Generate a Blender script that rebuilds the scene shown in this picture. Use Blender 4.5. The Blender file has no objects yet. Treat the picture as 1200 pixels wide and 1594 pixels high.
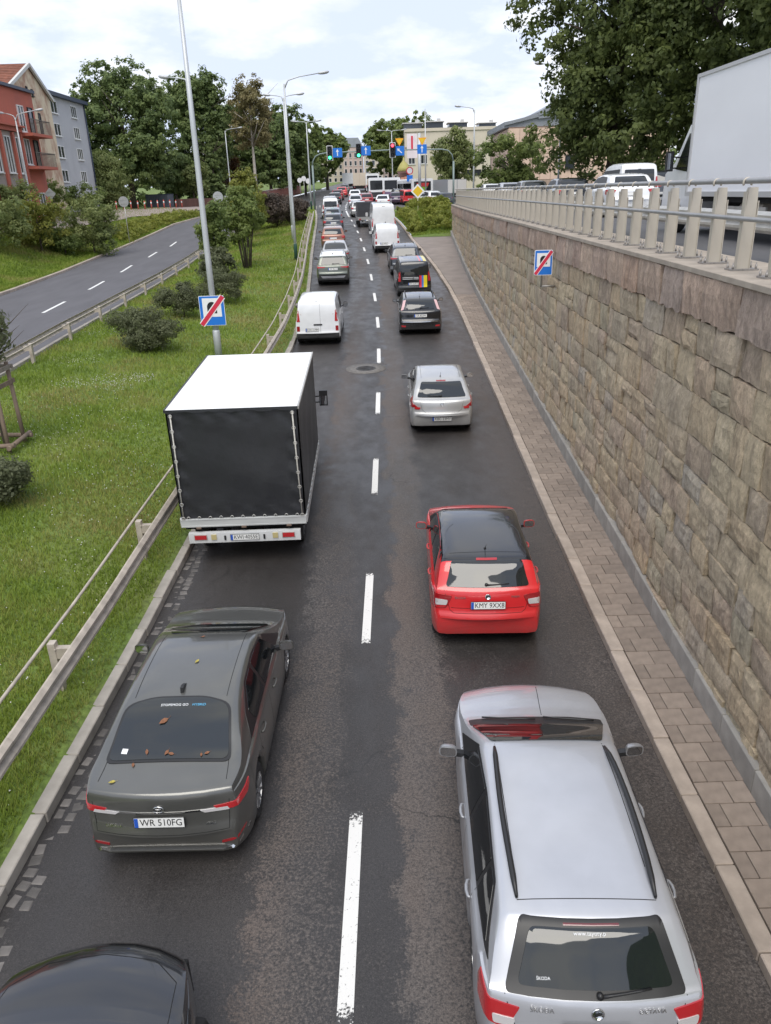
import bpy, bmesh, math, random
import numpy as np
from mathutils import Vector, Matrix
from mathutils.bvhtree import BVHTree
from mathutils.geometry import delaunay_2d_cdt
random.seed(7); RNG = np.random.default_rng(7)
R = math.radians
SC = bpy.context.scene
COL = SC.collection

# ---------------------------------------------------------------- camera
PITCH, ROLL = R(22.56), R(1.8)
cam = bpy.data.cameras.new('camera'); cam.sensor_fit = 'VERTICAL'; cam.sensor_height = 24.0
cam.lens = 24.0 * 1200 / 1594; cam.clip_start = 0.05; cam.clip_end = 6000
co = bpy.data.objects.new('camera', cam); COL.objects.link(co); SC.camera = co
_U = Vector((1, 0, 0)); _D = Vector((0, -math.sin(PITCH), -math.cos(PITCH))); _F = Vector((0, math.cos(PITCH), -math.sin(PITCH)))
_r = _U * math.cos(ROLL) + _D * math.sin(ROLL); _u = -(-_U * math.sin(ROLL) + _D * math.cos(ROLL))
co.matrix_world = Matrix(((_r.x, _u.x, -_F.x, 0), (_r.y, _u.y, -_F.y, 0), (_r.z, _u.z, -_F.z, 6.75), (0, 0, 0, 1)))

# ---------------------------------------------------------------- sky and sun
SUN_EL, SUN_AZ = R(56), R(186)          # azimuth measured from +y towards +x
w = bpy.data.worlds.new('World'); SC.world = w; w.use_nodes = True
nt = w.node_tree; nt.nodes.clear(); N = nt.nodes.new; K = nt.links.new
out = N('ShaderNodeOutputWorld'); bg = N('ShaderNodeBackground'); bg.inputs[1].default_value = 0.1
sky = N('ShaderNodeTexSky'); sky.sky_type = 'NISHITA'; sky.sun_disc = False
sky.sun_elevation = SUN_EL; sky.sun_rotation = SUN_AZ; sky.air_density = 1.0; sky.dust_density = 2.0
tc = N('ShaderNodeTexCoord'); sep = N('ShaderNodeSeparateXYZ'); K(tc.outputs['Generated'], sep.inputs[0])
zz = N('ShaderNodeMath'); zz.operation = 'MAXIMUM'; K(sep.outputs[2], zz.inputs[0]); zz.inputs[1].default_value = 0.0
za = N('ShaderNodeMath'); za.operation = 'ADD'; K(zz.outputs[0], za.inputs[0]); za.inputs[1].default_value = 0.28
dv = N('ShaderNodeVectorMath'); dv.operation = 'DIVIDE'; K(tc.outputs['Generated'], dv.inputs[0])
cb = N('ShaderNodeCombineXYZ'); K(za.outputs[0], cb.inputs[0]); K(za.outputs[0], cb.inputs[1]); K(za.outputs[0], cb.inputs[2]); K(cb.outputs[0], dv.inputs[1])
n1 = N('ShaderNodeTexNoise'); n1.inputs['Scale'].default_value = 2.1; n1.inputs['Detail'].default_value = 9; n1.inputs['Roughness'].default_value = 0.56
mp0 = N('ShaderNodeMapping'); mp0.inputs['Location'].default_value = (3.1, 1.7, 0.4); K(dv.outputs[0], mp0.inputs[0]); K(mp0.outputs[0], n1.inputs['Vector'])
rp = N('ShaderNodeValToRGB'); rp.color_ramp.elements[0].position = 0.47; rp.color_ramp.elements[1].position = 0.63
K(n1.outputs['Fac'], rp.inputs[0])
n2 = N('ShaderNodeTexNoise'); n2.inputs['Scale'].default_value = 3.4; n2.inputs['Detail'].default_value = 7; K(mp0.outputs[0], n2.inputs['Vector'])
rp2 = N('ShaderNodeValToRGB'); rp2.color_ramp.elements[0].position = 0.3; rp2.color_ramp.elements[1].position = 0.62
rp2.color_ramp.elements[0].color = (6.0, 6.2, 6.7, 1); rp2.color_ramp.elements[1].color = (7.6, 7.65, 7.7, 1); K(n2.outputs['Fac'], rp2.inputs[0])
veil = N('ShaderNodeMix'); veil.data_type = 'RGBA'; veil.inputs[0].default_value = 0.93; veil.inputs[7].default_value = (4.8, 5.35, 6.7, 1); K(sky.outputs[0], veil.inputs[6])
mx = N('ShaderNodeMix'); mx.data_type = 'RGBA'; K(rp.outputs[0], mx.inputs[0]); K(veil.outputs[2], mx.inputs[6]); K(rp2.outputs[0], mx.inputs[7])
K(mx.outputs[2], bg.inputs[0]); K(bg.outputs[0], out.inputs[0])
sl = bpy.data.lights.new('sun', 'SUN'); sl.energy = 1.5; sl.angle = R(42); sl.color = (1, 0.95, 0.86)
so = bpy.data.objects.new('sun', sl); COL.objects.link(so)
sd = Vector((math.sin(SUN_AZ) * math.cos(SUN_EL), math.cos(SUN_AZ) * math.cos(SUN_EL), math.sin(SUN_EL)))
so.rotation_euler = sd.to_track_quat('Z', 'Y').to_euler(); so.location = (0, 0, 60)
SC.view_settings.view_transform = 'Standard'; SC.view_settings.look = 'None'
SC.view_settings.exposure = 0.78; SC.view_settings.gamma = 1.0; SC.view_settings.use_curve_mapping = False

# ---------------------------------------------------------------- materials
MATS = {}
def new_mat(name):
    m = bpy.data.materials.new(name); m.use_nodes = True
    nt = m.node_tree; b = nt.nodes['Principled BSDF']
    return m, nt, b
def mat(name, col, rough=0.6, metal=0.0, coat=0.0, spec=0.5, noise=0.0, nscale=8.0, bump=0.0, bscale=40.0, dist=0.01, emit=None, es=1.0, stretch=None, ior=None, varo=0.0):
    """plain procedural material: colour with noise variation, bump, optional per-piece variation"""
    if name in MATS: return MATS[name]
    m, nt, b = new_mat(name); n = nt.nodes.new; k = nt.links.new
    c = (col[0], col[1], col[2], 1)
    b.inputs['Base Color'].default_value = c; b.inputs['Roughness'].default_value = rough; b.inputs['Metallic'].default_value = metal
    b.inputs['Coat Weight'].default_value = coat; b.inputs['Coat Roughness'].default_value = 0.04; b.inputs['Specular IOR Level'].default_value = spec
    if ior: b.inputs['IOR'].default_value = ior
    if emit:
        b.inputs['Emission Color'].default_value = (*emit, 1); b.inputs['Emission Strength'].default_value = es
    src = None
    if noise or bump or varo:
        tcn = n('ShaderNodeTexCoord'); mp = n('ShaderNodeMapping'); k(tcn.outputs['Object'], mp.inputs[0])
        if stretch: mp.inputs['Scale'].default_value = stretch
    if noise:
        t = n('ShaderNodeTexNoise'); t.inputs['Scale'].default_value = nscale; t.inputs['Detail'].default_value = 6; k(mp.outputs[0], t.inputs['Vector'])
        r_ = n('ShaderNodeMapRange'); r_.inputs[1].default_value = 0.3; r_.inputs[2].default_value = 0.7
        r_.inputs[3].default_value = 1 - noise; r_.inputs[4].default_value = 1 + noise; k(t.outputs['Fac'], r_.inputs[0])
        src = r_.outputs[0]
    if varo:
        oi = n('ShaderNodeObjectInfo'); ge = n('ShaderNodeNewGeometry')
        a = n('ShaderNodeMath'); a.operation = 'ADD'; k(oi.outputs['Random'], a.inputs[0]); k(ge.outputs['Random Per Island'], a.inputs[1])
        f = n('ShaderNodeMath'); f.operation = 'FRACT'; k(a.outputs[0], f.inputs[0])
        q = n('ShaderNodeMapRange'); q.inputs[3].default_value = 1 - varo; q.inputs[4].default_value = 1 + varo; k(f.outputs[0], q.inputs[0])
        if src is None: src = q.outputs[0]
        else:
            mu = n('ShaderNodeMath'); mu.operation = 'MULTIPLY'; k(src, mu.inputs[0]); k(q.outputs[0], mu.inputs[1]); src = mu.outputs[0]
    if src is not None:
        vm = n('ShaderNodeVectorMath'); vm.operation = 'SCALE'; vm.inputs[0].default_value = col; k(src, vm.inputs['Scale']); k(vm.outputs[0], b.inputs['Base Color'])
    if bump:
        t2 = n('ShaderNodeTexNoise'); t2.inputs['Scale'].default_value = bscale; t2.inputs['Detail'].default_value = 8; k(mp.outputs[0], t2.inputs['Vector'])
        bn = n('ShaderNodeBump'); bn.inputs['Strength'].default_value = bump; bn.inputs['Distance'].default_value = dist
        k(t2.outputs['Fac'], bn.inputs['Height']); k(bn.outputs[0], b.inputs['Normal'])
    MATS[name] = m
    return m
def paint(name, col, metal=0.0, rough=0.32):
    if name in MATS: return MATS[name]
    m = mat(name, col, rough, metal, coat=1.0, noise=0.05, nscale=3.0)
    nt = m.node_tree; b = nt.nodes['Principled BSDF']; n = nt.nodes.new; k = nt.links.new
    # thin uneven road film: roughness only
    t = n('ShaderNodeTexNoise'); t.inputs['Scale'].default_value = 4; t.inputs['Detail'].default_value = 8
    tcn = n('ShaderNodeTexCoord'); k(tcn.outputs['Object'], t.inputs['Vector'])
    r_ = n('ShaderNodeMapRange'); r_.inputs[1].default_value = 0.35; r_.inputs[2].default_value = 0.75; r_.inputs[3].default_value = 0.03; r_.inputs[4].default_value = 0.16
    k(t.outputs['Fac'], r_.inputs[0]); k(r_.outputs[0], b.inputs['Coat Roughness'])
    # road dirt thrown up on the lowest panels, in streaky patches
    sp = n('ShaderNodeSeparateXYZ'); k(tcn.outputs['Object'], sp.inputs[0])
    zr_ = n('ShaderNodeMapRange'); zr_.inputs[1].default_value = 0.72; zr_.inputs[2].default_value = 0.22; zr_.inputs[3].default_value = 0.0; zr_.inputs[4].default_value = 0.75; k(sp.outputs[2], zr_.inputs[0])
    t3 = n('ShaderNodeTexNoise'); t3.inputs['Scale'].default_value = 9; t3.inputs['Detail'].default_value = 9; t3.inputs['Roughness'].default_value = .7; k(tcn.outputs['Object'], t3.inputs['Vector'])
    mz = n('ShaderNodeMath'); mz.operation = 'MULTIPLY'; k(zr_.outputs[0], mz.inputs[0]); k(t3.outputs['Fac'], mz.inputs[1])
    mxx = n('ShaderNodeMix'); mxx.data_type = 'RGBA'; k(mz.outputs[0], mxx.inputs[0]); mxx.inputs[7].default_value = (0.10, 0.092, 0.082, 1)
    k(b.inputs['Base Color'].links[0].from_socket, mxx.inputs[6]); k(mxx.outputs[2], b.inputs['Base Color'])
    cw = n('ShaderNodeMapRange'); cw.inputs[1].default_value = 0; cw.inputs[2].default_value = .4; cw.inputs[3].default_value = 1.0; cw.inputs[4].default_value = .15; k(mz.outputs[0], cw.inputs[0]); k(cw.outputs[0], b.inputs['Coat Weight'])
    return m

# ---------------------------------------------------------------- mesh helpers
class MB:
    def __init__(s): s.v = []; s.f = []; s.m = []; s.s = []
    def add(s, vs, fs, mi=0, smooth=False):
        o = len(s.v); s.v.extend(tuple(v) for v in vs)
        for f in fs: s.f.append(tuple(i + o for i in f)); s.m.append(mi); s.s.append(smooth)
        return s
    def box(s, c, d, mi=0, rz=0.0, M=None):
        x, y, z = d[0] / 2, d[1] / 2, d[2] / 2
        vs = [Vector((a * x, b * y, e * z)) for e in (-1, 1) for b in (-1, 1) for a in (-1, 1)]
        if rz: vs = [Matrix.Rotation(rz, 3, 'Z') @ v for v in vs]
        if M is not None: vs = [M @ v for v in vs]
        vs = [v + Vector(c) for v in vs]
        return s.add(vs, [(0, 2, 3, 1), (4, 5, 7, 6), (0, 1, 5, 4), (2, 6, 7, 3), (0, 4, 6, 2), (1, 3, 7, 5)], mi)
    def bar(s, a, b, wx, wz, mi=0, up=(0, 0, 1)):
        a = Vector(a); b = Vector(b); t = (b - a).normalized(); sd_ = t.cross(Vector(up))
        if sd_.length < 1e-4: sd_ = t.cross(Vector((1, 0, 0)))
        sd_.normalize(); u = sd_.cross(t)
        vs = [p + sd_ * (i * wx / 2) + u * (j * wz / 2) for p in (a, b) for j in (-1, 1) for i in (-1, 1)]
        return s.add(vs, [(0, 1, 3, 2), (4, 6, 7, 5), (0, 4, 5, 1), (2, 3, 7, 6), (0, 2, 6, 4), (1, 5, 7, 3)], mi)
    def tube(s, pts, r, n=8, mi=0, cap=True, smooth=True):
        pts = [Vector(p) for p in pts]; L = len(pts); rr = r if isinstance(r, (list, tuple)) else [r] * L
        vs = []; ref = None
        for i, p in enumerate(pts):
            t = (pts[min(i + 1, L - 1)] - pts[max(i - 1, 0)]).normalized()
            if ref is None: ref = t.orthogonal().normalized()
            a = (ref - t * ref.dot(t)).normalized(); ref = a; b = t.cross(a)
            for j in range(n):
                th = 2 * math.pi * j / n; vs.append(p + (a * math.cos(th) + b * math.sin(th)) * rr[i])
        fs = [(i * n + j, i * n + (j + 1) % n, (i + 1) * n + (j + 1) % n, (i + 1) * n + j) for i in range(L - 1) for j in range(n)]
        s.add(vs, fs, mi, smooth)
        if cap:
            o = len(s.v) - len(vs)
            s.f.append(tuple(o + j for j in reversed(range(n)))); s.m.append(mi); s.s.append(False)
            s.f.append(tuple(o + (L - 1) * n + j for j in range(n))); s.m.append(mi); s.s.append(False)
        return s
    def lathe(s, prof, n=16, M=None, mi=0, smooth=True, axis='Z', cap=True):
        """prof: (radius, height) pairs"""
        vs = []
        for r, h in prof:
            for j in range(n):
                th = 2 * math.pi * j / n
                v = Vector((r * math.cos(th), r * math.sin(th), h))
                if axis == 'X': v = Vector((h, r * math.cos(th), r * math.sin(th)))
                if axis == 'Y': v = Vector((r * math.cos(th), h, r * math.sin(th)))
                vs.append(M @ v if M is not None else v)
        fs = [(i * n + j, i * n + (j + 1) % n, (i + 1) * n + (j + 1) % n, (i + 1) * n + j) for i in range(len(prof) - 1) for j in range(n)]
        if cap and prof[0][0] > 1e-5: fs.append(tuple(reversed(range(n))))
        if cap and prof[-1][0] > 1e-5: fs.append(tuple((len(prof) - 1) * n + j for j in range(n)))
        return s.add(vs, fs, mi, smooth)
    def prism(s, poly, y0, y1, plane='XZ', mi=0):
        """extruded polygon"""
        n = len(poly)
        def P(p, d):
            return {'XZ': (p[0], d, p[1]), 'YZ': (d, p[0], p[1]), 'XY': (p[0], p[1], d)}[plane]
        vs = [P(p, y0) for p in poly] + [P(p, y1) for p in poly]
        fs = [tuple(range(n)), tuple(reversed(range(n, 2 * n)))] + [(i, i + n, (i + 1) % n + n, (i + 1) % n) for i in range(n)]
        return s.add(vs, fs, mi)
    def mesh(s, name, mats, fix=True, sharp=None):
        me = bpy.data.meshes.new(name); me.from_pydata(s.v, [], s.f)
        for m in (mats if isinstance(mats, (list, tuple)) else [mats]): me.materials.append(m)
        me.polygons.foreach_set('material_index', s.m); me.polygons.foreach_set('use_smooth', s.s)
        if fix:
            b = bmesh.new(); b.from_mesh(me); bmesh.ops.recalc_face_normals(b, faces=b.faces); b.to_mesh(me); b.free()
        if sharp: me.set_sharp_from_angle(angle=R(sharp))
        me.update(); return me
    def obj(s, name, mats, parent=None, fix=True, sharp=None):
        return link(name, s.mesh(name, mats, fix, sharp), parent)
def link(name, me, parent=None):
    o = bpy.data.objects.new(name, me); COL.objects.link(o)
    if parent is not None: o.parent = parent
    return o
def tag(o, label=None, cat=None, group=None, kind=None):
    if label: o['label'] = label
    if cat: o['category'] = cat
    if group: o['group'] = group
    if kind: o['kind'] = kind
    return o
def thing(name, label, cat, loc=(0, 0, 0), rz=0.0, group=None):
    o = bpy.data.objects.new(name, None); o.empty_display_size = 0.2; COL.objects.link(o)
    o.location = loc; o.rotation_euler = (0, 0, rz)
    return tag(o, label, cat, group)
def dup(root, label=None, loc=None, rz=None):
    def cp(o, par):
        c = o.copy(); COL.objects.link(c)
        if par is not None:
            c.parent = par
        for ch in list(o.children): cp(ch, c)
        return c
    r = cp(root, None)
    if label: r['label'] = label
    if loc is not None: r.location = loc
    if rz is not None: r.rotation_euler = (0, 0, rz)
    return r
def quick_mesh(name, V, F, mats, mi=None, smooth=False, tri=True):
    """numpy arrays -> mesh (all faces the same size)"""
    me = bpy.data.meshes.new(name); nv = len(V); nf, k = F.shape
    me.vertices.add(nv); me.vertices.foreach_set('co', np.ascontiguousarray(V, dtype=np.float32).ravel())
    me.loops.add(nf * k); me.loops.foreach_set('vertex_index', np.ascontiguousarray(F, dtype=np.int32).ravel())
    me.polygons.add(nf); me.polygons.foreach_set('loop_start', np.arange(0, nf * k, k, dtype=np.int32))
    if smooth: me.polygons.foreach_set('use_smooth', np.ones(nf, dtype=bool))
    for m in (mats if isinstance(mats, (list, tuple)) else [mats]): me.materials.append(m)
    if mi is not None: me.polygons.foreach_set('material_index', np.asarray(mi, dtype=np.int32))
    me.update(calc_edges=True); me.validate(); return me
_txt = {}
def text_mesh(s, size, m, depth=0.0015, align='CENTER', sx=1.0, bold=0.0):
    key = (s, size, m.name, align, sx)
    if key in _txt: return _txt[key]
    cu = bpy.data.curves.new('lettering', 'FONT'); cu.body = s; cu.size = size; cu.align_x = align; cu.align_y = 'CENTER'; cu.extrude = depth; cu.resolution_u = 3; cu.offset = bold
    o = bpy.data.objects.new('lettering', cu); COL.objects.link(o); bpy.context.view_layer.update()
    me = bpy.data.meshes.new_from_object(o.evaluated_get(bpy.context.evaluated_depsgraph_get()))
    bpy.data.objects.remove(o); bpy.data.curves.remove(cu)
    me.materials.clear(); me.materials.append(m)
    if sx != 1.0: me.transform(Matrix.Diagonal((sx, 1, 1, 1)))
    me.name = 'lettering'; _txt[key] = me; return me
def cham_mesh(name, d, c, m):
    b = bmesh.new(); bmesh.ops.create_cube(b, size=1.0); bmesh.ops.scale(b, vec=d, verts=b.verts)
    bmesh.ops.bevel(b, geom=list(b.edges), offset=c, segments=1, affect='EDGES', profile=0.5)
    me = bpy.data.meshes.new(name); b.to_mesh(me); b.free(); me.materials.append(m); return me

# ---------------------------------------------------------------- ground plan (metres, surveyed from the photograph)
def ip(xs, ys): return lambda t: float(np.interp(t, xs, ys))
zr = ip([-40, 0, 4.58, 10.57, 16.57, 22.56, 28.55, 34.54, 40.53, 46.51, 52.49, 58.47, 64.45, 70.43, 76.41, 82.39, 90, 100, 110, 120, 135, 150, 190, 250, 400, 1500],
        [-.15, -.02, 0, .08, .31, .57, .86, 1.19, 1.57, 1.98, 2.41, 2.81, 3.16, 3.5, 3.79, 4.07, 4.4, 4.8, 5.2, 5.6, 6.1, 6.6, 7.7, 9.2, 12, 20])
xc = ip([-40, 4.6, 10.6, 16.6, 22.6, 28.6, 34.5, 40.5, 46.5, 52.5, 58.5, 64.5, 70.4, 76.4, 82.4, 90, 100, 110, 125, 150, 190, 250, 400],
        [-1.2, -.5, -.38, -.24, -.14, -.07, -.06, -.17, -.36, -.58, -.89, -1.21, -1.57, -1.97, -2.4, -3.0, -3.65, -3.95, -4.0, -3.8, -3.9, -3, -1])
xl = ip([-40, 5.8, 13.7, 20, 31, 37, 43.6, 50, 56.6, 68, 80, 90, 100, 110], [-4.2, -4.1, -3.93, -3.75, -3.5, -3.55, -3.75, -4.1, -4.5, -5.1, -5.75, -6.4, -7.2, -7.8])
xr = ip([-40, 5, 11, 15, 21.5, 30, 38, 43, 50, 55.6, 64, 72, 79, 90, 98], [3.2, 3.34, 3.37, 3.42, 3.55, 3.7, 3.78, 3.75, 3.5, 3.2, 2.69, 2.4, 2.1, 1.4, 0.9])
xw = ip([-40, 0, 6.4, 9.1, 13.1, 19.7, 28, 40.6, 50, 62, 70], [3.6, 4.05, 4.12, 4.22, 4.35, 4.51, 4.73, 4.98, 5.25, 5.75, 6.1])
zl = ip([-40, 24, 38, 46, 54, 62, 70, 80, 90, 100, 112], [1.5, 1.75, 2.0, 2.14, 2.37, 2.71, 3.0, 3.5, 4.05, 4.6, 5.28])
xe = ip([-40, 24, 30, 45, 60, 75, 90, 100, 112], [-10.6, -11.9, -12.2, -12.7, -13.2, -13.5, -13.0, -11.6, -8.2])
xf = ip([-40, 24, 43, 70, 90, 100, 112, 130, 150, 190, 250], [-19.2, -20, -20.6, -21.5, -22, -20.6, -18.2, -15.5, -13.6, -12, -11])
def sst(t): t = min(1, max(0, t)); return t * t * (3 - 2 * t)
def zup(y): return 5.6 if y < 70 else (5.6 + (zr(100) - 5.6) * sst((y - 70) / 30) if y < 100 else zr(y))
def lawn_z(x, y):
    a = xl(y) - 0.2; b = xe(y) + 0.1; t = (a - x) / max(a - b, 0.3)
    za, zb = zr(y) + 0.14, zl(y) + 0.02
    t = min(1, max(0, t))
    return za + (zb - za) * t + 0.22 * math.sin(math.pi * t) * min(1, max(0, (95 - y) / 30)) + 0.04 * math.sin(x * 1.3 + y * .37) * math.sin(y * .61) * (4 * t * (1 - t))
def bank_z(x, y):
    a = zl(y) + 0.14 if y < 112 else zr(y) + 0.1
    top = max(5.6, a + 0.02); d = (xf(y) - 0.2 - x)
    return a + (top - a) * sst(d / 9.0) + (0.05 * math.sin(x * .9) * math.sin(y * .5) if 1 < d < 30 else 0)
# ---------------------------------------------------------------- surface materials with their own marks
def asphalt_mat(name, dark, light, wet=True, brown=(0.075, 0.06, 0.052)):
    m, nt, b = new_mat(name); n = nt.nodes.new; k = nt.links.new
    g = n('ShaderNodeNewGeometry'); sp = n('ShaderNodeSeparateXYZ'); k(g.outputs['Position'], sp.inputs[0])
    def noise(scale, det=5, rough=0.55, vec=None, sc=None):
        t = n('ShaderNodeTexNoise'); t.inputs['Scale'].default_value = scale; t.inputs['Detail'].default_value = det; t.inputs['Roughness'].default_value = rough
        if sc:
            mp = n('ShaderNodeMapping'); mp.inputs['Scale'].default_value = sc; k(g.outputs['Position'], mp.inputs[0]); k(mp.outputs[0], t.inputs['Vector'])
        else: k(g.outputs['Position'], t.inputs['Vector'])
        return t.outputs['Fac']
    def mr(x, a, b_, c, d):
        t = n('ShaderNodeMapRange'); t.inputs[1].default_value = a; t.inputs[2].default_value = b_; t.inputs[3].default_value = c; t.inputs[4].default_value = d; k(x, t.inputs[0]); return t.outputs[0]
    def mth(op, a, b_):
        t = n('ShaderNodeMath'); t.operation = op; t.use_clamp = False
        for i, q in enumerate((a, b_)):
            if isinstance(q, (int, float)): t.inputs[i].default_value = q
            else: k(q, t.inputs[i])
        return t.outputs[0]
    def mixc(f, a, b_):
        t = n('ShaderNodeMix'); t.data_type = 'RGBA'
        if isinstance(f, (int, float)): t.inputs[0].default_value = f
        else: k(f, t.inputs[0])
        for i, q in ((6, a), (7, b_)):
            if isinstance(q, tuple): t.inputs[i].default_value = (*q, 1)
            else: k(q, t.inputs[i])
        return t.outputs[2]
    big = noise(0.35, 4, 0.5, sc=(1.6, 0.35, 1)); mid = noise(2.2, 6, 0.6, sc=(1, 0.6, 1)); fine = noise(34, 3, 0.7); agg = noise(150, 2, 0.6)
    # worn bands along the lanes (x measured across the road)
    wob = mth('ADD', sp.outputs[0], mr(mid, 0.2, 0.8, -0.35, 0.35))
    cr = n('ShaderNodeValToRGB'); cr.color_ramp.interpolation = 'EASE'
    el = cr.color_ramp.elements
    X0, X1 = -4.2, 3.8
    stops = [(-4.2, .25), (-3.3, .02), (-2.5, .12), (-1.75, .05), (-1.3, .75), (-0.75, .62), (-.45, .18), (-.05, .2), (.2, .95), (.7, .85), (1.0, .22), (1.6, .3), (2.1, .12), (2.7, .35), (3.3, .5), (3.8, .5)]
    el[0].position = 0; el[0].color = (.25,) * 3 + (1,); el[1].position = 1; el[1].color = (.5,) * 3 + (1,)
    for x, v in stops[1:-1]:
        e = el.new((x - X0) / (X1 - X0)); e.color = (v, v, v, 1)
    k(mr(wob, X0, X1, 0, 1), cr.inputs[0]); band = cr.outputs[0]
    fm = mth('ADD', mth('MULTIPLY', fine, 1.0), mth('MULTIPLY', mid, 0.30))
    th = mth('SUBTRACT', 0.93, mth('MULTIPLY', mth('MULTIPLY', band, mr(big, 0.3, 0.7, 0.75, 1.15)), 0.42))
    wear = mr(mth('SUBTRACT', fm, th), -0.09, 0.12, 0, 1)
    base = mixc(mr(big, .3, .7, 0, 1), tuple(c * 0.8 for c in dark), tuple(c * 1.3 for c in dark))
    edge = mr(sp.outputs[0], 1.9, 3.1, 0, 0.8)
    base = mixc(mth('MULTIPLY', edge, mr(fine, .35, .6, .2, 1)), base, brown)
    colr = mixc(mth('MULTIPLY', wear, 0.85), base, mixc(mr(big, .35, .65, 0, 1), light, tuple(a * f for a, f in zip(light, (1.15, 1.0, .92)))))
    fl = mr(agg, 0.66, 0.74, 0, 0.5)
    colr = mixc(fl, colr, (0.16, 0.155, 0.15))
    vo = n('ShaderNodeTexVoronoi'); vo.feature = 'DISTANCE_TO_EDGE'; vo.inputs['Scale'].default_value = .38
    wv = n('ShaderNodeVectorMath'); wv.operation = 'MULTIPLY_ADD'; tn = n('ShaderNodeTexNoise'); tn.inputs['Scale'].default_value = 1.6; tn.inputs['Detail'].default_value = 6; k(g.outputs['Position'], tn.inputs['Vector'])
    k(tn.outputs['Color'], wv.inputs[0]); wv.inputs[1].default_value = (1.1, 1.1, 0); k(g.outputs['Position'], wv.inputs[2]); k(wv.outputs[0], vo.inputs['Vector'])
    crk = mth('MULTIPLY', mr(vo.outputs['Distance'], .002, .007, 1, 0), mr(noise(.22, 2), .50, .62, 0, .7))
    colr = mixc(crk, colr, (.012, .012, .012))
    gv = n('ShaderNodeVectorMath'); gv.operation = 'SCALE'; k(colr, gv.inputs[0]); k(mr(mth('ADD', noise(75, 2, .7), mth('MULTIPLY', fine, .5)), .55, .95, .62, 1.5), gv.inputs['Scale'])
    k(gv.outputs[0], b.inputs['Base Color'])
    if wet:
        wm = mr(mth('ADD', mid, mth('MULTIPLY', big, 0.8)), 0.72, 1.1, 0.36, 0.60)
        k(mth('ADD', wm, mth('MULTIPLY', wear, 0.3)), b.inputs['Roughness'])
    else: b.inputs['Roughness'].default_value = 0.85
    bn = n('ShaderNodeBump'); bn.inputs['Strength'].default_value = 0.35; bn.inputs['Distance'].default_value = 0.004
    k(mth('ADD', agg, mth('MULTIPLY', wear, 0.5)), bn.inputs['Height']); k(bn.outputs[0], b.inputs['Normal'])
    return m
M_ROAD = asphalt_mat('wet_asphalt', (0.033, 0.030, 0.029), (0.098, 0.090, 0.085))
M_ROAD2 = mat('grey_asphalt', (0.105, 0.103, 0.112), 0.8, noise=0.12, nscale=0.9, bump=0.3, bscale=120, dist=0.004, stretch=(1.5, .35, 1))
M_ROAD3 = mat('junction_asphalt', (0.095, 0.094, 0.098), 0.7, noise=0.15, nscale=0.6, bump=0.2, bscale=90, dist=0.004)
M_PAVE = mat('smooth_pavement', (0.235, 0.20, 0.178), 0.85, noise=0.14, nscale=1.2, bump=0.3, bscale=60, dist=0.004)
M_KERB = mat('kerb_concrete', (0.37, 0.31, 0.26), 0.85, noise=0.16, nscale=5, bump=0.4, bscale=90, dist=0.004, varo=0.10)
M_KERBG = mat('kerb_concrete_grey', (0.34, 0.31, 0.27), 0.85, noise=0.18, nscale=4, bump=0.4, bscale=80, dist=0.004, varo=0.10)
M_SETT = mat('sett_stone', (0.125, 0.115, 0.107), 0.6, noise=0.25, nscale=9, bump=0.5, bscale=40, dist=0.008, varo=0.35)
M_PAVER = mat('paver_concrete', (0.26, 0.21, 0.172), 0.8, noise=0.14, nscale=7, bump=0.35, bscale=120, dist=0.003, varo=0.16)
M_JOINT = mat('paver_joint', (0.06, 0.05, 0.042), 0.95, noise=0.3, nscale=12)
M_PLINTH = mat('plinth_concrete', (0.31, 0.295, 0.27), 0.85, noise=0.2, nscale=3, bump=0.4, bscale=70, dist=0.005, varo=0.09)
M_MORTAR = mat('wall_mortar', (0.13, 0.115, 0.095), 0.95, noise=0.3, nscale=6, bump=0.6, bscale=30, dist=0.01)
M_WHITE = mat('road_paint', (0.72, 0.72, 0.70), 0.6, noise=0.06, nscale=14)
M_GALV = mat('galvanised_steel', (0.50, 0.49, 0.46), 0.45, 0.55, noise=0.12, nscale=6)
M_GALVD = mat('weathered_steel', (0.46, 0.405, 0.34), 0.65, 0.2, noise=0.22, nscale=5)
M_RAIL = mat('railing_paint', (0.52, 0.475, 0.40), 0.5, 0.3, noise=0.12, nscale=3, stretch=(1, 1, .4))
M_RAILP = mat('railing_tube_paint', (0.34, 0.34, 0.34), 0.45, 0.35, noise=0.1, nscale=5)
M_POLE = mat('lamp_pole_steel', (0.50, 0.52, 0.53), 0.45, 0.3, noise=0.08, nscale=5, stretch=(1, 1, .2))
M_PINK = None
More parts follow.
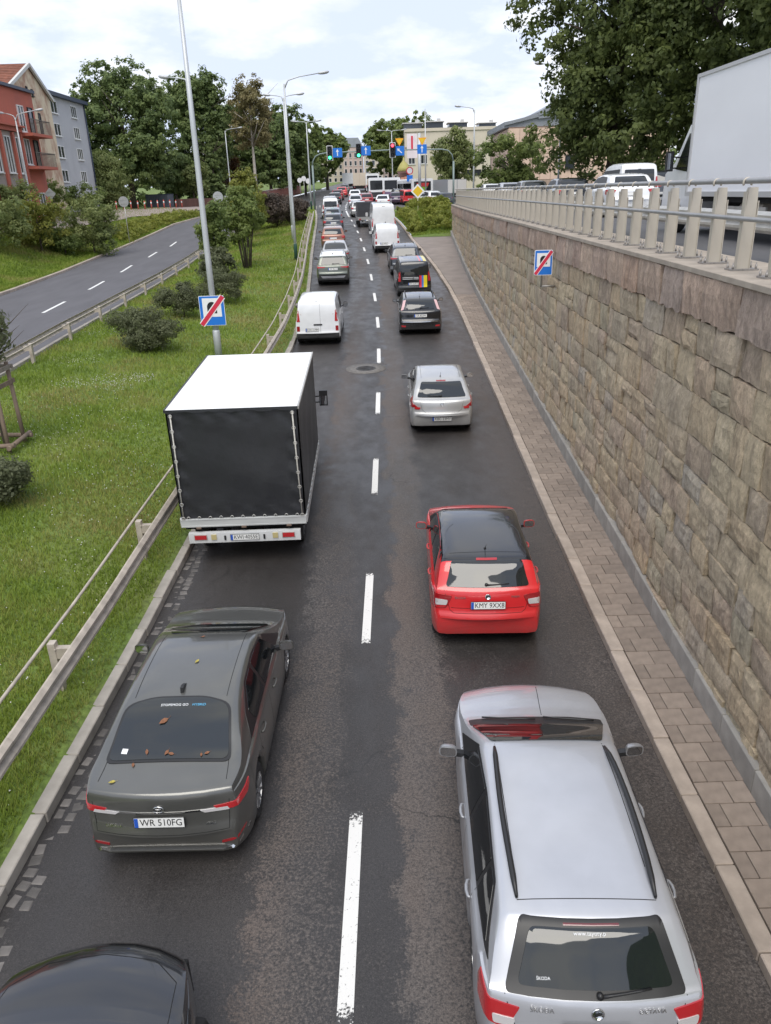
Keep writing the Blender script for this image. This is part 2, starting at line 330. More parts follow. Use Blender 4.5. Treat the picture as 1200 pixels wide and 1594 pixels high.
def stone_mat(name, cols, patch, streak):
    """natural stone: per-piece tint, vertical tooling streaks, green-grey and dark blotches of its own"""
    m, nt, b = new_mat(name); n = nt.nodes.new; k = nt.links.new
    oi = n('ShaderNodeObjectInfo'); ge = n('ShaderNodeNewGeometry'); 
    a = n('ShaderNodeMath'); a.operation = 'ADD'; k(oi.outputs['Random'], a.inputs[0]); k(ge.outputs['Random Per Island'], a.inputs[1])
    f = n('ShaderNodeMath'); f.operation = 'FRACT'; k(a.outputs[0], f.inputs[0])
    cr = n('ShaderNodeValToRGB'); cr.color_ramp.interpolation = 'LINEAR'; el = cr.color_ramp.elements
    el[0].position = 0; el[0].color = (*cols[0], 1); el[1].position = 1; el[1].color = (*cols[-1], 1)
    for i, c in enumerate(cols[1:-1]):
        e = el.new((i + 1) / (len(cols) - 1)); e.color = (*c, 1)
    k(f.outputs[0], cr.inputs[0])
    def noise(scale, det, sc, rough=0.6):
        mp = n('ShaderNodeMapping'); mp.inputs['Scale'].default_value = sc; k(ge.outputs['Position'], mp.inputs[0])
        t = n('ShaderNodeTexNoise'); t.inputs['Scale'].default_value = scale; t.inputs['Detail'].default_value = det; t.inputs['Roughness'].default_value = rough; k(mp.outputs[0], t.inputs['Vector']); return t.outputs['Fac']
    def mr(x, p, q, r_, s_):
        t = n('ShaderNodeMapRange'); t.inputs[1].default_value = p; t.inputs[2].default_value = q; t.inputs[3].default_value = r_; t.inputs[4].default_value = s_; k(x, t.inputs[0]); return t.outputs[0]
    st = noise(5, 7, (1, 1, streak)); bl = noise(1.6, 6, (1, 1, .8)); sm = noise(16, 8, (1, 1, .55), .7); cr2 = noise(3.2, 9, (1, 1, 1), .75)
    mu = n('ShaderNodeMath'); mu.operation = 'MULTIPLY'; k(mr(st, .3, .7, .62, 1.2), mu.inputs[0]); k(mr(sm, .3, .7, .60, 1.25), mu.inputs[1])
    vs = n('ShaderNodeVectorMath'); vs.operation = 'SCALE'; k(cr.outputs[0], vs.inputs[0]); k(mu.outputs[0], vs.inputs['Scale'])
    mx_ = n('ShaderNodeMix'); mx_.data_type = 'RGBA'; k(mr(bl, .40, .75, 0, .55), mx_.inputs[0]); k(vs.outputs[0], mx_.inputs[6]); mx_.inputs[7].default_value = (*patch, 1)
    # thin dark splits in the face
    sb = n('ShaderNodeMath'); sb.operation = 'SUBTRACT'; k(cr2, sb.inputs[0]); sb.inputs[1].default_value = 0.5
    ab = n('ShaderNodeMath'); ab.operation = 'ABSOLUTE'; k(sb.outputs[0], ab.inputs[0])
    mx2 = n('ShaderNodeMix'); mx2.data_type = 'RGBA'; k(mr(ab.outputs[0], 0.002, 0.009, .45, 0), mx2.inputs[0]); k(mx_.outputs[2], mx2.inputs[6]); mx2.inputs[7].default_value = (0.07, 0.06, 0.05, 1)
    k(mx2.outputs[2], b.inputs['Base Color']); b.inputs['Roughness'].default_value = 0.9
    ad = n('ShaderNodeMath'); ad.operation = 'ADD'; k(mr(st, .2, .8, 0, .9), ad.inputs[0]); k(sm, ad.inputs[1])
    bn = n('ShaderNodeBump'); bn.inputs['Strength'].default_value = 0.9; bn.inputs['Distance'].default_value = 0.045; k(ad.outputs[0], bn.inputs['Height']); k(bn.outputs[0], b.inputs['Normal'])
    return m
M_STONE = stone_mat('split_stone', [(.49, .385, .26), (.56, .455, .305), (.45, .375, .28), (.53, .40, .26), (.47, .42, .305), (.43, .335, .255), (.56, .43, .305), (.41, .375, .32)], (.54, .445, .31), 0.42)
M_COPE = stone_mat('pink_split_stone', [(.50, .36, .275), (.46, .33, .265), (.54, .405, .31), (.42, .335, .285), (.51, .355, .26)], (.45, .35, .285), 0.12)
def ground_mat():
    m, nt, b = new_mat('grassy_ground'); n = nt.nodes.new; k = nt.links.new
    g = n('ShaderNodeNewGeometry')
    def noise(scale, det):
        t = n('ShaderNodeTexNoise'); t.inputs['Scale'].default_value = scale; t.inputs['Detail'].default_value = det; k(g.outputs['Position'], t.inputs['Vector']); return t.outputs['Fac']
    cr = n('ShaderNodeValToRGB'); el = cr.color_ramp.elements; el[0].position = .3; el[0].color = (.085, .13, .026, 1); el[1].position = .72; el[1].color = (.19, .20, .065, 1)
    e = el.new(.5); e.color = (.125, .185, .035, 1); k(noise(.5, 6), cr.inputs[0])
    t = n('ShaderNodeMapRange'); t.inputs[1].default_value = .3; t.inputs[2].default_value = .7; t.inputs[3].default_value = .6; t.inputs[4].default_value = 1.3; k(noise(9, 6), t.inputs[0])
    vs = n('ShaderNodeVectorMath'); vs.operation = 'SCALE'; k(cr.outputs[0], vs.inputs[0]); k(t.outputs[0], vs.inputs['Scale']); k(vs.outputs[0], b.inputs['Base Color']); b.inputs['Roughness'].default_value = .95
    bn = n('ShaderNodeBump'); bn.inputs['Strength'].default_value = .8; bn.inputs['Distance'].default_value = .06; k(noise(14, 6), bn.inputs['Height']); k(bn.outputs[0], b.inputs['Normal'])
    return m
M_GROUND = ground_mat()

# ---------------------------------------------------------------- ground and roads
YS = list(np.arange(-14, 110, 1.0)) + list(np.arange(110, 200, 5.0)) + list(np.arange(200, 480, 20.0)) + [600, 900, 1500]
def sheet(name, ys, colsf, zf, m, kind='structure'):
    """one sheet built from cross rows: colsf(y) -> x list, zf(x, y) -> z"""
    V = []; F = []; nc = None
    for i, y in enumerate(ys):
        xs = colsf(y); nc = len(xs)
        for x in xs: V.append((x, y, zf(x, y)))
    for i in range(len(ys) - 1):
        for j in range(nc - 1):
            a = i * nc + j; F.append((a, a + 1, a + nc + 1, a + nc))
    me = quick_mesh(name, np.array(V), np.array(F), m, smooth=True)
    return tag(link(name, me), kind=kind)
def roadx1(y): return xr(y) if y < 98 else 30
sheet('road', YS, lambda y: list(np.linspace(xl(y) - .1 if y < 110 else xf(y), xr(min(y, 98)) + .1 if y < 200 else 8, 14)), lambda x, y: zr(y), M_ROAD)
zl2 = lambda y: zl(y) if y < 112 else zr(y) - 0.01
sheet('carriageway', [y for y in YS if y <= 112], lambda y: list(np.linspace(xf(y), xe(y), 8)), lambda x, y: zl2(y) + 0.02 * 0, M_ROAD2)
YL = [y for y in YS if y <= 110]
sheet('median_lawn', YL, lambda y: list(np.linspace(xe(y) + .12, xl(y) - .12, 12)) if xl(y) - .2 > xe(y) + .12 else [xe(y) + .12] * 12, lawn_z, M_GROUND)
sheet('bank', YS, lambda y: [-900, -300, -150, -90, -60] + [xf(y) - .2 - d for d in (20, 14, 10, 8, 6.5, 5, 4, 3, 2, 1, 0)], lambda x, y: bank_z(x, y) - (0.0 if x > -150 else 3), M_GROUND)
# ground east of the wall, and the planted end of the wall down to the road
def east_z(x, y):
    if y < 64.9: return zup(y) - 0.02
    if y < 98:
        e = zr(y) + .14; tx = sst((x - xr(y) - .24) / 1.9); ty = sst((y - 65) / 8)
        t = max(tx * ty, sst((x - xw(min(y, 70)) - .1) / .5)); t = max(t, sst((y - 88) / 10) * tx)
        return e + (zup(y) - 0.02 - e) * t
    return zr(y) - 0.012
FX = [7.2, 9, 14, 20, 30, 60, 120, 300, 900]
sheet('ground', [y for y in YS if y <= 65], lambda y: [xw(y) + .25, xw(y) + 1.2] + FX[1:], lambda x, y: zup(y) - .02, M_GROUND)
def east_cols(y):
    if y < 98: a = xr(y) + .24; return list(np.linspace(a, 5.9, 10)) + [6.1, 6.3, 6.5, 6.7] + FX
    a = 0.9 if y < 200 else 8
    return list(np.linspace(a, max(6, a + 1), 10)) + [max(v, a + 1 + q * .1) for q, v in enumerate([6.1, 6.3, 6.5, 6.7])] + [max(v, a + 1.5 + q * .2) for q, v in enumerate(FX)]
sheet('embankment', list(np.arange(65.0, 98, .6)) + [98.0] + [y for y in YS if y > 98], east_cols, east_z, M_GROUND)
def ust(y): return xw(y) + 1.2 if y < 68 else (7.2 if y < 80 else (7.2 - (y - 80) / 18 * 5.6 if y < 98 else 1.2))
sheet('upper_street', [y for y in YS if y <= 135], lambda y: list(np.linspace(ust(y), 15.5 if y < 60 else 15.5 + (y - 60) * .12, 6)), lambda x, y: east_z(x, y) + 0.012 if y >= 66 else zup(y), M_ROAD3)
sheet('street_pavement', [y for y in YS if y <= 135], lambda y: [15.7 if y < 60 else 15.7 + (y - 60) * .12, 19 if y < 60 else 19.2 + (y - 60) * .12], lambda x, y: zup(y) + .1, M_PAVE)
sheet('bank_pavement', [y for y in YS if 60 <= y <= 135], lambda y: list(np.linspace(-33.5 + max(0, y - 90) * .33, -26.6 + max(0, y - 90) * .26, 7)), lambda x, y: bank_z(x, y) + .11, mat('pinkish_pavement', (.33, .27, .245), .85, noise=.1, nscale=2))
# pavement under the wall
sheet('pavement', [y for y in np.arange(-14, 68, 1.0)], lambda y: [xr(y) + .1, (xr(y) + .2 + xw(y) + .05) / 2, xw(y) + .3], lambda x, y: zr(y) + (.092 if y < 41 else .118), M_JOINT)
sheet('far_pavement', [y for y in np.arange(41, 66.5, .5)], lambda y: list(np.linspace(xr(y) + .22, xw(y) + .02, 6)), lambda x, y: zr(y) + .125, M_PAVE)

def seg(f, y0, y1, dx=0.0, dz=0.0):
    return Vector((f(y0) + dx, y0, zr(y0) + dz)), Vector((f(y1) + dx, y1, zr(y1) + dz))
def frame(a, b):
    t = (b - a).normalized(); s_ = t.cross(Vector((0, 0, 1))).normalized(); u = s_.cross(t)
    return Matrix(((s_.x, t.x, u.x), (s_.y, t.y, u.y), (s_.z, t.z, u.z)))
def place(o, a, b):
    o.matrix_local = Matrix.Translation((a + b) / 2) @ frame(a, b).to_4x4()
# road markings: dashes of the centre line, 6 m apart
def dash_mat():
    m, nt, b = new_mat('worn_road_paint'); n = nt.nodes.new; k = nt.links.new
    g = n('ShaderNodeNewGeometry'); t = n('ShaderNodeTexNoise'); t.inputs['Scale'].default_value = 26; t.inputs['Detail'].default_value = 6; t.inputs['Roughness'].default_value = .7; k(g.outputs['Position'], t.inputs['Vector'])
    uv = n('ShaderNodeTexCoord'); sp = n('ShaderNodeSeparateXYZ'); k(uv.outputs['Generated'], sp.inputs[0])
    e1 = n('ShaderNodeMath'); e1.operation = 'SUBTRACT'; k(sp.outputs[1], e1.inputs[0]); e1.inputs[1].default_value = .5
    e2 = n('ShaderNodeMath'); e2.operation = 'ABSOLUTE'; k(e1.outputs[0], e2.inputs[0])
    e3 = n('ShaderNodeMapRange'); e3.inputs[1].default_value = .40; e3.inputs[2].default_value = .5; e3.inputs[3].default_value = .36; e3.inputs[4].default_value = .62; k(e2.outputs[0], e3.inputs[0])
    d = n('ShaderNodeMath'); d.operation = 'SUBTRACT'; k(t.outputs['Fac'], d.inputs[0]); k(e3.outputs[0], d.inputs[1])
    r_ = n('ShaderNodeMapRange'); r_.inputs[1].default_value = -.03; r_.inputs[2].default_value = .03; k(d.outputs[0], r_.inputs[0])
    mx_ = n('ShaderNodeMix'); mx_.data_type = 'RGBA'; k(r_.outputs[0], mx_.inputs[0]); mx_.inputs[6].default_value = (.05, .048, .048, 1); mx_.inputs[7].default_value = (.70, .69, .66, 1)
    k(mx_.outputs[2], b.inputs['Base Color']); b.inputs['Roughness'].default_value = .6
    return m
M_DASH = dash_mat()
def strip(name, pts, wd, m, dz, label, group, cat='road marking'):
    V = []; F = []
    for i, (x, y) in enumerate(pts):
        V += [(x - wd / 2, y, zr(y) + dz), (x + wd / 2, y, zr(y) + dz)]
        if i: F.append((2 * i - 2, 2 * i - 1, 2 * i + 1, 2 * i))
    return tag(link(name, quick_mesh(name, np.array(V), np.array(F), m)), label, cat, group)
DL = ['nearest long white dash, worn at both ends, between the black bonnet and the silver estate', 'white lane dash beside the dark grey saloon and behind the red hatchback', 'white lane dash beside the rear of the tarpaulin truck',
      'white lane dash left of the silver hatchback', 'white lane dash beside the manhole cover', 'white lane dash beside the white panel van', 'white lane dash between the black hatchback and the white panel van',
      'small lane dash between the olive off-roader and the slate one', 'small lane dash to the right of the silver saloon', 'small lane dash between the copper hatchback and the small white van', 'small lane dash past the copper hatchback, beside the tall white van tail',
      'small lane dash between the dark slate car and the tall white van', 'small lane dash between the dark slate car and the dark covered pick-up', 'small lane dash between the blue-grey hatchback and the dark covered pick-up']
for i in range(14):
    y0 = 4.58 + 6 * i; ln = 2.35 if i else 2.45
    d = strip('lane_dash', [(xc(y), y) for y in np.linspace(y0 - .05, y0 + ln, 5)], .14 if i else .15, M_DASH, .005,
              DL[i], 'dashes of the centre line')
strip('lane_line', [(xc(y), y) for y in np.linspace(88.5, 99, 10)], .16, M_WHITE, .006, 'solid white centre line ahead of the far dashes', 'centre line')
for i, y0 in enumerate((101, 104.5, 108, 111.5, 115)):
    strip('lane_dash', [(xc(y), y) for y in np.linspace(y0, y0 + 1.8, 3)], .16, M_WHITE, .006, ['first', 'second', 'third', 'fourth', 'fifth'][i] + ' tiny white dash beyond the solid line at the bend', 'dashes at the bend')
LD = [(-15.7, 37.0), (-16.35, 45.2), (-16.95, 53.2), (-17.3, 61.4), (-17.6, 69.4)]
for i, (x, y0) in enumerate(LD):
    pts = [(x - .08 * t, y0 + t) for t in np.linspace(0, 3.6, 5)]
    V = []; F = []
    for j, (xx, yy) in enumerate(pts):
        V += [(xx - .08, yy, zl(yy) + .006), (xx + .08, yy, zl(yy) + .006)]
        if j: F.append((2 * j - 2, 2 * j - 1, 2 * j + 1, 2 * j))
    lab = ['thin white dash on the empty side carriageway, closest to the guardrail corner', 'second white dash up the empty side carriageway', 'middle one of five white dashes on the empty side carriageway', 'fourth white dash up the empty side carriageway', 'last white dash on the empty side carriageway, by the lamp post'][i]
    tag(link('lane_dash', quick_mesh('lane_dash', np.array(V), np.array(F), M_WHITE)), lab, 'road marking', 'dashes on the side carriageway')
# patched manhole
mhx, mhy = -.55, 27.9
mh = thing('manhole_cover', 'round iron manhole cover in a pale concrete ring on the road', 'manhole', (mhx, mhy, zr(mhy) + .004))
sl_ = (zr(mhy + 1) - zr(mhy - 1)) / 2; mh.rotation_euler = (math.atan(sl_), 0, 0)
MB().lathe([(.74, 0), (.74, .004), (.36, .006)], 28).obj('ring', mat('manhole_concrete', (.15, .14, .13), .8, noise=.3, nscale=9), mh)
MB().lathe([(.36, .002), (.36, .009), (.32, .010), (.30, .006), (0, .006)], 24).obj('cover', mat('cast_iron', (.075, .072, .07), .5, .6, noise=.2, nscale=30, bump=.6, bscale=60), mh)

# kerbs: single stones
def kerb(name, f, y0, y1, step, wd, ht, side, m, label, maxn=300):
    root = thing(name, label, 'kerb', (0, 0, 0)); me = cham_mesh('kerb_stone', (wd, step - .012, .3), .012, m)
    y = y0; n = 0
    while y < y1:
        a, b = seg(f, y, y + step, side * wd / 2, ht - .15)
        o = link('kerb_stone', me, root); place(o, a, b); o.location.x += random.uniform(-.008, .008); o.location.z += random.uniform(-.006, .004)
        y += step; n += 1
    return root
kerb('road_kerb', xr, 2.0, 98, 1.0, .2, .13, 1, M_KERB, 'long brownish concrete kerb between the wet road and the pavement by the wall')
kerb('road_kerb', xl, 2.0, 108, 1.0, .2, .15, -1, M_KERBG, 'pale concrete kerb along the grass verge beside the left queue')
def kerb2():
    root = thing('road_kerb', 'concrete kerb on the far side of the empty side carriageway below the bank', 'kerb'); me = cham_mesh('kerb_stone', (.2, .985, .3), .012, M_KERB)
    me2 = cham_mesh('kerb_stone', (.2, .985, .3), .012, M_KERBG)
    for i in range(120):
        y = 24 + i
        a = Vector((xf(y) - .1, y, zl2(y))); b = Vector((xf(y + 1) - .1, y + 1, zl2(y + 1)))
        o = link('kerb_stone', me, root); place(o, a, b)
kerb2()
# gutter of setts along the left kerb
gut = thing('gutter', 'two uneven rows of worn granite setts along the left kerb', 'gutter')
sme = []
for i in range(6):
    b = bmesh.new(); bmesh.ops.create_cube(b, size=1); d = (random.uniform(.125, .16), random.uniform(.125, .175), .06)
    bmesh.ops.scale(b, vec=d, verts=b.verts)
    for v in b.verts: v.co.x += random.uniform(-.010, .010); v.co.y += random.uniform(-.010, .010); v.co.z += random.uniform(-.004, .004)
    bmesh.ops.bevel(b, geom=[e for e in b.edges], offset=.018, segments=1, affect='EDGES', profile=.5)
    me = bpy.data.meshes.new('sett'); b.to_mesh(me); b.free(); me.materials.append(M_SETT); sme.append(me)
cnt = 0; far = MB()
for row in (0, 1):
    y = 3.6
    while y < 27:
        st = random.uniform(.15, .20)
        gap = math.sin(y * 2.1 + row) + math.sin(y * .83 + 2 * row)
        if gap > -1.5 - (row == 0) * .7 and random.random() < .96:
            x = xl(y) + .10 + row * .155 + random.uniform(-.02, .02)
            z = zr(y) - .0275 + random.uniform(-.008, .006)
            if cnt < 150 * (row + 1):
                o = link('sett', random.choice(sme), gut); o.location = (x, y, z); o.rotation_euler = (0, 0, random.uniform(-.25, .25)); cnt += 1
            else:
                mm = random.choice(sme); far.add([(v.co.x + x, v.co.y + y, v.co.z + z) for v in mm.vertices], [tuple(p.vertices) for p in mm.polygons])
        y += st
if far.v: tag(far.obj('far_setts', M_SETT, gut), kind='stuff')
# pavers by the wall
pv = bpy.data.objects['pavement']
pme = {}
PW = .345
def paver(wd, ln):
    key = (round(wd, 2), round(ln, 2))
    if key not in pme: pme[key] = cham_mesh('paver', (wd - .009, ln - .009, .05), .005, M_PAVER)
    return pme[key]
y = 3.4; row = 0; npv = 0
while y < 41.2:
    x0 = xr(y) + .206; x1 = xw(y) + .02; x = x0; first = True
    while x < x1 - .04:
        wd = PW / 2 if (first and row % 2) else PW; first = False
        wd = min(wd, x1 - x)
        if x1 - x - wd < .07: wd = x1 - x
        o = link('paver', paver(wd, .345), pv)
        o.matrix_local = Matrix.Translation((x + wd / 2, y + .172, zr(y + .17) + .10 + random.uniform(-.004, .004))) @ Matrix.Rotation(math.atan((zr(y + .5) - zr(y - .5))) + random.uniform(-.006, .006), 4, 'X') @ Matrix.Rotation(random.uniform(-.008, .008), 4, 'Y')
        x += wd; npv += 1
    y += .345; row += 1

# ---------------------------------------------------------------- retaining wall
wall = thing('retaining_wall', 'tall retaining wall of rough split stone with pink coping along the pavement', 'wall')
WY0, WY1 = 2.0, 66.0
def wtop(y): return 5.0
def wx(y, z): return xw(y) + .10 + .02 * (z - .5)
V = []; F = []
ysw = np.arange(WY0, WY1 + .01, 1.0)
for y in ysw: V += [(xw(y) + .18, y, zr(y) - .3), (xw(y) + .26, y, 5.585), (xw(y) + .9, y, 5.585), (xw(y) + .9, y, zr(y) - .3)]
for i in range(len(ysw) - 1):
    for j in range(3): F.append((4 * i + j, 4 * i + j + 1, 4 * i + j + 5, 4 * i + j + 4))
F += [(0, 1, 2, 3), tuple(4 * (len(ysw) - 1) + q for q in (3, 2, 1, 0))]
core = link('wall_core', quick_mesh('wall_core', np.array(V), np.array(F), M_MORTAR), wall)
def stone_geo(L, H, dep, nx, nz, amp, jag=0.0, vert=False):
    """rough split face towards -x, local y along the wall, z up; returns verts, faces"""
    V = []; F = []; ph = [random.uniform(0, 9) for _ in range(6)]
    tilt = random.uniform(-.03, .03); tz = random.uniform(-.035, .035); cw = random.uniform(.008, .018)
    for iz in range(nz + 1):
        for iy in range(nx + 1):
            u, v = iy / nx, iz / nz
            e = (iy in (0, nx)) or (iz in (0, nz))
            f = 0 if e else 1
            d = random.uniform(-amp, amp) * (1 if f else .35) + (tilt * (u - .5) + tz * (v - .5)) * 1.2
            x = -dep - (cw * 1.6 if f else 0) + d
            yy = (u - .5) * L + (random.uniform(-.016, .016) if (e and not vert) else random.uniform(-.02, .02)); zz = (v - .5) * H + random.uniform(-.012, .012)
            if jag and iz == 0: zz += random.uniform(-jag, jag)
            V.append((x, yy, zz))
    W_ = nx + 1
    for iz in range(nz):
        for iy in range(nx):
            a = iz * W_ + iy
            if random.random() < .5: F += [(a, a + 1, a + W_ + 1), (a, a + W_ + 1, a + W_)]
            else: F += [(a, a + 1, a + W_), (a + 1, a + W_ + 1, a + W_)]
    ring = [i for i in range(W_)] + [r * W_ + nx for r in range(1, nz + 1)] + [nz * W_ + i for i in range(nx - 1, -1, -1)] + [r * W_ for r in range(nz - 1, 0, -1)]
    o = len(V)
    for i in ring: V.append((.02, V[i][1], V[i][2]))
    n = len(ring)
    for i in range(n):
        j = (i + 1) % n; F += [(ring[i], o + i, o + j), (ring[i], o + j, ring[j])]
    return V, F
def geo_mesh(name, V, F, m):
    me = bpy.data.meshes.new(name); me.from_pydata(V, [], F); me.materials.append(m); me.update(); return me
stones = []
z1 = 4.99
while z1 > .3:
    h = random.choice([.36, .42, .48, .52, .58]); z0 = z1 - h; y = WY0 + random.uniform(0, .5)
    while y < WY1:
        L = random.uniform(.38, 1.0); L = min(L, WY1 - y)
        if L < .12: break
        ym = y + L / 2
        if z1 > zr(ym) + .46:
            # now and then a stone splits in two thin ones
            if h > .45 and random.random() < .18:
                hh = h * random.uniform(.4, .6); stones += [(ym, z0 + hh / 2, L, hh), (ym, z0 + hh + (h - hh) / 2, L, h - hh)]
            else: stones.append((ym, (z0 + z1) / 2, L, h))
        y += L
    z1 = z0
stones = [s for s in stones if not (s[0] < 6.3)] if False else stones
# the stones that show largest come first: near ones inside the picture
def shows(s):
    y = s[0]; dist = math.hypot(y, xw(y)); vis = 1.0 if (y > 6.2 + max(0, (5.0 - s[1])) * -.0 + max(0, s[1] - .5) * .55) else 0.0
    return vis * s[2] * s[3] / dist ** 3
stones.sort(key=shows, reverse=True)
fv = []; ff = []
for i, (y, z, L, H) in enumerate(stones):
    near = i < 296
    V, F = stone_geo(L - .016, H - .016, random.uniform(.085, .125) + .0, 5 if near else 3, 4 if near else 3, .010 if near else .014)
    x0 = xw(y) + .185 + .018 * (z - .5); ang = math.atan(xw(y + .5) - xw(y - .5))
    Mx = Matrix.Translation((x0, y, z)) @ Matrix.Rotation(-ang, 4, 'Z') @ Matrix.Rotation(random.uniform(-.012, .012), 4, 'X')
    if near:
        o = link('stone', geo_mesh('stone', V, F, M_STONE), wall); o.matrix_local = Mx
    else:
        k0 = len(fv); fv += [tuple(Mx @ Vector(v)) for v in V]; ff += [tuple(q + k0 for q in f) for f in F]
if fv: tag(link('far_stones', geo_mesh('far_stones', fv, ff, M_STONE), wall), kind='stuff')
# pink coping stones, cap slabs, plinth blocks
y = WY0; 
while y < WY1 - .3:
    L = random.uniform(.75, 1.35); L = min(L, WY1 - y); ym = y + L / 2
    V, F = stone_geo(L - .014, .58, .17, 9, 3, .016, jag=.018, vert=True)
    o = link('coping_stone', geo_mesh('coping_stone', V, F, M_COPE), wall)
    o.matrix_local = Matrix.Translation((xw(ym) + .265, ym, 5.29)) @ Matrix.Rotation(-math.atan(xw(ym + .5) - xw(ym - .5)), 4, 'Z')
    y += L
M_CAP = mat('cap_slab_concrete', (.36, .31, .255), .85, noise=.2, nscale=3, bump=.3, bscale=60, dist=.004, varo=.06)
cme = cham_mesh('cap_slab', (1.15, 1.992, .08), .008, M_CAP)
for i in range(32):
    a = Vector((xw(WY0 + 2 * i) + .635, WY0 + 2 * i, 5.625)); b = Vector((xw(WY0 + 2 * i + 2) + .635, WY0 + 2 * i + 2, 5.625))
    place(link('cap_slab', cme, wall), a, b)
pme_ = cham_mesh('plinth_block', (.16, .99, .62), .012, M_PLINTH)
for i in range(64):
    y = WY0 + i; a = Vector((xw(y) + .09, y, zr(y) + .15)); b = Vector((xw(y + 1) + .09, y + 1, zr(y + 1) + .15))
    place(link('plinth_block', pme_, wall), a, b)

# ---------------------------------------------------------------- railing on the wall
rail = thing('wall_railing', 'grey steel railing of flat tapered posts and two tubes on top of the stone wall', 'railing')
RY0, RY1 = 7.5, 66.0
def rx(y): return xw(y) + .5
ysr = np.arange(RY0 - .5, RY1 + .1, 1.0)
MB().tube([(rx(y) - .075, y, 6.745) for y in ysr], .038, 10).obj('top_rail', M_RAILP, rail)
MB().tube([(rx(y) - .115, y, 6.30) for y in ysr], .030, 10).obj('mid_rail', M_RAILP, rail)
b_ = MB()
prof = [(-.085, 0), (.085, 0), (.082, .30), (.066, .85), (.055, 1.0), (-.05, 1.0), (-.062, .97), (-.08, .40)]
b_.prism([(x, z) for x, z in prof], -.035, .035, 'XZ'); b_.box((-.082, 0, .48), (.010, .095, .94)); b_.box((.080, 0, .42), (.010, .095, .84))
b_.tube([(-.075 + .055 * math.cos(t), 0, 1.075 + .055 * math.sin(t) - .02) for t in np.linspace(-.6, math.pi + .6, 9)], .014, 6)
post_me = b_.mesh('post', M_RAIL)
pl = MB(); pl.box((0, 0, .01), (.36, .22, .02))
for sx in (-1, 1):
    for sy in (-1, 1): pl.lathe([(.016, .02), (.016, .07), (.009, .07), (.009, .10), (0, .10)], 6, Matrix.Translation((sx * .15, sy * .08, 0)))
plate_me = pl.mesh('base_plate', mat('plate_steel', (.33, .31, .29), .5, .6, noise=.2, nscale=20))
y = RY0
while y < RY1:
    p = link('post', post_me, rail); p.location = (rx(y), y, 5.667); p.rotation_euler = (0, 0, random.uniform(-.015, .015))
    link('base_plate', plate_me, p)
    y += 1.0

# ---------------------------------------------------------------- guardrails
def wbeam(mb, pts, face=1, mi=0):
    """W section swept along pts; face = side (x) the ridges point to"""
    prof = [(-.0, .155), (.02, .15), (.075, .105), (.075, .065), (.02, .02), (.02, -.02), (.075, -.065), (.075, -.105), (.02, -.15), (-.0, -.155)]
    n = len(prof); V = []
    for p in pts:
        for a, c in prof: V.append((p[0] + face * a, p[1], p[2] + c))
    F = [(i * n + j, i * n + j + 1, (i + 1) * n + j + 1, (i + 1) * n + j) for i in range(len(pts) - 1) for j in range(n - 1)]
    return mb.add(V, F, mi)
def guardrail(name, label, fx, fz, y0, y1, step, face, strut, back=True, m=M_GALVD, top=.93):
    root = thing(name, label, 'guardrail')
    y = y0; k = 0
    ys = np.arange(y0 - step / 2, y1 + step / 2 + .1, step)
    for i in range(len(ys) - 1):
        yy = np.linspace(ys[i], ys[i + 1] + .12, 5)
        wbeam(MB(), [(fx(q) + face * .28 + (i % 2) * .006 * face, q, fz(q) + top - .16) for q in yy], face).obj('beam', m, root)
    if back:
        bb = MB(); bb.tube([(fx(q) - face * .10, q, fz(q) + top) for q in np.arange(ys[0], ys[-1] + .1, 1.0)], .024, 8); bb.obj('back_rail', m, root)
    pb = MB(); pb.box((0, 0, top / 2 - .2), (.10, .12, top + .4)); pb.box((face * .14, 0, top - .16), (.18, .10, .16)); pb.lathe([(.014, 0), (.014, .02)], 6, Matrix.Translation((face * .05, -.06, top - .1)))
    pm = pb.mesh('post', m)
    while y < y1:
        o = link('post', pm, root); o.location = (fx(y), y, fz(y)); y += step
    return root
gx = lambda y: xl(y) - .66
gz = lambda y: zr(y) + .12
guardrail('guardrail', 'galvanised guardrail with a thin back rail along the kerb of the left queue', gx, gz, 5.24, 82, 4.0, 1, True)
guardrail('guardrail', 'long steel guardrail on short posts edging the empty side carriageway', lambda y: xe(y) + .42, lambda y: zl2(y) + .02, 17.8, 92, 4.0, -1, True, back=True, top=.66)
guardrail('guardrail', 'steel guardrail behind the wall railing along the upper street', lambda y: xw(y) + 1.75, lambda y: 5.6, 8, 62, 4.0, -1, True, back=False, top=.72, m=M_GALV)
sl2 = MB()
for y in np.arange(17, 92, 1.0):
    a = Vector((xe(y) + .06, y, zl2(y) + .04)); b = Vector((xe(y + 1) + .06, y + 1, zl2(y + 1) + .04)); sl2.bar(a, b, .14, .16)
tag(sl2.obj('kerb_strip', M_KERBG), 'low concrete edging strip under the guardrail of the side carriageway', 'kerb')
# ---------------------------------------------------------------- vehicles
M_GLASS = mat('car_glass', (0.012, 0.015, 0.016), 0.03, 0.0, coat=0.0, spec=0.6, ior=1.62)
M_GLASS2 = mat('car_side_glass', (0.010, 0.011, 0.012), 0.04, 0.0, spec=0.5, ior=1.5)
M_TRIM = mat('black_trim', (0.016, 0.016, 0.017), 0.42)
M_CLAD = mat('grey_black_plastic', (0.030, 0.030, 0.031), 0.62, noise=.15, nscale=8)
M_UNDER = mat('underbody_black', (0.012, 0.012, 0.012), 0.9)
M_TYRE = mat('tyre_rubber', (0.021, 0.021, 0.022), 0.8, noise=.2, nscale=12)
M_RIM = mat('alloy_rim', (0.42, 0.42, 0.43), 0.3, 0.85)
M_RIMD = mat('steel_rim', (0.15, 0.15, 0.155), 0.45, 0.6)
M_RED = mat('tail_lamp_red', (0.28, 0.008, 0.012), 0.12, coat=1.0)
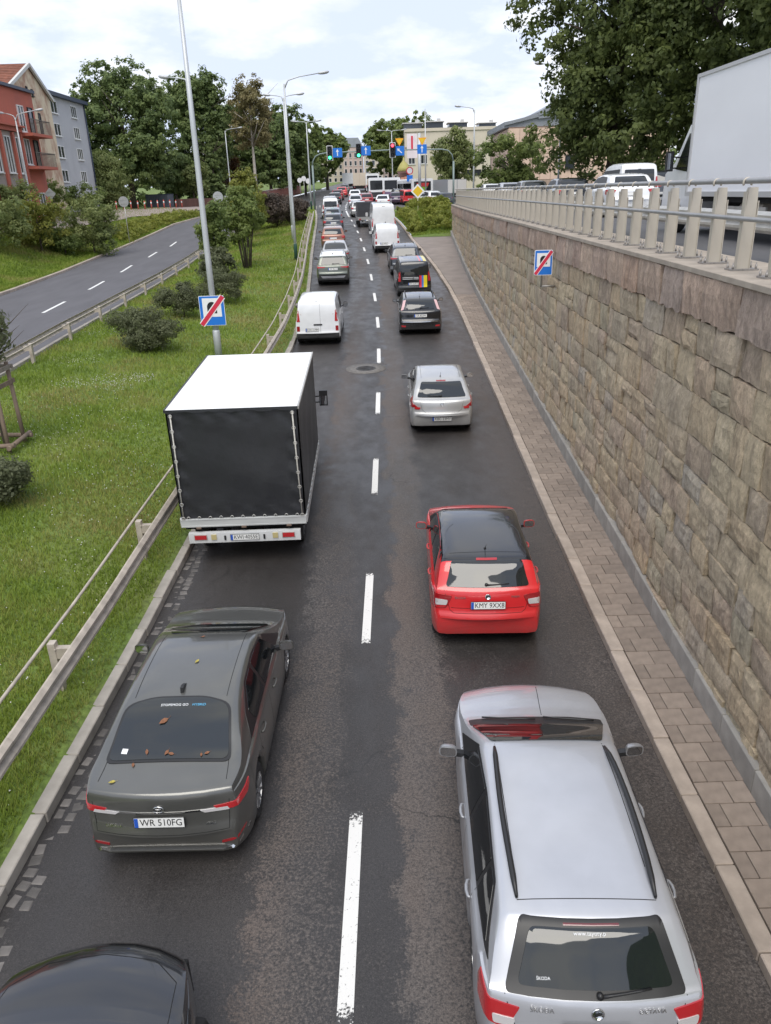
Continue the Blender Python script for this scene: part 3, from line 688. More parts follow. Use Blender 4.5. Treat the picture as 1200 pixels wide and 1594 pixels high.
M_REDB = mat('brake_lamp_lit', (0.32, 0.008, 0.012), 0.12, coat=1.0, emit=(1, .06, .07), es=0.06)
M_LAMPC = mat('lamp_clear', (0.62, 0.60, 0.60), 0.12, .2, coat=1.0)
M_AMBER = mat('lamp_amber', (0.55, 0.20, 0.03), 0.15, coat=1.0)
M_PLATE = mat('plate_white', (0.74, 0.74, 0.72), 0.45)
M_EU = mat('plate_blue', (0.02, 0.09, 0.45), 0.45)
M_INK = mat('plate_ink', (0.012, 0.012, 0.012), 0.5)
M_CHROME = mat('chrome', (0.72, 0.72, 0.72), 0.12, 1.0)
M_MIRROR = mat('mirror_glass', (0.55, 0.57, 0.6), 0.04, 1.0)
M_PRINT = mat('window_print', (0.75, 0.76, 0.77), 0.5)
M_SEAM = mat('panel_gap', (0.006, 0.006, 0.006), 0.8)
P_BLACK = paint('car_paint_black', (0.008, 0.009, 0.012), 0.2, .25)
P_SILVER = paint('car_paint_silver', (0.47, 0.48, 0.51), 0.42, .34)
P_SILVER2 = paint('car_paint_warm_silver', (0.44, 0.44, 0.435), 0.45, .34)
P_GREY = paint('car_paint_dark_grey', (0.115, 0.115, 0.107), 0.5, .33)
P_RED = paint('car_paint_red', (0.62, 0.018, 0.022), 0.05, .35)
P_WHITE = paint('car_paint_white', (0.78, 0.79, 0.80), 0.0, .38)
P_OLIVE = paint('car_paint_olive', (0.13, 0.145, 0.12), 0.5, .35)
P_BLUE = paint('car_paint_slate', (0.055, 0.062, 0.075), 0.5, .33)
P_COPPER = paint('car_paint_copper', (0.26, 0.12, 0.08), 0.5, .33)
P_DRED = paint('car_paint_dark_red', (0.22, 0.012, 0.02), 0.3, .33)

def chaikin(p, n=2):
    for _ in range(n):
        q = [p[0]]
        for a, b in zip(p[:-1], p[1:]):
            q += [(a[0] * .75 + b[0] * .25, a[1] * .75 + b[1] * .25), (a[0] * .25 + b[0] * .75, a[1] * .25 + b[1] * .75)]
        q.append(p[-1]); p = q
    return p
def rpoly(pts, r, n=4):
    """round the corners of a polygon"""
    o = []; L = len(pts)
    for i in range(L):
        p = Vector(pts[i]); a = Vector(pts[i - 1]) - p; b = Vector(pts[(i + 1) % L]) - p
        ri = r[i] if isinstance(r, (list, tuple)) else r
        d = min(ri, a.length * .45, b.length * .45)
        s = p + a.normalized() * d; e = p + b.normalized() * d
        for t in range(n + 1):
            t /= n; o.append(tuple(s * (1 - t) ** 2 + p * 2 * t * (1 - t) + e * t * t))
    return o
class Body:
    """lofted car shell; local y runs from the rear end (0) to the nose (L), z from the road"""
    def __init__(s, sp):
        s.sp = sp; s.L = sp['L']; s.W = sp['W']
        pr = chaikin(sp['prof'], 2)
        ys = []
        for (a, za), (b, zb) in zip(pr[:-1], pr[1:]):
            d = math.hypot(b - a, zb - za); n = max(1, int(d / .10))
            ys += [a + (b - a) * i / n for i in range(n)]
        ys.append(pr[-1][0])
        py = [p[0] for p in pr]; pz = [p[1] for p in pr]
        s.zt = lambda y: float(np.interp(y, py, pz))
        by = [p[0] for p in sp['belt']]; bz = [p[1] for p in sp['belt']]
        s.bl = lambda y: float(np.interp(y, by, bz))
        s.wr = sp.get('wr', .32); s.ra = s.wr + .055
        for yw in sp['wheels']:
            for c in (-1, -.995, -.95, -.86, -.7, -.45, -.15, .15, .45, .7, .86, .95, .995, 1): ys.append(yw + c * s.ra)
        ys = sorted(set(round(y, 4) for y in ys if 0 <= y <= s.L)); q = [ys[0]]
        for y in ys[1:]:
            if y - q[-1] > .002: q.append(y)
        s.ys = q
    def hw(s, y):
        sp = s.sp; kr, cr = sp.get('plan_r', (.10, .40)); kf, cf = sp.get('plan_f', (.20, .75))
        return s.W / 2 * (1 - kr * max(0, 1 - y / cr) ** 2.2 - kf * max(0, 1 - (s.L - y) / cf) ** 2.0)
    def sill(s, y):
        z0 = s.sp.get('sill', .20); z = z0 + .10 * max(0, 1 - y / .5) ** 2 + .06 * max(0, 1 - (s.L - y) / .5) ** 2
        for yw in s.sp['wheels']:
            d = abs(y - yw)
            if d < s.ra: z = max(z, s.wr + math.sqrt(s.ra ** 2 - d * d))
        return z
    def section(s, y):
        zt = s.zt(y); zs = min(s.sill(y), zt - .03); w_ = s.hw(y); zb = min(s.bl(y), zt - .012); h = zt - zb
        tum = s.sp.get('tumble', .30)
        P = [(.80 * w_, zs), (.955 * w_, zs), (.985 * w_, zs + (zb - zs) * .10), (w_, zs + (zb - zs) * .38), (.996 * w_, zs + (zb - zs) * .58), (.985 * w_, zs + (zb - zs) * .78), (.972 * w_, zs + (zb - zs) * .93), (.955 * w_, zb)]
        xs = .955 * w_ - .02 * min(1, h / .1)
        hh = h * s.sp.get('roof_edge', .88); top = h - hh
        for t in (.05, .3, .6, .85, 1.0):
            P.append((xs - tum * hh * (t ** 1.25), zb + hh * t))
        xe_ = xs - tum * hh
        cr = min(.09, top)
        P += [(xe_ - .02 - .02 * min(1, h), zb + hh + top * .42), (xe_ * .88, zt - top * .28), (xe_ * .62, zt - top * .11), (xe_ * .3, zt - top * .025), (0, zt)]
        return P
    def build(s, parent, mats, clad=0, roof_from=None):
        n = None; V = []; F = []; MI = []
        br, bf = s.sp.get('bow', (.12, .20)); lr = s.sp.get('bow_len', 1.2)
        rows = []
        for y in s.ys:
            P = s.section(y); w0 = s.W / 2
            row = []
            full = [(x, z) for x, z in P] + [(-x, z) for x, z in reversed(P[:-1])]
            for x, z in full:
                q = (abs(x) / w0) ** 2.2
                dz = 1.0
                yy = y + br * q * max(0, 1 - y / lr) * dz - bf * q * max(0, 1 - (s.L - y) / 1.5)
                row.append(len(V)); V.append((x, yy, z))
            rows.append(row); n = len(row)
        zr0, zr1 = s.sp.get('roof_span', (9, 9))
        for i in range(len(rows) - 1):
            ym = (s.ys[i] + s.ys[i + 1]) / 2
            for j in range(n - 1):
                f = (rows[i][j], rows[i][j + 1], rows[i + 1][j + 1], rows[i + 1][j]); F.append(f)
                zc = sum(V[q][2] for q in f) / 4; k = min(j, n - 2 - j); mi = 0
                if clad and (zc < clad or (k <= 2 and any(abs(ym - yw) < s.ra + .02 for yw in s.sp['wheels']) and zc < s.wr * 2 + .12)): mi = 1
                if k >= 12 and zr0 < ym < zr1: mi = 2
                MI.append(mi)
        F.append(tuple(rows[0])); MI.append(1 if clad else 0); F.append(tuple(reversed(rows[-1]))); MI.append(0)
        me = bpy.data.meshes.new('body'); me.from_pydata(V, [], F)
        for m in mats: me.materials.append(m)
        me.polygons.foreach_set('material_index', MI); me.polygons.foreach_set('use_smooth', [True] * len(F))
        b = bmesh.new(); b.from_mesh(me); bmesh.ops.recalc_face_normals(b, faces=b.faces); b.to_mesh(me); b.free()
        me.set_sharp_from_angle(angle=R(38)); me.update()
        s.bvh = BVHTree.FromPolygons([Vector(v) for v in V], F)
        return link('body', me, parent)
    def cast(s, o, d):
        h, nrm, _, _ = s.bvh.ray_cast(o, d)
        if h is None:
            h, nrm, _, _ = s.bvh.find_nearest(o + d * 4.0)
            return h, -d
        if nrm.dot(d) > 0: nrm = -nrm
        return h, nrm
    def panel(s, name, poly, plane, m, parent, off=.006, step=.09, thick=.0, d=None):
        """sheet following the shell: polygon in a plane, thrown onto the body along the plane's direction"""
        if plane == 'rear': r, u, dd = Vector((1, 0, 0)), Vector((0, 0, 1)), Vector((0, 1, 0))
        elif plane == 'front': r, u, dd = Vector((1, 0, 0)), Vector((0, 0, 1)), Vector((0, -1, 0))
        elif plane == 'top': r, u, dd = Vector((1, 0, 0)), Vector((0, 1, 0)), Vector((0, 0, -1))
        elif plane == 'right': r, u, dd = Vector((0, 1, 0)), Vector((0, 0, 1)), Vector((-1, 0, 0))
        elif plane == 'left': r, u, dd = Vector((0, 1, 0)), Vector((0, 0, 1)), Vector((1, 0, 0))
        elif plane == 'rr': dd = Vector((-.64, .77, 0)); r, u = Vector((.77, .64, 0)), Vector((0, 0, 1))
        elif plane == 'rl': dd = Vector((.64, .77, 0)); r, u = Vector((.77, -.64, 0)), Vector((0, 0, 1))
        B = []
        for i in range(len(poly)):
            a = Vector(poly[i]); b = Vector(poly[(i + 1) % len(poly)]); n = max(1, int((b - a).length / step))
            B += [a + (b - a) * (t / n) for t in range(n)]
        nb = len(B); pts = list(B)
        x0 = min(p.x for p in B); x1 = max(p.x for p in B); y0 = min(p.y for p in B); y1 = max(p.y for p in B)
        def inside(q):
            c = False
            for i in range(nb):
                a = B[i]; b = B[i - 1]
                if (a.y > q.y) != (b.y > q.y) and q.x < (b.x - a.x) * (q.y - a.y) / (b.y - a.y) + a.x: c = not c
            return c
        nx = int((x1 - x0) / step); ny = int((y1 - y0) / step)
        for i in range(1, nx + 1):
            for j in range(1, ny + 1):
                q = Vector((x0 + (x1 - x0) * i / (nx + 1), y0 + (y1 - y0) * j / (ny + 1)))
                if inside(q) and min((q - e).length for e in B) > step * .4: pts.append(q)
        vs, _, fs, *_ = delaunay_2d_cdt([p.to_2d() for p in pts], [(i, (i + 1) % nb) for i in range(nb)], [], 1, 1e-5)
        V = []
        for p in vs:
            h, nrm = s.cast(r * p.x + u * p.y - dd * 6, dd)
            V.append(h + nrm * off if thick == 0 else h - dd * off)
        F = [tuple(f) for f in fs]
        # thin rim back into the shell
        from collections import Counter
        ec = Counter()
        for f in F:
            for a, b in zip(f, f[1:] + f[:1]): ec[(min(a, b), max(a, b))] += 1
        o = len(V); mp = {}
        for (a, b), c in ec.items():
            if c == 1:
                for q in (a, b):
                    if q not in mp: mp[q] = len(V); V.append(V[q] + dd * (off + .004 + thick))
                F.append((a, b, mp[b], mp[a]))
        me = bpy.data.meshes.new(name); me.from_pydata([tuple(v) for v in V], [], F); me.materials.append(m)
        me.polygons.foreach_set('use_smooth', [True] * len(F))
        b = bmesh.new(); b.from_mesh(me); bmesh.ops.recalc_face_normals(b, faces=b.faces)
        b.faces.ensure_lookup_table()
        tot = sum((f.normal.dot(dd) * f.calc_area() for f in b.faces), 0.0)
        if tot > 0: bmesh.ops.reverse_faces(b, faces=b.faces)
        b.to_mesh(me); b.free(); me.set_sharp_from_angle(angle=R(50))
        return link(name, me, parent)
    def seam(s, pts, plane, parent, wd=.007, m=None, name='panel_seam', off=.0015):
        dd = {'rear': Vector((0, 1, 0)), 'top': Vector((0, 0, -1)), 'right': Vector((-1, 0, 0)), 'left': Vector((1, 0, 0))}[plane]
        f = {'rear': lambda p: Vector((p[0], -6, p[1])), 'top': lambda p: Vector((p[0], p[1], 6)), 'right': lambda p: Vector((6, p[0], p[1])), 'left': lambda p: Vector((-6, p[0], p[1]))}[plane]
        Q = []
        for a, b in zip(pts[:-1], pts[1:]):
            n = max(1, int(math.dist(a, b) / .06)); Q += [(a[0] + (b[0] - a[0]) * t / n, a[1] + (b[1] - a[1]) * t / n) for t in range(n)]
        Q.append(pts[-1]); H = [s.cast(f(p), dd) for p in Q]
        V = []; F = []
        for i, (h, nn) in enumerate(H):
            t = (H[min(i + 1, len(H) - 1)][0] - H[max(i - 1, 0)][0]).normalized(); sd_ = t.cross(nn).normalized()
            V += [h + nn * off + sd_ * wd / 2, h + nn * off - sd_ * wd / 2]
            if i: F.append((2 * i - 2, 2 * i - 1, 2 * i + 1, 2 * i))
        me = bpy.data.meshes.new(name); me.from_pydata([tuple(v) for v in V], [], F); me.materials.append(m or M_SEAM)
        return link(name, me, parent)
def wheel_mesh(r, wd, spokes, mrim):
    t = MB(); a = wd / 2
    t.lathe([(r * .64, -a), (r * .90, -a * 1.02), (r * .975, -a * .8), (r, -a * .4), (r, a * .4), (r * .975, a * .8), (r * .90, a * 1.02), (r * .64, a)], 28, axis='X', cap=False)
    tm = t.mesh('wheel', M_TYRE, sharp=40)
    k = MB(); k.lathe([(r * .66, a * .94), (r * .62, a * .90), (r * .60, a * .55), (.0, a * .5)], 24, axis='X', mi=1, cap=False)
    for i in range(spokes):
        th = 2 * math.pi * i / spokes; c, s_ = math.cos(th), math.sin(th)
        k.bar((a * .86, c * r * .10, s_ * r * .10), (a * .88, c * r * .62, s_ * r * .62), r * .16 if spokes < 7 else r * .09, .02, 0, up=(1, 0, 0))
    k.lathe([(r * .17, a * .8), (r * .15, a * .94), (0, a * .94)], 12, axis='X')
    k.lathe([(r * .655, a * .8), (r * .66, a * .97), (r * .61, a * .97), (r * .60, a * .7)], 24, axis='X', cap=False)
    return tm, k.mesh('rim', [mrim, M_TRIM], sharp=40)
def plate(parent, pos, nrm, text, w_=.52, h=.114, label=None, yaw_text=1.0):
    """number plate: white board, blue band, black characters"""
    z = Vector(nrm).normalized(); x = Vector((0, 0, 1)).cross(z).normalized(); y = z.cross(x)
    Mx = Matrix(((x.x, y.x, z.x, pos[0]), (x.y, y.y, z.y, pos[1]), (x.z, y.z, z.z, pos[2]), (0, 0, 0, 1)))
    b = MB(); b.box((0, 0, .006), (w_ + .012, h + .012, .010), 1); b.box((0, 0, .0115), (w_, h, .003), 0)
    o = b.obj('number_plate', [M_PLATE, M_TRIM], parent); o.matrix_local = Mx
    e = MB(); e.box((-w_ / 2 + .022, 0, .0145), (.040, h - .004, .002)); e.obj('country_band', M_EU, o)
    if text:
        q = link('plate_text', text_mesh(text, h * 1.0, M_INK, .0008, sx=.84, bold=0.0), o); q.location = (.022, 0, .0142)
    return o
def mirror_part(parent, side, y, z, x, col, glass=True, size=(.20, .10, .14)):
    b = MB(); sx, sy, sz = size
    P = []
    for t in np.linspace(0, 1, 5):
        k = math.sqrt(max(0, 1 - t * t)) * .9 + .1
        P.append((t * sy, k))
    V = []; F = []; n = 12
    for d, k in P:
        for j in range(n):
            th = 2 * math.pi * j / n; c, s_ = math.cos(th), math.sin(th)
            ex = math.copysign(abs(c) ** .6, c) * sx / 2 * k; ez = math.copysign(abs(s_) ** .6, s_) * sz / 2 * k
            V.append((ex, d, ez))
    F = [(i * n + j, i * n + (j + 1) % n, (i + 1) * n + (j + 1) % n, (i + 1) * n + j) for i in range(4) for j in range(n)] + [tuple(4 * n + j for j in range(n)), tuple(reversed(range(n)))]
    b.add(V, F, 0, True)
    b.bar((-side * sx * .35, sy * .35, -sz * .25), (-side * (sx * .5 + .11), sy * .7, -sz * .5), .07, .05, 1)
    o = b.obj('wing_mirror', [col, M_TRIM], parent, sharp=45); o.location = (x, y, z); o.rotation_euler = (0, 0, side * .12)
    if glass:
        g = MB(); pl_ = rpoly([(-sx * .42, -sz * .40), (sx * .42, -sz * .40), (sx * .42, sz * .40), (-sx * .42, sz * .40)], .04)
        g.prism([(a, c) for a, c in pl_], -.004, -.001, 'XZ'); g.obj('mirror_glass', M_MIRROR, o)
    return o
def make_car(name, label, cat, sp, x, y, paint_m, yaw=0.0, group=None, lod=0, zf=zr, roofm=None, plate_text=None, brake=True, mirror_m=None, pitch=None):
    """one vehicle: Empty at the middle of its rear end on the road; parts are its children"""
    root = thing(name, label, cat, group=group)
    L, W = sp['L'], sp['W']; ca, sa = math.cos(yaw), math.sin(yaw)
    y1 = y + ca * sp['wheels'][0]; y2 = y + ca * sp['wheels'][1]; z1, z2 = zf(y1), zf(y2)
    pt = math.atan2(z2 - z1, sp['wheels'][1] - sp['wheels'][0]) if pitch is None else pitch
    root.matrix_world = Matrix.Translation((x, y, z1 - math.tan(pt) * sp['wheels'][0] + .002)) @ Matrix.Rotation(yaw, 4, 'Z') @ Matrix.Rotation(pt, 4, 'X')
    B = Body(sp); clad = sp.get('clad', 0)
    B.build(root, [paint_m, M_CLAD, roofm or paint_m], clad)
    ub = MB(); ub.box((0, L / 2, .42), (W - 2 * sp.get('inset', .27), L - .35, .40)); ub.obj('underbody_light_block', M_UNDER, root)  # dark box added inside the open-bottomed shell to block light
    # wheels
    key = (sp.get('wr', .32), sp.get('tw', .20), sp.get('spokes', 5), sp.get('rim', 0))
    if key not in _wh: _wh[key] = wheel_mesh(key[0], key[1], key[2], M_RIMD if key[3] else M_RIM)
    tm, rm = _wh[key]
    for yw in sp['wheels']:
        for sx in (-1, 1):
            o = link('wheel', tm, root); o.matrix_local = Matrix.Translation((sx * (W / 2 - key[1] / 2 - .03), yw, key[0])) @ Matrix.Rotation(math.pi if sx < 0 else 0, 4, 'Z')
            if lod < 2: link('rim', rm, o)
    # glass
    for nm, pl_, poly, rad in sp.get('glass', []):
        if pl_ == 'side':
            for s_ in ('right', 'left'): B.panel(nm, rpoly(poly, rad), s_, M_GLASS2 if nm != 'window_surround' else M_TRIM, root, off=.006 if nm != 'window_surround' else .003)
        else:
            full = poly + [(-a, c) for a, c in reversed(poly)]
            mm = M_TRIM if nm == 'glass_border' else M_GLASS
            B.panel(nm, rpoly(full, rad), pl_, mm, root, off=.013 if nm != 'glass_border' else .008, step=.05 if lod < 1 else .1)
    # lamps
    for nm, pl_, poly, rad, mm, off in sp.get('lamps', []):
        if mm is M_REDB and not brake: mm = M_RED
        if pl_ in ('rr', 'right'):
            B.panel(nm, rpoly(poly, rad), pl_, mm, root, off=off, thick=.01, step=.05)
            B.panel(nm, rpoly([(a if pl_ == 'right' else -a, c) for a, c in poly], rad), 'left' if pl_ == 'right' else 'rl', mm, root, off=off, thick=.01, step=.05)
        elif pl_ == 'rearpair':
            for s_ in (1, -1): B.panel(nm, rpoly([(s_ * a, c) for a, c in poly], rad), 'rear', mm, root, off=off, thick=.01, step=.05)
        else: B.panel(nm, rpoly(poly, rad), pl_, mm, root, off=off, thick=.008, step=.06)
    # plate
    if 'plate' in sp:
        px, pz = sp['plate'][:2]; h, nn = B.cast(Vector((px, -6, pz)), Vector((0, 1, 0))); nn = Vector((0, -1, min(.4, max(-.3, nn.z)))).normalized()
        ww, hh = sp['plate'][2:] if len(sp['plate']) > 2 else (.52, .114)
        plate(root, h + nn * .022, nn, plate_text if lod < 2 else None, ww, hh)
    # mirrors
    if 'mirror' in sp and lod < 2:
        my, mz, mo = sp['mirror']
        for sx in (-1, 1): mirror_part(root, sx, my, mz, sx * (W / 2 + mo), mirror_m or paint_m, lod == 0 or sp.get('mg', False), sp.get('msize', (.20, .10, .14)))
    if lod < 1:
        for hy, hz in sp.get('handles', []):
            for sx, pl_ in ((1, 'right'), (-1, 'left')):
                h, nn = B.cast(Vector((sx * 6, hy, hz)), Vector((-sx, 0, 0)))
                b = MB(); b.tube([(0, -.095, 0), (sx * .022, -.085, 0), (sx * .034, -.03, .004), (sx * .034, .03, .004), (sx * .022, .085, 0), (0, .095, 0)], [.012, .014, .016, .016, .014, .012], 8)
                o = b.obj('door_handle', sp.get('handle_m') or paint_m, root); o.location = h
        for pl_, pts in sp.get('seams', []):
            if pl_ == 'side':
                for s_ in ('right', 'left'): B.seam(pts, s_, root)
            else: B.seam(pts, pl_, root)
    for y0, y1_, xr_ in sp.get('rails', []):
        for sx in (-1, 1):
            pts = []
            for t in np.linspace(y0, y1_, 12):
                h, _ = B.cast(Vector((sx * (xr_ + .03 * math.sin(math.pi * (t - y0) / (y1_ - y0))), t, 6)), Vector((0, 0, -1))); e = min(t - y0, y1_ - t)
                pts.append(h + Vector((0, 0, .012 + .032 * min(1, e / .25))))
            b = MB(); b.tube(pts, [.014] + [.026] * 10 + [.014], 8)
            for t in (0, 11): b.tube([pts[t], pts[t] - Vector((0, 0, .03))], .012, 6)
            b.obj('roof_rail', sp.get('rail_m') or M_TRIM, root)
    if 'antenna' in sp:
        ay, kind = sp['antenna']; h, _ = B.cast(Vector((0, ay, 6)), Vector((0, 0, -1))); b = MB()
        if kind == 'fin': b.prism([(-.10, -.01), (.09, -.01), (.06, .012), (-.04, .055), (-.085, .05)], -.018, .018, 'YZ')
        else: b.lathe([(.022, -.005), (.02, .012), (.008, .02), (0, .02)], 8); b.tube([(0, 0, .012), (0, -.20, .17)], [.005, .003], 6)
        o = b.obj('antenna', M_TRIM, root); o.location = h
    if 'wiper' in sp:
        (ax, az), (bx, bz) = sp['wiper']; n_ = 5; pts = []
        for t in np.linspace(0, 1, n_):
            h, nn = B.cast(Vector((ax + (bx - ax) * t, -6, az + (bz - az) * t)), Vector((0, 1, 0))); pts.append(h + nn * .028)
        b = MB(); b.tube(pts, [.016, .012, .010, .009, .008], 6); b.lathe([(.026, 0), (.026, .03), (0, .034)], 10, Matrix.Translation(pts[0] + Vector((0, .02, 0))) @ Matrix.Rotation(R(70), 4, 'X'))
        b.obj('rear_wiper', M_TRIM, root)
    root['_b'] = 1; del root['_b']
    return root, B
_wh = {}
def surf(B, p, plane):
    if plane == 'rear': return B.cast(Vector((p[0], -6, p[1])), Vector((0, 1, 0)))
    return B.cast(Vector((p[0], p[1], 6)), Vector((0, 0, -1)))
def badge_text(root, B, s, px, pz, size, m=None, name='lettering', plane='rear', flip=False, off=.009):
    h, nn = surf(B, (px, pz), plane)
    x = Vector((1, 0, 0)); z = nn.normalized(); x = (x - z * x.dot(z)).normalized(); y = z.cross(x)
    if flip: x, y = -x, -y
    o = link(name, text_mesh(s, size, m or M_CHROME, .002), root)
    p = h + z * off; o.matrix_local = Matrix(((x.x, y.x, z.x, p.x), (x.y, y.y, z.y, p.y), (x.z, y.z, z.z, p.z), (0, 0, 0, 1)))
    return o
def emblem(root, B, px, pz, r, kind, plane='rear'):
    h, nn = surf(B, (px, pz), plane); z = nn.normalized(); x = Vector((1, 0, 0)); x = (x - z * x.dot(z)).normalized(); y = z.cross(x)
    b = MB()
    if kind == 'wing':
        b.lathe([(r, 0), (r, .006), (r * .84, .009), (r * .84, .006), (0, .006)], 20)
        b.prism([(-r * .5, -r * .35), (r * .1, -r * .1), (r * .55, r * .05), (r * .3, r * .22), (-r * .05, r * .25), (r * .1, r * .5), (-r * .35, r * .2)], .007, .012, 'XY', 1)
    elif kind == 'oval':
        for sc_, hh in ((1, .008),):
            n = 24
            for rx_, ry_, cx_, cy_ in ((r, r * .66, 0, 0), (r * .30, r * .60, 0, 0), (r * .62, r * .26, 0, r * .3)):
                b.tube([(cx_ + rx_ * math.cos(t), cy_ + ry_ * math.sin(t), hh) for t in np.linspace(0, 2 * math.pi, n)], r * .085, 6, cap=False)
    elif kind == 'bolt':
        b.tube([(r * math.cos(t), r * math.sin(t), .006) for t in np.linspace(0, 2 * math.pi, 22)], r * .12, 6, cap=False)
        b.prism([(-r * 1.0, -r * .16), (-r * .1, -r * .16), (-r * .25, -r * .34), (r * 1.0, r * .16), (r * .1, r * .16), (r * .25, r * .34)], .004, .010, 'XY')
    else:
        b.lathe([(r, 0), (r, .006), (0, .008)], 16)
    o = b.obj('emblem', [M_CHROME, M_TRIM], root)
    p = h + z * .003; o.matrix_local = Matrix(((x.x, y.x, z.x, p.x), (x.y, y.y, z.y, p.y), (x.z, y.z, z.z, p.z), (0, 0, 0, 1)))
    return o

def S_(**k): return k
SEDAN = S_(L=4.63, W=1.79, prof=[(0, .56), (.02, .62), (.05, .70), (.07, .94), (.10, 1.035), (.16, 1.055), (.55, 1.085), (1.0, 1.31), (1.35, 1.405), (1.9, 1.435), (2.4, 1.415), (2.72, 1.36), (3.5, .985), (4.25, .86), (4.55, .70), (4.63, .56)],
    belt=[(0, .98), (.6, .985), (1.2, .97), (2.5, .93), (3.5, .90), (4.63, .8)], wheels=(.92, 3.62), wr=.325, plan_r=(.14, .55), plan_f=(.20, .8), bow=(.16, .22), tumble=.42, spokes=10, sill=.19,
    glass=[('window_surround', 'side', [(.98, 1.0), (3.35, .93), (2.74, 1.30), (2.2, 1.365), (1.6, 1.355), (1.18, 1.20)], .05), ('side_window', 'side', [(1.35, 1.01), (1.98, .985), (1.94, 1.33), (1.62, 1.325), (1.28, 1.17)], .04), ('side_window', 'side', [(2.06, .98), (2.98, .955), (2.65, 1.285), (2.2, 1.335), (2.02, 1.335)], .04),
           ('glass_border', 'top', [(.69, .53), (.60, 1.20), (.30, 1.30)], [.1, .12, .1, .1, .12, .1]), ('rear_window', 'top', [(.66, .56), (.575, 1.18), (.30, 1.275)], [.1, .12, .1, .1, .12, .1]), ('windscreen', 'top', [(.50, 2.76), (.70, 3.42)], .08)],
    lamps=[('tail_lamp', 'rr', [(.50, .868), (.90, .893), (.985, .92), (.985, .865), (.92, .80), (.55, .815)], .015, M_REDB, .012), ('reversing_lamp', 'rearpair', [(.42, .845), (.70, .84), (.72, .80), (.47, .81)], .01, M_LAMPC, .012),
           ('chrome_strip', 'rear', [(-.46, .845), (.46, .845), (.46, .825), (-.46, .825)], .004, M_CHROME, .006), ('bumper_strip', 'rear', [(-.86, .40), (-.62, .30), (.62, .30), (.86, .40), (.86, .375), (.64, .265), (-.64, .265), (-.86, .375)], .01, M_CHROME, .006),
           ('reflector', 'rearpair', [(.60, .40), (.84, .47), (.84, .44), (.60, .37)], .006, M_RED, .008)],
    plate=(0, .745), mirror=(2.92, .985, .10), handles=[(1.42, .83), (2.35, .80)], antenna=(1.45, 'fin'),
    seams=[('top', [(-.68, .30), (-.66, .60)]), ('top', [(.68, .30), (.66, .60)]), ('rear', [(-.72, .92), (-.70, .58), (.70, .58), (.72, .92)]), ('side', [(1.22, .98), (1.18, .75), (1.28, .62)]), ('side', [(2.02, .97), (2.04, .3)]), ('side', [(3.12, .93), (3.1, .3)]), ('top', [(-.53, 1.30), (-.53, 2.7)]), ('top', [(.53, 1.30), (.53, 2.7)])])
HATCH = S_(L=4.0, W=1.735, prof=[(0, .57), (.015, .62), (.06, .68), (.09, .92), (.12, 1.00), (.16, 1.03), (.40, 1.385), (.62, 1.435), (1.5, 1.47), (2.0, 1.45), (2.38, 1.39), (3.05, 1.0), (3.72, .86), (3.94, .68), (4.0, .56)],
    belt=[(0, .98), (1.0, .965), (2.4, .93), (4, .84)], wheels=(.66, 3.13), wr=.31, plan_r=(.10, .45), bow=(.13, .22), tumble=.30, sill=.19,
    glass=[('window_surround', 'side', [(.70, 1.04), (2.98, .95), (2.36, 1.33), (1.6, 1.39), (.95, 1.36)], .05), ('side_window', 'side', [(.86, 1.05), (1.62, 1.0), (1.58, 1.37), (1.02, 1.335)], .04), ('side_window', 'side', [(1.70, .99), (2.68, .965), (2.30, 1.30), (1.66, 1.355)], .04),
           ('rear_window', 'rear', [(.64, 1.045), (.60, 1.15), (.545, 1.365)], [.05, .05, .05, .05, .05, .05]), ('windscreen', 'top', [(.55, 2.42), (.70, 3.0)], .07)],
    lamps=[('tail_lamp', 'rr', [(.50, .93), (.86, .96), (1.03, .94), (1.0, .80), (.90, .69), (.56, .73)], .03, M_RED, .012), ('reversing_lamp', 'rearpair', [(.61, .86), (.80, .87), (.80, .77), (.63, .78)], .02, M_LAMPC, .018), ('tail_lamp', 'rearpair', [(.63, .775), (.80, .765), (.79, .72), (.66, .735)], .015, M_REDB, .018),
           ('brake_lamp', 'rear', [(-.16, 1.40), (.16, 1.40), (.16, 1.382), (-.16, 1.382)], .004, M_REDB, .012)],
    plate=(0, .80), mirror=(2.48, 1.0, .10), handles=[(.98, .90), (1.92, .87)], antenna=(.72, 'mast'), wiper=((-.02, 1.075), (.32, 1.085)),
    seams=[('rear', [(-.66, 1.0), (-.58, .70), (-.52, .655), (.52, .655), (.58, .70), (.66, 1.0)]), ('rear', [(-.56, .735), (.56, .735)]), ('side', [(.86, 1.0), (.92, .6)]), ('side', [(1.66, .98), (1.68, .28)]), ('side', [(2.76, .95), (2.76, .28)]), ('top', [(-.56, .62), (.56, .62)])])
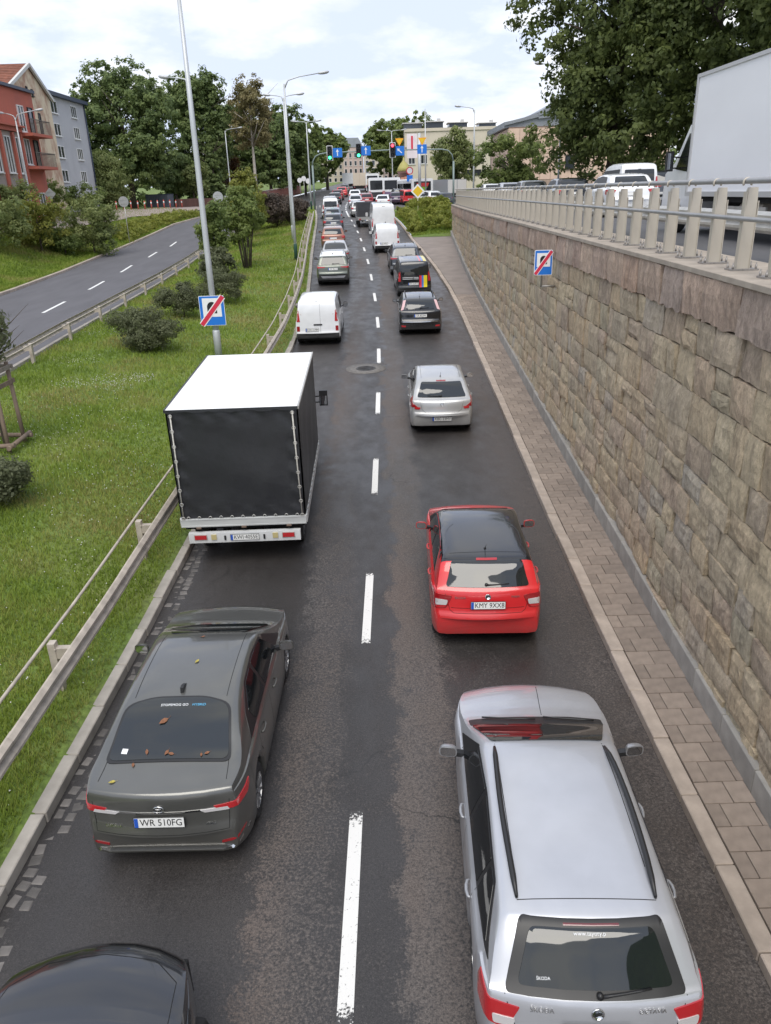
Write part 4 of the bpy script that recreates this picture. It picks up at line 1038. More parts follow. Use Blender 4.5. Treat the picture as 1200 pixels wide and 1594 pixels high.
ESTATE = S_(L=4.66, W=1.815, prof=[(0, .58), (.02, .64), (.06, .70), (.09, .90), (.13, .985), (.17, 1.0), (.50, 1.36), (.62, 1.405), (1.1, 1.452), (1.9, 1.468), (2.4, 1.435), (2.68, 1.385), (3.45, 1.0), (4.30, .855), (4.58, .70), (4.66, .57)],
    belt=[(0, .97), (1.2, .965), (2.7, .935), (4.66, .82)], wheels=(.98, 3.67), wr=.325, plan_r=(.10, .5), plan_f=(.22, .9), bow=(.14, .26), tumble=.36, sill=.19,
    glass=[('window_surround', 'side', [(.40, 1.06), (1.0, 1.0), (3.32, .945), (2.66, 1.33), (1.9, 1.395), (.9, 1.36)], .04), ('side_window', 'side', [(.55, 1.07), (1.14, 1.015), (1.10, 1.33), (.92, 1.325)], .03), ('side_window', 'side', [(1.20, 1.01), (1.93, .985), (1.90, 1.37), (1.16, 1.34)], .03), ('side_window', 'side', [(2.0, .98), (2.98, .96), (2.6, 1.30), (1.98, 1.365)], .03),
           ('glass_border', 'rear', [(.70, .985), (.66, 1.10), (.56, 1.37)], .04), ('rear_window', 'rear', [(.60, 1.03), (.565, 1.12), (.485, 1.33)], .05), ('windscreen', 'top', [(.575, 2.66), (.735, 3.24)], .05)],
    lamps=[('tail_lamp', 'rr', [(.54, .90), (.76, .93), (.945, .965), (.97, .88), (.93, .74), (.60, .70)], .02, M_REDB, .012), ('reversing_lamp', 'rearpair', [(.62, .80), (.80, .81), (.79, .73), (.64, .73)], .02, M_LAMPC, .018),
           ('brake_lamp', 'rear', [(-.22, 1.362), (.22, 1.362), (.22, 1.352), (-.22, 1.352)], .003, mat('lamp_dark_red', (.12, .01, .015), .2, coat=1), .016), ('scuttle', 'top', [(-.745, 3.25), (.745, 3.25), (.76, 3.44), (.4, 3.50), (-.4, 3.50), (-.76, 3.44)], .03, M_TRIM, .004)],
    plate=(0, .75), mirror=(2.93, 1.0, .11), handles=[(1.25, .88), (2.22, .85)], rails=[(.72, 2.52, .56)], wiper=((.02, 1.0), (.42, 1.03)),
    seams=[('top', [(-.56, .70), (.56, .70)]), ('rear', [(-.70, .98), (-.60, .66), (.60, .66), (.70, .98)]), ('side', [(1.16, 1.0), (1.12, .6)]), ('side', [(1.96, .97), (1.98, .28)]), ('side', [(3.08, .94), (3.08, .28)]), ('top', [(-.55, 1.0), (-.55, 2.6)]), ('top', [(.55, 1.0), (.55, 2.6)]), ('top', [(.10, 3.55), (.16, 4.35)])])
ASTRA = S_(L=4.25, W=1.76, prof=[(0, .56), (.02, .62), (.06, .67), (.09, .88), (.14, .965), (.22, .99), (.62, 1.36), (.85, 1.42), (1.5, 1.46), (2.1, 1.44), (2.5, 1.37), (3.25, .99), (3.98, .84), (4.2, .66), (4.25, .55)],
    belt=[(0, .94), (1.0, .95), (2.4, .92), (4.25, .82)], wheels=(.82, 3.43), wr=.315, plan_r=(.11, .55), bow=(.16, .22), tumble=.36, sill=.18,
    glass=[('window_surround', 'side', [(.85, 1.03), (3.1, .95), (2.5, 1.31), (1.7, 1.385), (1.1, 1.34)], .05), ('side_window', 'side', [(1.0, 1.04), (1.75, .99), (1.72, 1.35), (1.15, 1.31)], .04), ('side_window', 'side', [(1.83, .985), (2.8, .965), (2.42, 1.28), (1.80, 1.345)], .04),
           ('rear_window', 'rear', [(.67, 1.02), (.60, 1.17), (.545, 1.345)], .05), ('windscreen', 'top', [(.52, 2.54), (.70, 3.2)], .07)],
    lamps=[('tail_lamp', 'rr', [(.60, .80), (.90, .75), (1.03, .82), (1.0, .96), (.92, 1.03), (.80, .92)], .03, M_RED, .012), ('tail_lamp', 'rearpair', [(.58, .79), (.74, .80), (.75, .74), (.62, .73)], .015, M_REDB, .02),
           ('brake_lamp', 'rear', [(-.13, 1.385), (.13, 1.385), (.13, 1.365), (-.13, 1.365)], .004, M_RED, .012)],
    plate=(0, .47), mirror=(2.62, .98, .11), handles=[(1.12, .85), (2.05, .83)], antenna=(.95, 'mast'), wiper=((-.02, 1.04), (-.38, 1.05)),
    seams=[('rear', [(-.60, .98), (-.54, .72), (-.44, .645), (.44, .645), (.54, .72), (.60, .98)]), ('rear', [(-.78, .555), (-.5, .60), (.5, .60), (.78, .555)]), ('side', [(1.78, .97), (1.8, .28)]), ('top', [(-.535, .9), (-.535, 2.45)]), ('top', [(.535, .9), (.535, 2.45)])])
FOCUS = S_(L=4.34, W=1.84, prof=[(0, .58), (.02, .63), (.08, .68), (.11, .92), (.15, 1.0), (.20, 1.03), (.55, 1.38), (.75, 1.45), (1.5, 1.49), (2.1, 1.47), (2.5, 1.40), (3.3, 1.0), (4.05, .86), (4.28, .68), (4.34, .56)],
    belt=[(0, .98), (1.0, .965), (2.4, .93), (4.34, .83)], wheels=(.80, 3.44), wr=.315, plan_r=(.12, .5), bow=(.14, .22), tumble=.34, sill=.18,
    glass=[('window_surround', 'side', [(.8, 1.05), (3.15, .95), (2.5, 1.34), (1.7, 1.41), (1.05, 1.37)], .05), ('rear_window', 'rear', [(.60, 1.06), (.55, 1.2), (.50, 1.38)], .05), ('windscreen', 'top', [(.55, 2.55), (.72, 3.25)], .07)],
    lamps=[('tail_lamp', 'rearpair', [(.70, 1.06), (.82, 1.02), (.70, 1.37), (.585, 1.39)], .02, mat('pale_lamp', (.62, .40, .40), .15, coat=1.0), .012), ('reflector', 'rearpair', [(.62, .43), (.82, .45), (.82, .38), (.62, .37)], .01, M_REDB, .01), ('chrome_strip', 'rear', [(-.8, .60), (.8, .60), (.8, .58), (-.8, .58)], .003, M_CHROME, .006)],
    plate=(0, .83), mirror=(2.65, 1.0, .11), wiper=((.0, 1.09), (.35, 1.10)), antenna=(.9, 'mast'), rails=[(.85, 2.45, .57)])
SUV = S_(L=4.60, W=1.855, prof=[(0, .66), (.02, .72), (.06, .78), (.09, 1.0), (.13, 1.10), (.18, 1.13), (.44, 1.55), (.62, 1.63), (1.4, 1.685), (2.1, 1.66), (2.55, 1.58), (3.3, 1.15), (4.2, 1.02), (4.52, .82), (4.60, .66)],
    belt=[(0, 1.06), (1.2, 1.07), (2.5, 1.05), (4.6, .98)], wheels=(.93, 3.62), wr=.36, plan_r=(.10, .45), bow=(.12, .20), tumble=.28, clad=.46, sill=.24,
    glass=[('window_surround', 'side', [(.62, 1.15), (3.15, 1.09), (2.52, 1.50), (1.7, 1.58), (.85, 1.53)], .05), ('rear_window', 'rear', [(.68, 1.15), (.63, 1.3), (.57, 1.53)], .05), ('windscreen', 'top', [(.56, 2.6), (.74, 3.25)], .07)],
    lamps=[('tail_lamp', 'rr', [(.40, 1.045), (.80, 1.06), (1.08, 1.10), (1.02, 1.0), (.80, .97), (.46, 1.0)], .02, M_REDB, .012), ('bumper_plate', 'rear', [(-.6, .44), (.6, .44), (.7, .56), (-.7, .56)], .02, P_SILVER, .01)],
    plate=(0, .93), mirror=(2.72, 1.14, .11), rails=[(.75, 2.5, .60)], rail_m=P_SILVER2, antenna=(.85, 'fin'), wiper=((.0, 1.18), (.38, 1.19)))
COMPACT = S_(L=4.3, W=1.80, prof=[(0, .6), (.02, .66), (.06, .72), (.09, .93), (.13, 1.02), (.18, 1.05), (.50, 1.42), (.7, 1.49), (1.5, 1.53), (2.1, 1.50), (2.5, 1.43), (3.25, 1.02), (4.0, .88), (4.24, .70), (4.3, .57)],
    belt=[(0, .99), (1.0, .98), (2.4, .95), (4.3, .86)], wheels=(.82, 3.45), wr=.32, bow=(.13, .2), tumble=.30, sill=.2,
    glass=[('window_surround', 'side', [(.72, 1.06), (3.1, .97), (2.48, 1.37), (1.7, 1.44), (.95, 1.40)], .05), ('rear_window', 'rear', [(.66, 1.07), (.61, 1.2), (.55, 1.40)], .05), ('windscreen', 'top', [(.55, 2.55), (.71, 3.2)], .07)],
    lamps=[('tail_lamp', 'rr', [(.54, .96), (.86, .98), (1.03, .96), (1.0, .80), (.60, .80)], .02, M_REDB, .012)],
    plate=(0, .80), mirror=(2.62, 1.02, .10))
VAN = S_(L=4.30, W=1.83, prof=[(0, .50), (.02, .56), (.05, .62), (.07, 1.05), (.10, 1.45), (.19, 1.74), (.32, 1.80), (1.2, 1.835), (2.2, 1.82), (2.7, 1.70), (3.5, 1.14), (4.1, .98), (4.26, .72), (4.30, .56)],
    belt=[(0, .98), (2.6, 1.02), (4.3, .9)], wheels=(.78, 3.47), wr=.315, plan_r=(.06, .3), bow=(.06, .22), tumble=.16, clad=.36, sill=.22, rim=1, roof_edge=.92,
    glass=[('window_surround', 'side', [(2.05, 1.08), (3.42, 1.06), (2.78, 1.56), (2.05, 1.60)], .05), ('windscreen', 'top', [(.62, 2.75), (.76, 3.45)], .07)],
    lamps=[('tail_lamp', 'rearpair', [(.70, .98), (.83, .98), (.80, 1.42), (.735, 1.42)], .02, M_REDB, .014), ('tail_lamp', 'rearpair', [(.72, .60), (.84, .60), (.84, .80), (.72, .80)], .02, M_RED, .014), ('bumper', 'rear', [(-.86, .30), (.86, .30), (.86, .52), (-.86, .52)], .03, M_CLAD, .02), ('vent', 'rear', [(-.06, 1.74), (.06, 1.74), (.06, 1.725), (-.06, 1.725)], .003, M_TRIM, .008)],
    plate=(-.22, .66), mirror=(2.85, 1.12, .12), msize=(.2, .11, .22), handles=[(2.1, .92)],
    seams=[('rear', [(.12, .55), (.12, 1.72)]), ('side', [(1.95, 1.6), (1.95, .4)]), ('side', [(.95, 1.6), (.95, .7)])])
BIGVAN = S_(L=5.6, W=2.05, prof=[(0, .52), (.02, .58), (.05, .64), (.07, 1.2), (.10, 2.1), (.17, 2.43), (.32, 2.50), (1.5, 2.53), (3.4, 2.50), (3.9, 2.32), (4.7, 1.45), (5.3, 1.2), (5.54, .85), (5.6, .6)],
    belt=[(0, 1.2), (3.9, 1.3), (5.6, 1.1)], wheels=(.98, 4.65), wr=.34, plan_r=(.05, .3), bow=(.05, .25), tumble=.10, clad=.40, sill=.26, rim=1, roof_edge=.94,
    glass=[('window_surround', 'side', [(3.6, 1.32), (4.6, 1.32), (4.0, 1.98), (3.6, 2.0)], .05), ('windscreen', 'top', [(.75, 3.95), (.86, 4.65)], .07)],
    lamps=[('tail_lamp', 'rearpair', [(.88, .80), (.98, .80), (.98, 1.45), (.88, 1.45)], .02, M_REDB, .016), ('bumper', 'rear', [(-.95, .36), (.95, .36), (.95, .55), (-.95, .55)], .03, M_CLAD, .02), ('latch', 'rear', [(.10, 1.02), (.16, 1.02), (.16, 1.18), (.10, 1.18)], .01, M_TRIM, .014), ('vent', 'rear', [(-.12, 2.36), (.12, 2.36), (.12, 2.33), (-.12, 2.33)], .004, M_TRIM, .01)],
    plate=(-.4, .78), mirror=(4.2, 1.45, .14), msize=(.22, .12, .34), seams=[('rear', [(0, .56), (0, 2.4)]), ('side', [(3.5, 2.2), (3.5, .5)]), ('side', [(2.2, 2.2), (2.2, .5)])])
CITY = S_(L=4.2, W=1.80, prof=VAN['prof'][:6] + [(.32, 1.80), (1.2, 1.835), (2.1, 1.82), (2.6, 1.70), (3.4, 1.14), (4.0, .98), (4.16, .72), (4.20, .56)],
    belt=[(0, .98), (2.6, 1.02), (4.2, .9)], wheels=(.72, 3.40), wr=.32, plan_r=(.06, .3), bow=(.07, .2), tumble=.18, clad=.40, sill=.22, roof_edge=.92,
    glass=[('window_surround', 'side', [(.35, 1.12), (3.3, 1.06), (2.7, 1.56), (2.0, 1.62), (.4, 1.6)], .05), ('rear_window', 'rear', [(.66, 1.12), (.64, 1.3), (.60, 1.60)], [.06, .06, .2, .2, .06, .06]), ('windscreen', 'top', [(.62, 2.65), (.76, 3.35)], .07)],
    lamps=[('tail_lamp', 'rearpair', [(.70, .82), (.83, .82), (.80, 1.30), (.715, 1.30)], .02, M_REDB, .014), ('bumper', 'rear', [(-.84, .30), (.84, .30), (.84, .50), (-.84, .50)], .03, M_CLAD, .02)],
    plate=(-.05, .70), mirror=(2.75, 1.12, .12), msize=(.2, .11, .2))
def drive_yaw(y, f=xc): return -math.atan((f(y + 3) - f(y + 0.5)) / 2.5)
# ---------------------------------------------------------------- the near cars, one by one
GL = 'cars queueing in the left lane'; GR = 'cars queueing in the right lane'
# silver estate
car, B = make_car('estate_car', 'silver estate car with dark roof rails, closest in the right lane', 'car', ESTATE, 1.50, 3.87, P_SILVER, R(-2.4), GR, plate_text=None)
emblem(car, B, 0, .90, .05, 'wing'); badge_text(car, B, 'ŠKODA', -.42, .905, .055); badge_text(car, B, 'OCTAVIA', .42, .905, .05)
badge_text(car, B, 'www.tayoty.p', -.02, 1.31, .045, M_PRINT, 'window_lettering', off=.018); badge_text(car, B, 'ŠKODA', -.40, 1.075, .032, M_PRINT, 'window_lettering', off=.018)
for a_, b_, z_ in ((-.60, .0, 3.47), (.10, .66, 3.45)):
    mb = MB(); p0 = Vector((a_, z_, 0)); pts = []
    for t in np.linspace(0, 1, 6):
        h, nn = B.cast(Vector((a_ + (b_ - a_) * t, z_ - .09 * math.sin(t * 1.4), 6)), Vector((0, 0, -1))); pts.append(h + nn * .02)
    mb.tube(pts, .009, 6); mb.obj('front_wiper', M_TRIM, car)
# red hatchback, black roof
HR = dict(HATCH); HR['roof_span'] = (.44, 2.40)
car, B = make_car('hatchback', 'bright red hatchback with a glossy black roof in the right lane', 'car', HR, 1.52, 10.28, P_RED, R(-2.0), GR, plate_text='KMY 9XX8', roofm=P_BLACK)
emblem(car, B, 0, .925, .045, 'wing'); badge_text(car, B, 'ŠKODA', -.42, .905, .05); badge_text(car, B, 'FABIA', .42, .915, .05)
for sx in (-1, 1): B.panel('roof_pillar', rpoly([(.66, 1.30), (.95, 1.38), (1.6, 1.43), (2.4, 1.36), (2.4, 1.385), (1.6, 1.455), (.80, 1.425), (.50, 1.385)], .02), 'right' if sx > 0 else 'left', P_BLACK, car, off=.004)
# silver five-door hatchback
car, B = make_car('hatchback', 'silver five-door hatchback with a plain roof aerial, ahead of the red one', 'car', ASTRA, 1.63, 20.45, P_SILVER2, R(-1.2), GR, lod=0, plate_text='KBC 23MV')
emblem(car, B, 0, .87, .045, 'bolt')
# black hatchback
car, B = make_car('hatchback', 'black hatchback with high pale tail lamps beside the rear window', 'car', FOCUS, 1.72, 32.8, P_BLACK, R(-.4), GR, lod=0, plate_text='KR 8DJ94')
# dark grey saloon
car, B = make_car('saloon_car', 'dark grey saloon with fallen leaves on its boot, beside the left kerb', 'car', SEDAN, -2.45, 6.17, P_GREY, R(-.8), GL, plate_text='WR 510FG')
emblem(car, B, 0, .885, .055, 'oval'); badge_text(car, B, 'COROLLA', -.50, .665, .04); badge_text(car, B, 'HYBRID', .52, .665, .03)
badge_text(car, B, 'STOPSMOG GO', -.04, 1.165, .045, M_PRINT, 'window_lettering', 'top', off=.017); badge_text(car, B, 'HYBRID', .24, 1.165, .045, mat('print_blue', (.12, .40, .62), .5), 'window_lettering', 'top', off=.017)
for sx in (-.49,):
    h, nn = surf(B, (sx, .66), 'top'); mb = MB(); mb.box((0, 0, 0), (.065, .06, .002)); o = mb.obj('sticker', M_PRINT, car); o.matrix_local = Matrix.Translation(h + nn * .016) @ nn.to_track_quat('Z', 'Y').to_matrix().to_4x4()

M_LEAF1 = mat('dry_leaf', (.20, .085, .04), .7, noise=.3, nscale=40)
M_LEAF2 = mat('yellow_leaf', (.36, .30, .06), .7, noise=.2, nscale=40)
def leaf_mesh(m):
    b = MB(); V = [(0, -.05, 0), (.022, -.02, .010), (.026, .01, .006), (0, .055, .012), (-.026, .01, .010), (-.022, -.02, .004), (0, 0, -.004)]
    b.add(V, [(0, 1, 6), (1, 2, 6), (2, 3, 6), (3, 4, 6), (4, 5, 6), (5, 0, 6)]); b.tube([(0, -.05, 0), (.005, -.08, .006)], .0015, 5); return b.mesh('fallen_leaf', m)
lm1, lm2 = leaf_mesh(M_LEAF1), leaf_mesh(M_LEAF2)
LV = [(-.36, .50, 'saloon boot under the corner of the window'), (-.02, .63, 'saloon window, in the bottom middle'), (.03, .615, 'saloon window, touching the bottom middle one'), (.36, .60, 'saloon window, right bottom corner'), (.42, .62, 'saloon window, outermost in the right bottom corner'), (-.12, .97, 'middle of the saloon rear window'), (-.52, .28, 'edge of the saloon boot'), (.05, 1.93, 'saloon roof, middle'), (-.02, 2.55, 'saloon roof, towards the windscreen'), (-.24, .64, 'saloon boot edge, left of the middle')]
for i, (a_, b_, wh) in enumerate(LV):
    h, nn = surf(B, (a_, b_), 'top'); p = car.matrix_world @ (h + nn * (.019 if .52 < b_ < 1.25 else .007))
    o = link('fallen_leaf', lm2 if i in (6, 7) else lm1); nw = car.matrix_world.to_3x3() @ nn
    o.matrix_world = Matrix.Translation(p) @ nw.to_track_quat('Z', 'Y').to_matrix().to_4x4() @ Matrix.Rotation(random.uniform(0, 6), 4, 'Z') @ Matrix.Scale(1.15 if i == 5 else random.uniform(.5, .75), 4)
    tag(o, ('yellow leaf on the ' if i in (6, 7) else 'curled brown leaf on the ') + wh, 'leaf', 'leaves fallen on the grey saloon')
# black car whose bonnet enters at the bottom
BL = dict(SEDAN); BL['L'] = 4.5; BL['W'] = 1.82; BL['prof'] = SEDAN['prof'][:-3] + [(4.0, .93), (4.38, .80), (4.5, .58)]; BL['plan_f'] = (.30, 1.0); BL['bow'] = (.16, .42)
BL['glass'] = BL['glass'][:]; BL['lamps'] = []
BL['seams'] = [('top', [(-.72, 3.5), (-.68, 3.9), (-.45, 4.13), (0, 4.20), (.45, 4.13), (.68, 3.9), (.72, 3.5)]), ]
car, B = make_car('black_car', 'glossy black car at the lower edge showing only its bonnet', 'car', BL, -2.52, .42, P_BLACK, R(-.5), GL)

# ---------------------------------------------------------------- the middle distance
def plate_code(): return random.choice(['KR ', 'KWI ', 'KRA ']) + ''.join(random.choice('0123456789ACEJ') for _ in range(5))
car, B = make_car('panel_van', 'white windowless small van with twin rear doors in the left lane', 'van', VAN, -2.50, 31.55, P_WHITE, drive_yaw(31) , GL, lod=0, plate_text='KWI 21P84', mirror_m=M_TRIM)
mb = MB(); mb.tube([(0, 0, .36), (0, -.10, .36), (0, -.12, .42)], .022, 8); mb.lathe([(.028, .42), (.03, .45), (.0, .475)], 8, Matrix.Translation((0, -.12, 0))); mb.obj('tow_bar', M_TRIM, car)
mb = MB(); h, nn = surf(B, (.02, .86), 'rear'); mb.box(h + nn * .012, (.34, .02, .05)); mb.obj('door_handle', M_TRIM, car)
so_ = dict(SUV)
RS = dict(SUV); RS['roof_span'] = (.52, 2.5)
make_car('suv', 'olive grey off-roader with silver roof rails and a silver bumper plate', 'car', RS, -2.52, 45.2, P_OLIVE, drive_yaw(45), GL, lod=0, plate_text='KR 7EL13', mirror_m=P_OLIVE, roofm=P_WHITE)  # roof coloured white to stand in for the sky reflected in it
make_car('saloon_car', 'silver saloon with pale rear window just ahead of the olive off-roader', 'car', SEDAN, -2.66, 51.4, P_SILVER2, drive_yaw(51), GL, lod=1)
make_car('hatchback', 'copper brown hatchback with round red lamps in the left lane', 'car', COMPACT, -3.2, 59.9, P_COPPER, drive_yaw(60), GL, lod=1)
make_car('hatchback', 'dark slate car with glowing brake lamps behind the pale blue-grey one', 'car', COMPACT, -3.75, 71.6, P_BLUE, drive_yaw(72), GL, lod=1)
make_car('hatchback', 'blue-grey hatchback tucked up behind the white minibus', 'car', COMPACT, -4.12, 78.6, paint('car_paint_blue_grey', (.16, .19, .22), .4), drive_yaw(78), GL, lod=1)
WV = dict(VAN); WV['glass'] = VAN['glass'] + [('rear_window', 'rear', [(.10, 1.12), (.66, 1.12), (.64, 1.55), (.10, 1.57)], .04)]
WV = dict(VAN); WV['W'] = 1.9; WV['prof'] = [(a, b * 1.10 if b > 1 else b) for a, b in VAN['prof']]; WV['glass'] = [('window_surround', 'side', [(.35, 1.15), (3.42, 1.12), (2.78, 1.72), (.4, 1.75)], .05), ('rear_window', 'rear', [(.66, 1.2), (.64, 1.72)], .05), ('windscreen', 'top', [(.62, 2.75), (.76, 3.45)], .07)]
make_car('minibus', 'white minibus with divided rear windows far up the left lane', 'van', WV, -4.72, 86.5, P_WHITE, drive_yaw(86), GL, lod=1)
make_car('suv', 'silver off-roader with black roof edges ahead of the white minibus', 'car', SUV, -5.45, 98.5, P_SILVER, drive_yaw(98), GL, lod=1)
make_car('hatchback', 'small black car at the front bend of the left lane', 'car', COMPACT, -5.55, 112, P_BLACK, drive_yaw(112), GL, lod=2)
make_car('hatchback', 'dark red car under the first traffic light', 'car', COMPACT, -5.65, 123, P_DRED, drive_yaw(123), GL, lod=2)
make_car('hatchback', 'bright red car past the traffic lights', 'car', COMPACT, -5.5, 136, P_RED, drive_yaw(136), GL, lod=2)
# right lane
RB = dict(CITY); 
car, B = make_car('estate_van', 'black high-roofed car with red, blue and yellow bands down its back', 'car', RB, 1.86, 41.2, P_BLACK, drive_yaw(41), GR, lod=0, plate_text='KR 5UK72')
BANDS = [(.26, .38, (.62, .03, .05), 'red'), (.38, .48, (.05, .18, .55), 'blue'), (.48, .66, (.78, .62, .02), 'yellow')]
for a_, b_, c_, nm in BANDS:
    m_ = mat('band_' + nm, c_, .35, coat=.8)
    B.panel('colour_band', [(a_, .52), (b_, .52), (b_, 1.10), (a_, 1.10)], 'rear', m_, car, off=.005); B.panel('colour_band', [(a_, .34), (b_ - .03, .34), (b_ - .06, 2.2), (a_ - .03, 2.2)], 'top', m_, car, off=.005)
for z_ in (1.02, .95): B.panel('white_band', [(-.60, z_), (-.08, z_), (-.08, z_ - .022), (-.60, z_ - .022)], 'rear', M_PRINT, car, off=.006)
for z_ in (1.02, .95): B.panel('white_band', [(-.04, z_), (.22, z_), (.22, z_ - .022), (-.04, z_ - .022)], 'rear', M_PRINT, car, off=.006)
make_car('suv', 'slate coupe-like off-roader between the striped car and the white van', 'car', SUV, 1.68, 47.6, P_BLUE, drive_yaw(48), GR, lod=1, plate_text='KR 3JA60')
make_car('panel_van', 'white small van with plain metal doors behind the tall white one', 'van', VAN, .72, 57.2, P_WHITE, drive_yaw(57), GR, lod=1, plate_text='KR 9AE47')
make_car('panel_van', 'tall white delivery van with red upright lamps', 'van', BIGVAN, .60, 67.0, P_WHITE, drive_yaw(66), GR, lod=1)
# dark truck with a tarpaulin, beside a silver car
dt = thing('flatbed_truck', 'dark covered pick-up truck ahead of the tall white van', 'truck', (-.75, 75.6, zr(75.6)), drive_yaw(76), GR)
M_TARP = mat('dark_tarpaulin', (.035, .036, .04), .42, noise=.2, nscale=2, bump=.3, bscale=5, dist=.03)
MB().box((0, 1.5, 1.55), (1.85, 3.0, 1.25)).obj('cover', M_TARP, dt)
MB().box((0, 1.5, .78), (1.9, 3.1, .28)).box((0, 1.5, .55), (.9, 3, .2)).obj('bed', mat('truck_bed', (.30, .30, .29), .6), dt)
MB().prism([(3.15, .5), (3.15, 2.05), (4.1, 2.0), (4.7, 1.2), (5.0, 1.05), (5.0, .5)], -.9, .9, 'YZ').obj('cab', P_SILVER2, dt)
for yy in (.9, 4.1):
    for sx in (-1, 1):
        o = link('wheel', _wh[(.32, .20, 5, 0)][0], dt); o.location = (sx * .82, yy, .32)
for sx in (-1, 1): MB().box((sx * .75, -.07, .72), (.2, .04, .13)).obj('tail_lamp', M_RED, dt)
plate(dt, (0, -.07, .62), (0, -1, 0), None)
make_car('hatchback', 'silver car half hidden by the dark covered truck', 'car', COMPACT, -1.75, 88, P_SILVER2, drive_yaw(88), GR, lod=2)
make_car('hatchback', 'silver hatchback with a lit red lamp at the bend', 'car', COMPACT, -2.5, 103, P_SILVER, drive_yaw(103), GR, lod=2)
make_car('estate_car', 'white car in the right lane right under the traffic lights', 'car', COMPACT, -2.95, 119, P_WHITE, drive_yaw(119), GR, lod=2)
make_car('hatchback', 'dark car left of the white buses', 'car', COMPACT, -1.15, 107, P_DRED, drive_yaw(107), GR, lod=2)
make_car('saloon_car', 'pale car in front of the two white buses', 'car', COMPACT, .8, 101.5, P_WHITE, R(-6), GR, lod=2)
make_car('hatchback', 'dark purple car beside the buses', 'car', COMPACT, 2.6, 108, paint('car_paint_plum', (.06, .03, .07), .4), R(-8), GR, lod=2)
make_car('hatchback', 'small grey car far beyond the red cars', 'car', COMPACT, -5.6, 152, P_GREY, 0, GL, lod=2)

# ---------------------------------------------------------------- tarpaulin truck
TX, TY = -2.68, 13.45
tr = thing('box_truck', 'white-roofed truck with black tarpaulin sides and a white tail board', 'truck', (TX, TY, zr(TY + 2)), R(.6), GL)
tp = math.atan((zr(TY + 4) - zr(TY)) / 4); tr.rotation_euler = (tp, 0, R(.6)); tr.location.z = zr(TY + .9) - math.tan(tp) * .9
BW, BL_, Z0, Z1 = 2.36, 4.15, .96, 3.10
M_TARPB = mat('black_tarpaulin', (.022, .023, .026), .42, noise=.12, nscale=3, bump=.35, bscale=2.6, dist=.04)
M_TARPW = mat('white_tarpaulin', (.80, .80, .79), .55, noise=.03, nscale=1.5, bump=.2, bscale=2, dist=.03)
M_TRUCKW = paint('truck_white', (.66, .67, .67), 0, .4)
M_ROPE = mat('tarpaulin_rope', (.50, .48, .43), .7, noise=.2, nscale=30)
def cloth(name, o, u, v, nu, nv, amp, m, seed, sag=0):
    """gently creased sheet"""
    o, u, v = Vector(o), Vector(u), Vector(v); n = u.cross(v).normalized(); rs = np.random.default_rng(seed); ph = rs.uniform(0, 6, 8)
    V = []; F = []
    for j in range(nv + 1):
        for i in range(nu + 1):
            a, b = i / nu, j / nv; e = min(a, 1 - a, b, 1 - b); k = min(1, e * 6)
            d = amp * k * (math.sin(7 * a + ph[0] + 2 * b) * .5 + math.sin(13 * b + 5 * a + ph[1]) * .3 + math.sin(21 * a - 6 * b + ph[2]) * .25) + sag * math.sin(math.pi * a) * math.sin(math.pi * b)
            if 0 < e < .08: d += amp * .6 * math.sin(34 * (a + b) + ph[3])
            V.append(o + u * a + v * b + n * d)
    W_ = nu + 1
    F = [(j * W_ + i, j * W_ + i + 1, (j + 1) * W_ + i + 1, (j + 1) * W_ + i) for j in range(nv) for i in range(nu)]
    b = MB(); b.add(V, F, 0, True); return b.mesh(name, m, fix=False)
h_ = BW / 2
link('rear_curtain', cloth('rear_curtain', (-h_ + .03, 0, Z0 + .02), (BW - .06, 0, 0), (0, .03, Z1 - Z0 - .04), 40, 30, .024, M_TARPB, 1), tr)
link('side_curtain', cloth('side_curtain', (h_, .04, Z0 + .02), (0, BL_ - .04, 0), (0, 0, Z1 - Z0 - .02), 44, 20, .022, M_TARPB, 2), tr)
link('side_curtain', cloth('side_curtain', (-h_, BL_, Z0 + .02), (0, -BL_ + .04, 0), (0, 0, Z1 - Z0 - .02), 36, 16, .016, M_TARPB, 3), tr)
link('roof_sheet', cloth('roof_sheet', (-h_ + .01, .02, Z1), (BW - .02, 0, 0), (0, BL_ - .02, 0), 20, 30, .012, M_TARPW, 4, .03), tr)
MB().box((0, BL_ - .02, (Z0 + Z1) / 2), (BW - .04, .04, Z1 - Z0 - .05)).obj('front_wall', M_TRUCKW, tr)
b = MB()
for i in range(24):
    x0, x1 = -h_ + BW * i / 24, -h_ + BW * (i + 1) / 24; d0, d1 = (.045 + .02 * math.sin(i * 1.1 + .4 * i * i % 3) for i in (i, i + 1))
    b.add([(x0, -.014, Z1 + .006), (x1, -.014, Z1 + .006), (x1, -.018, Z1 - d1), (x0, -.018, Z1 - d0)], [(0, 1, 2, 3)])
b.obj('top_flap', M_TARPB, tr, fix=False)
for sx in (-1, 1): MB().bar((sx * (h_ + .004), 0, Z1 - .02), (sx * (h_ + .004), BL_, Z1 - .02), .03, .055).obj('roof_bow', M_TRIM if sx < 0 else M_GALV, tr)
for sx in (-1, 1):
    MB().tube([(sx * (h_ - .10), -.028, Z1 - .08), (sx * (h_ - .085), -.030, (Z0 + Z1) / 2), (sx * (h_ - .065), -.026, Z0 + .02)], .013, 8).obj('tarpaulin_rope', M_ROPE, tr)
    for i in range(8):
        z_ = Z1 - .10 - i * (Z1 - Z0 - .14) / 7
        b = MB(); b.tube([(.030 * math.cos(t), 0, .030 * math.sin(t)) for t in np.linspace(0, 6.283, 11)], .008, 5, cap=False); o = b.obj('eyelet', M_GALV, tr); o.location = (sx * (h_ - .10 + .035 * i / 7), -.034, z_)
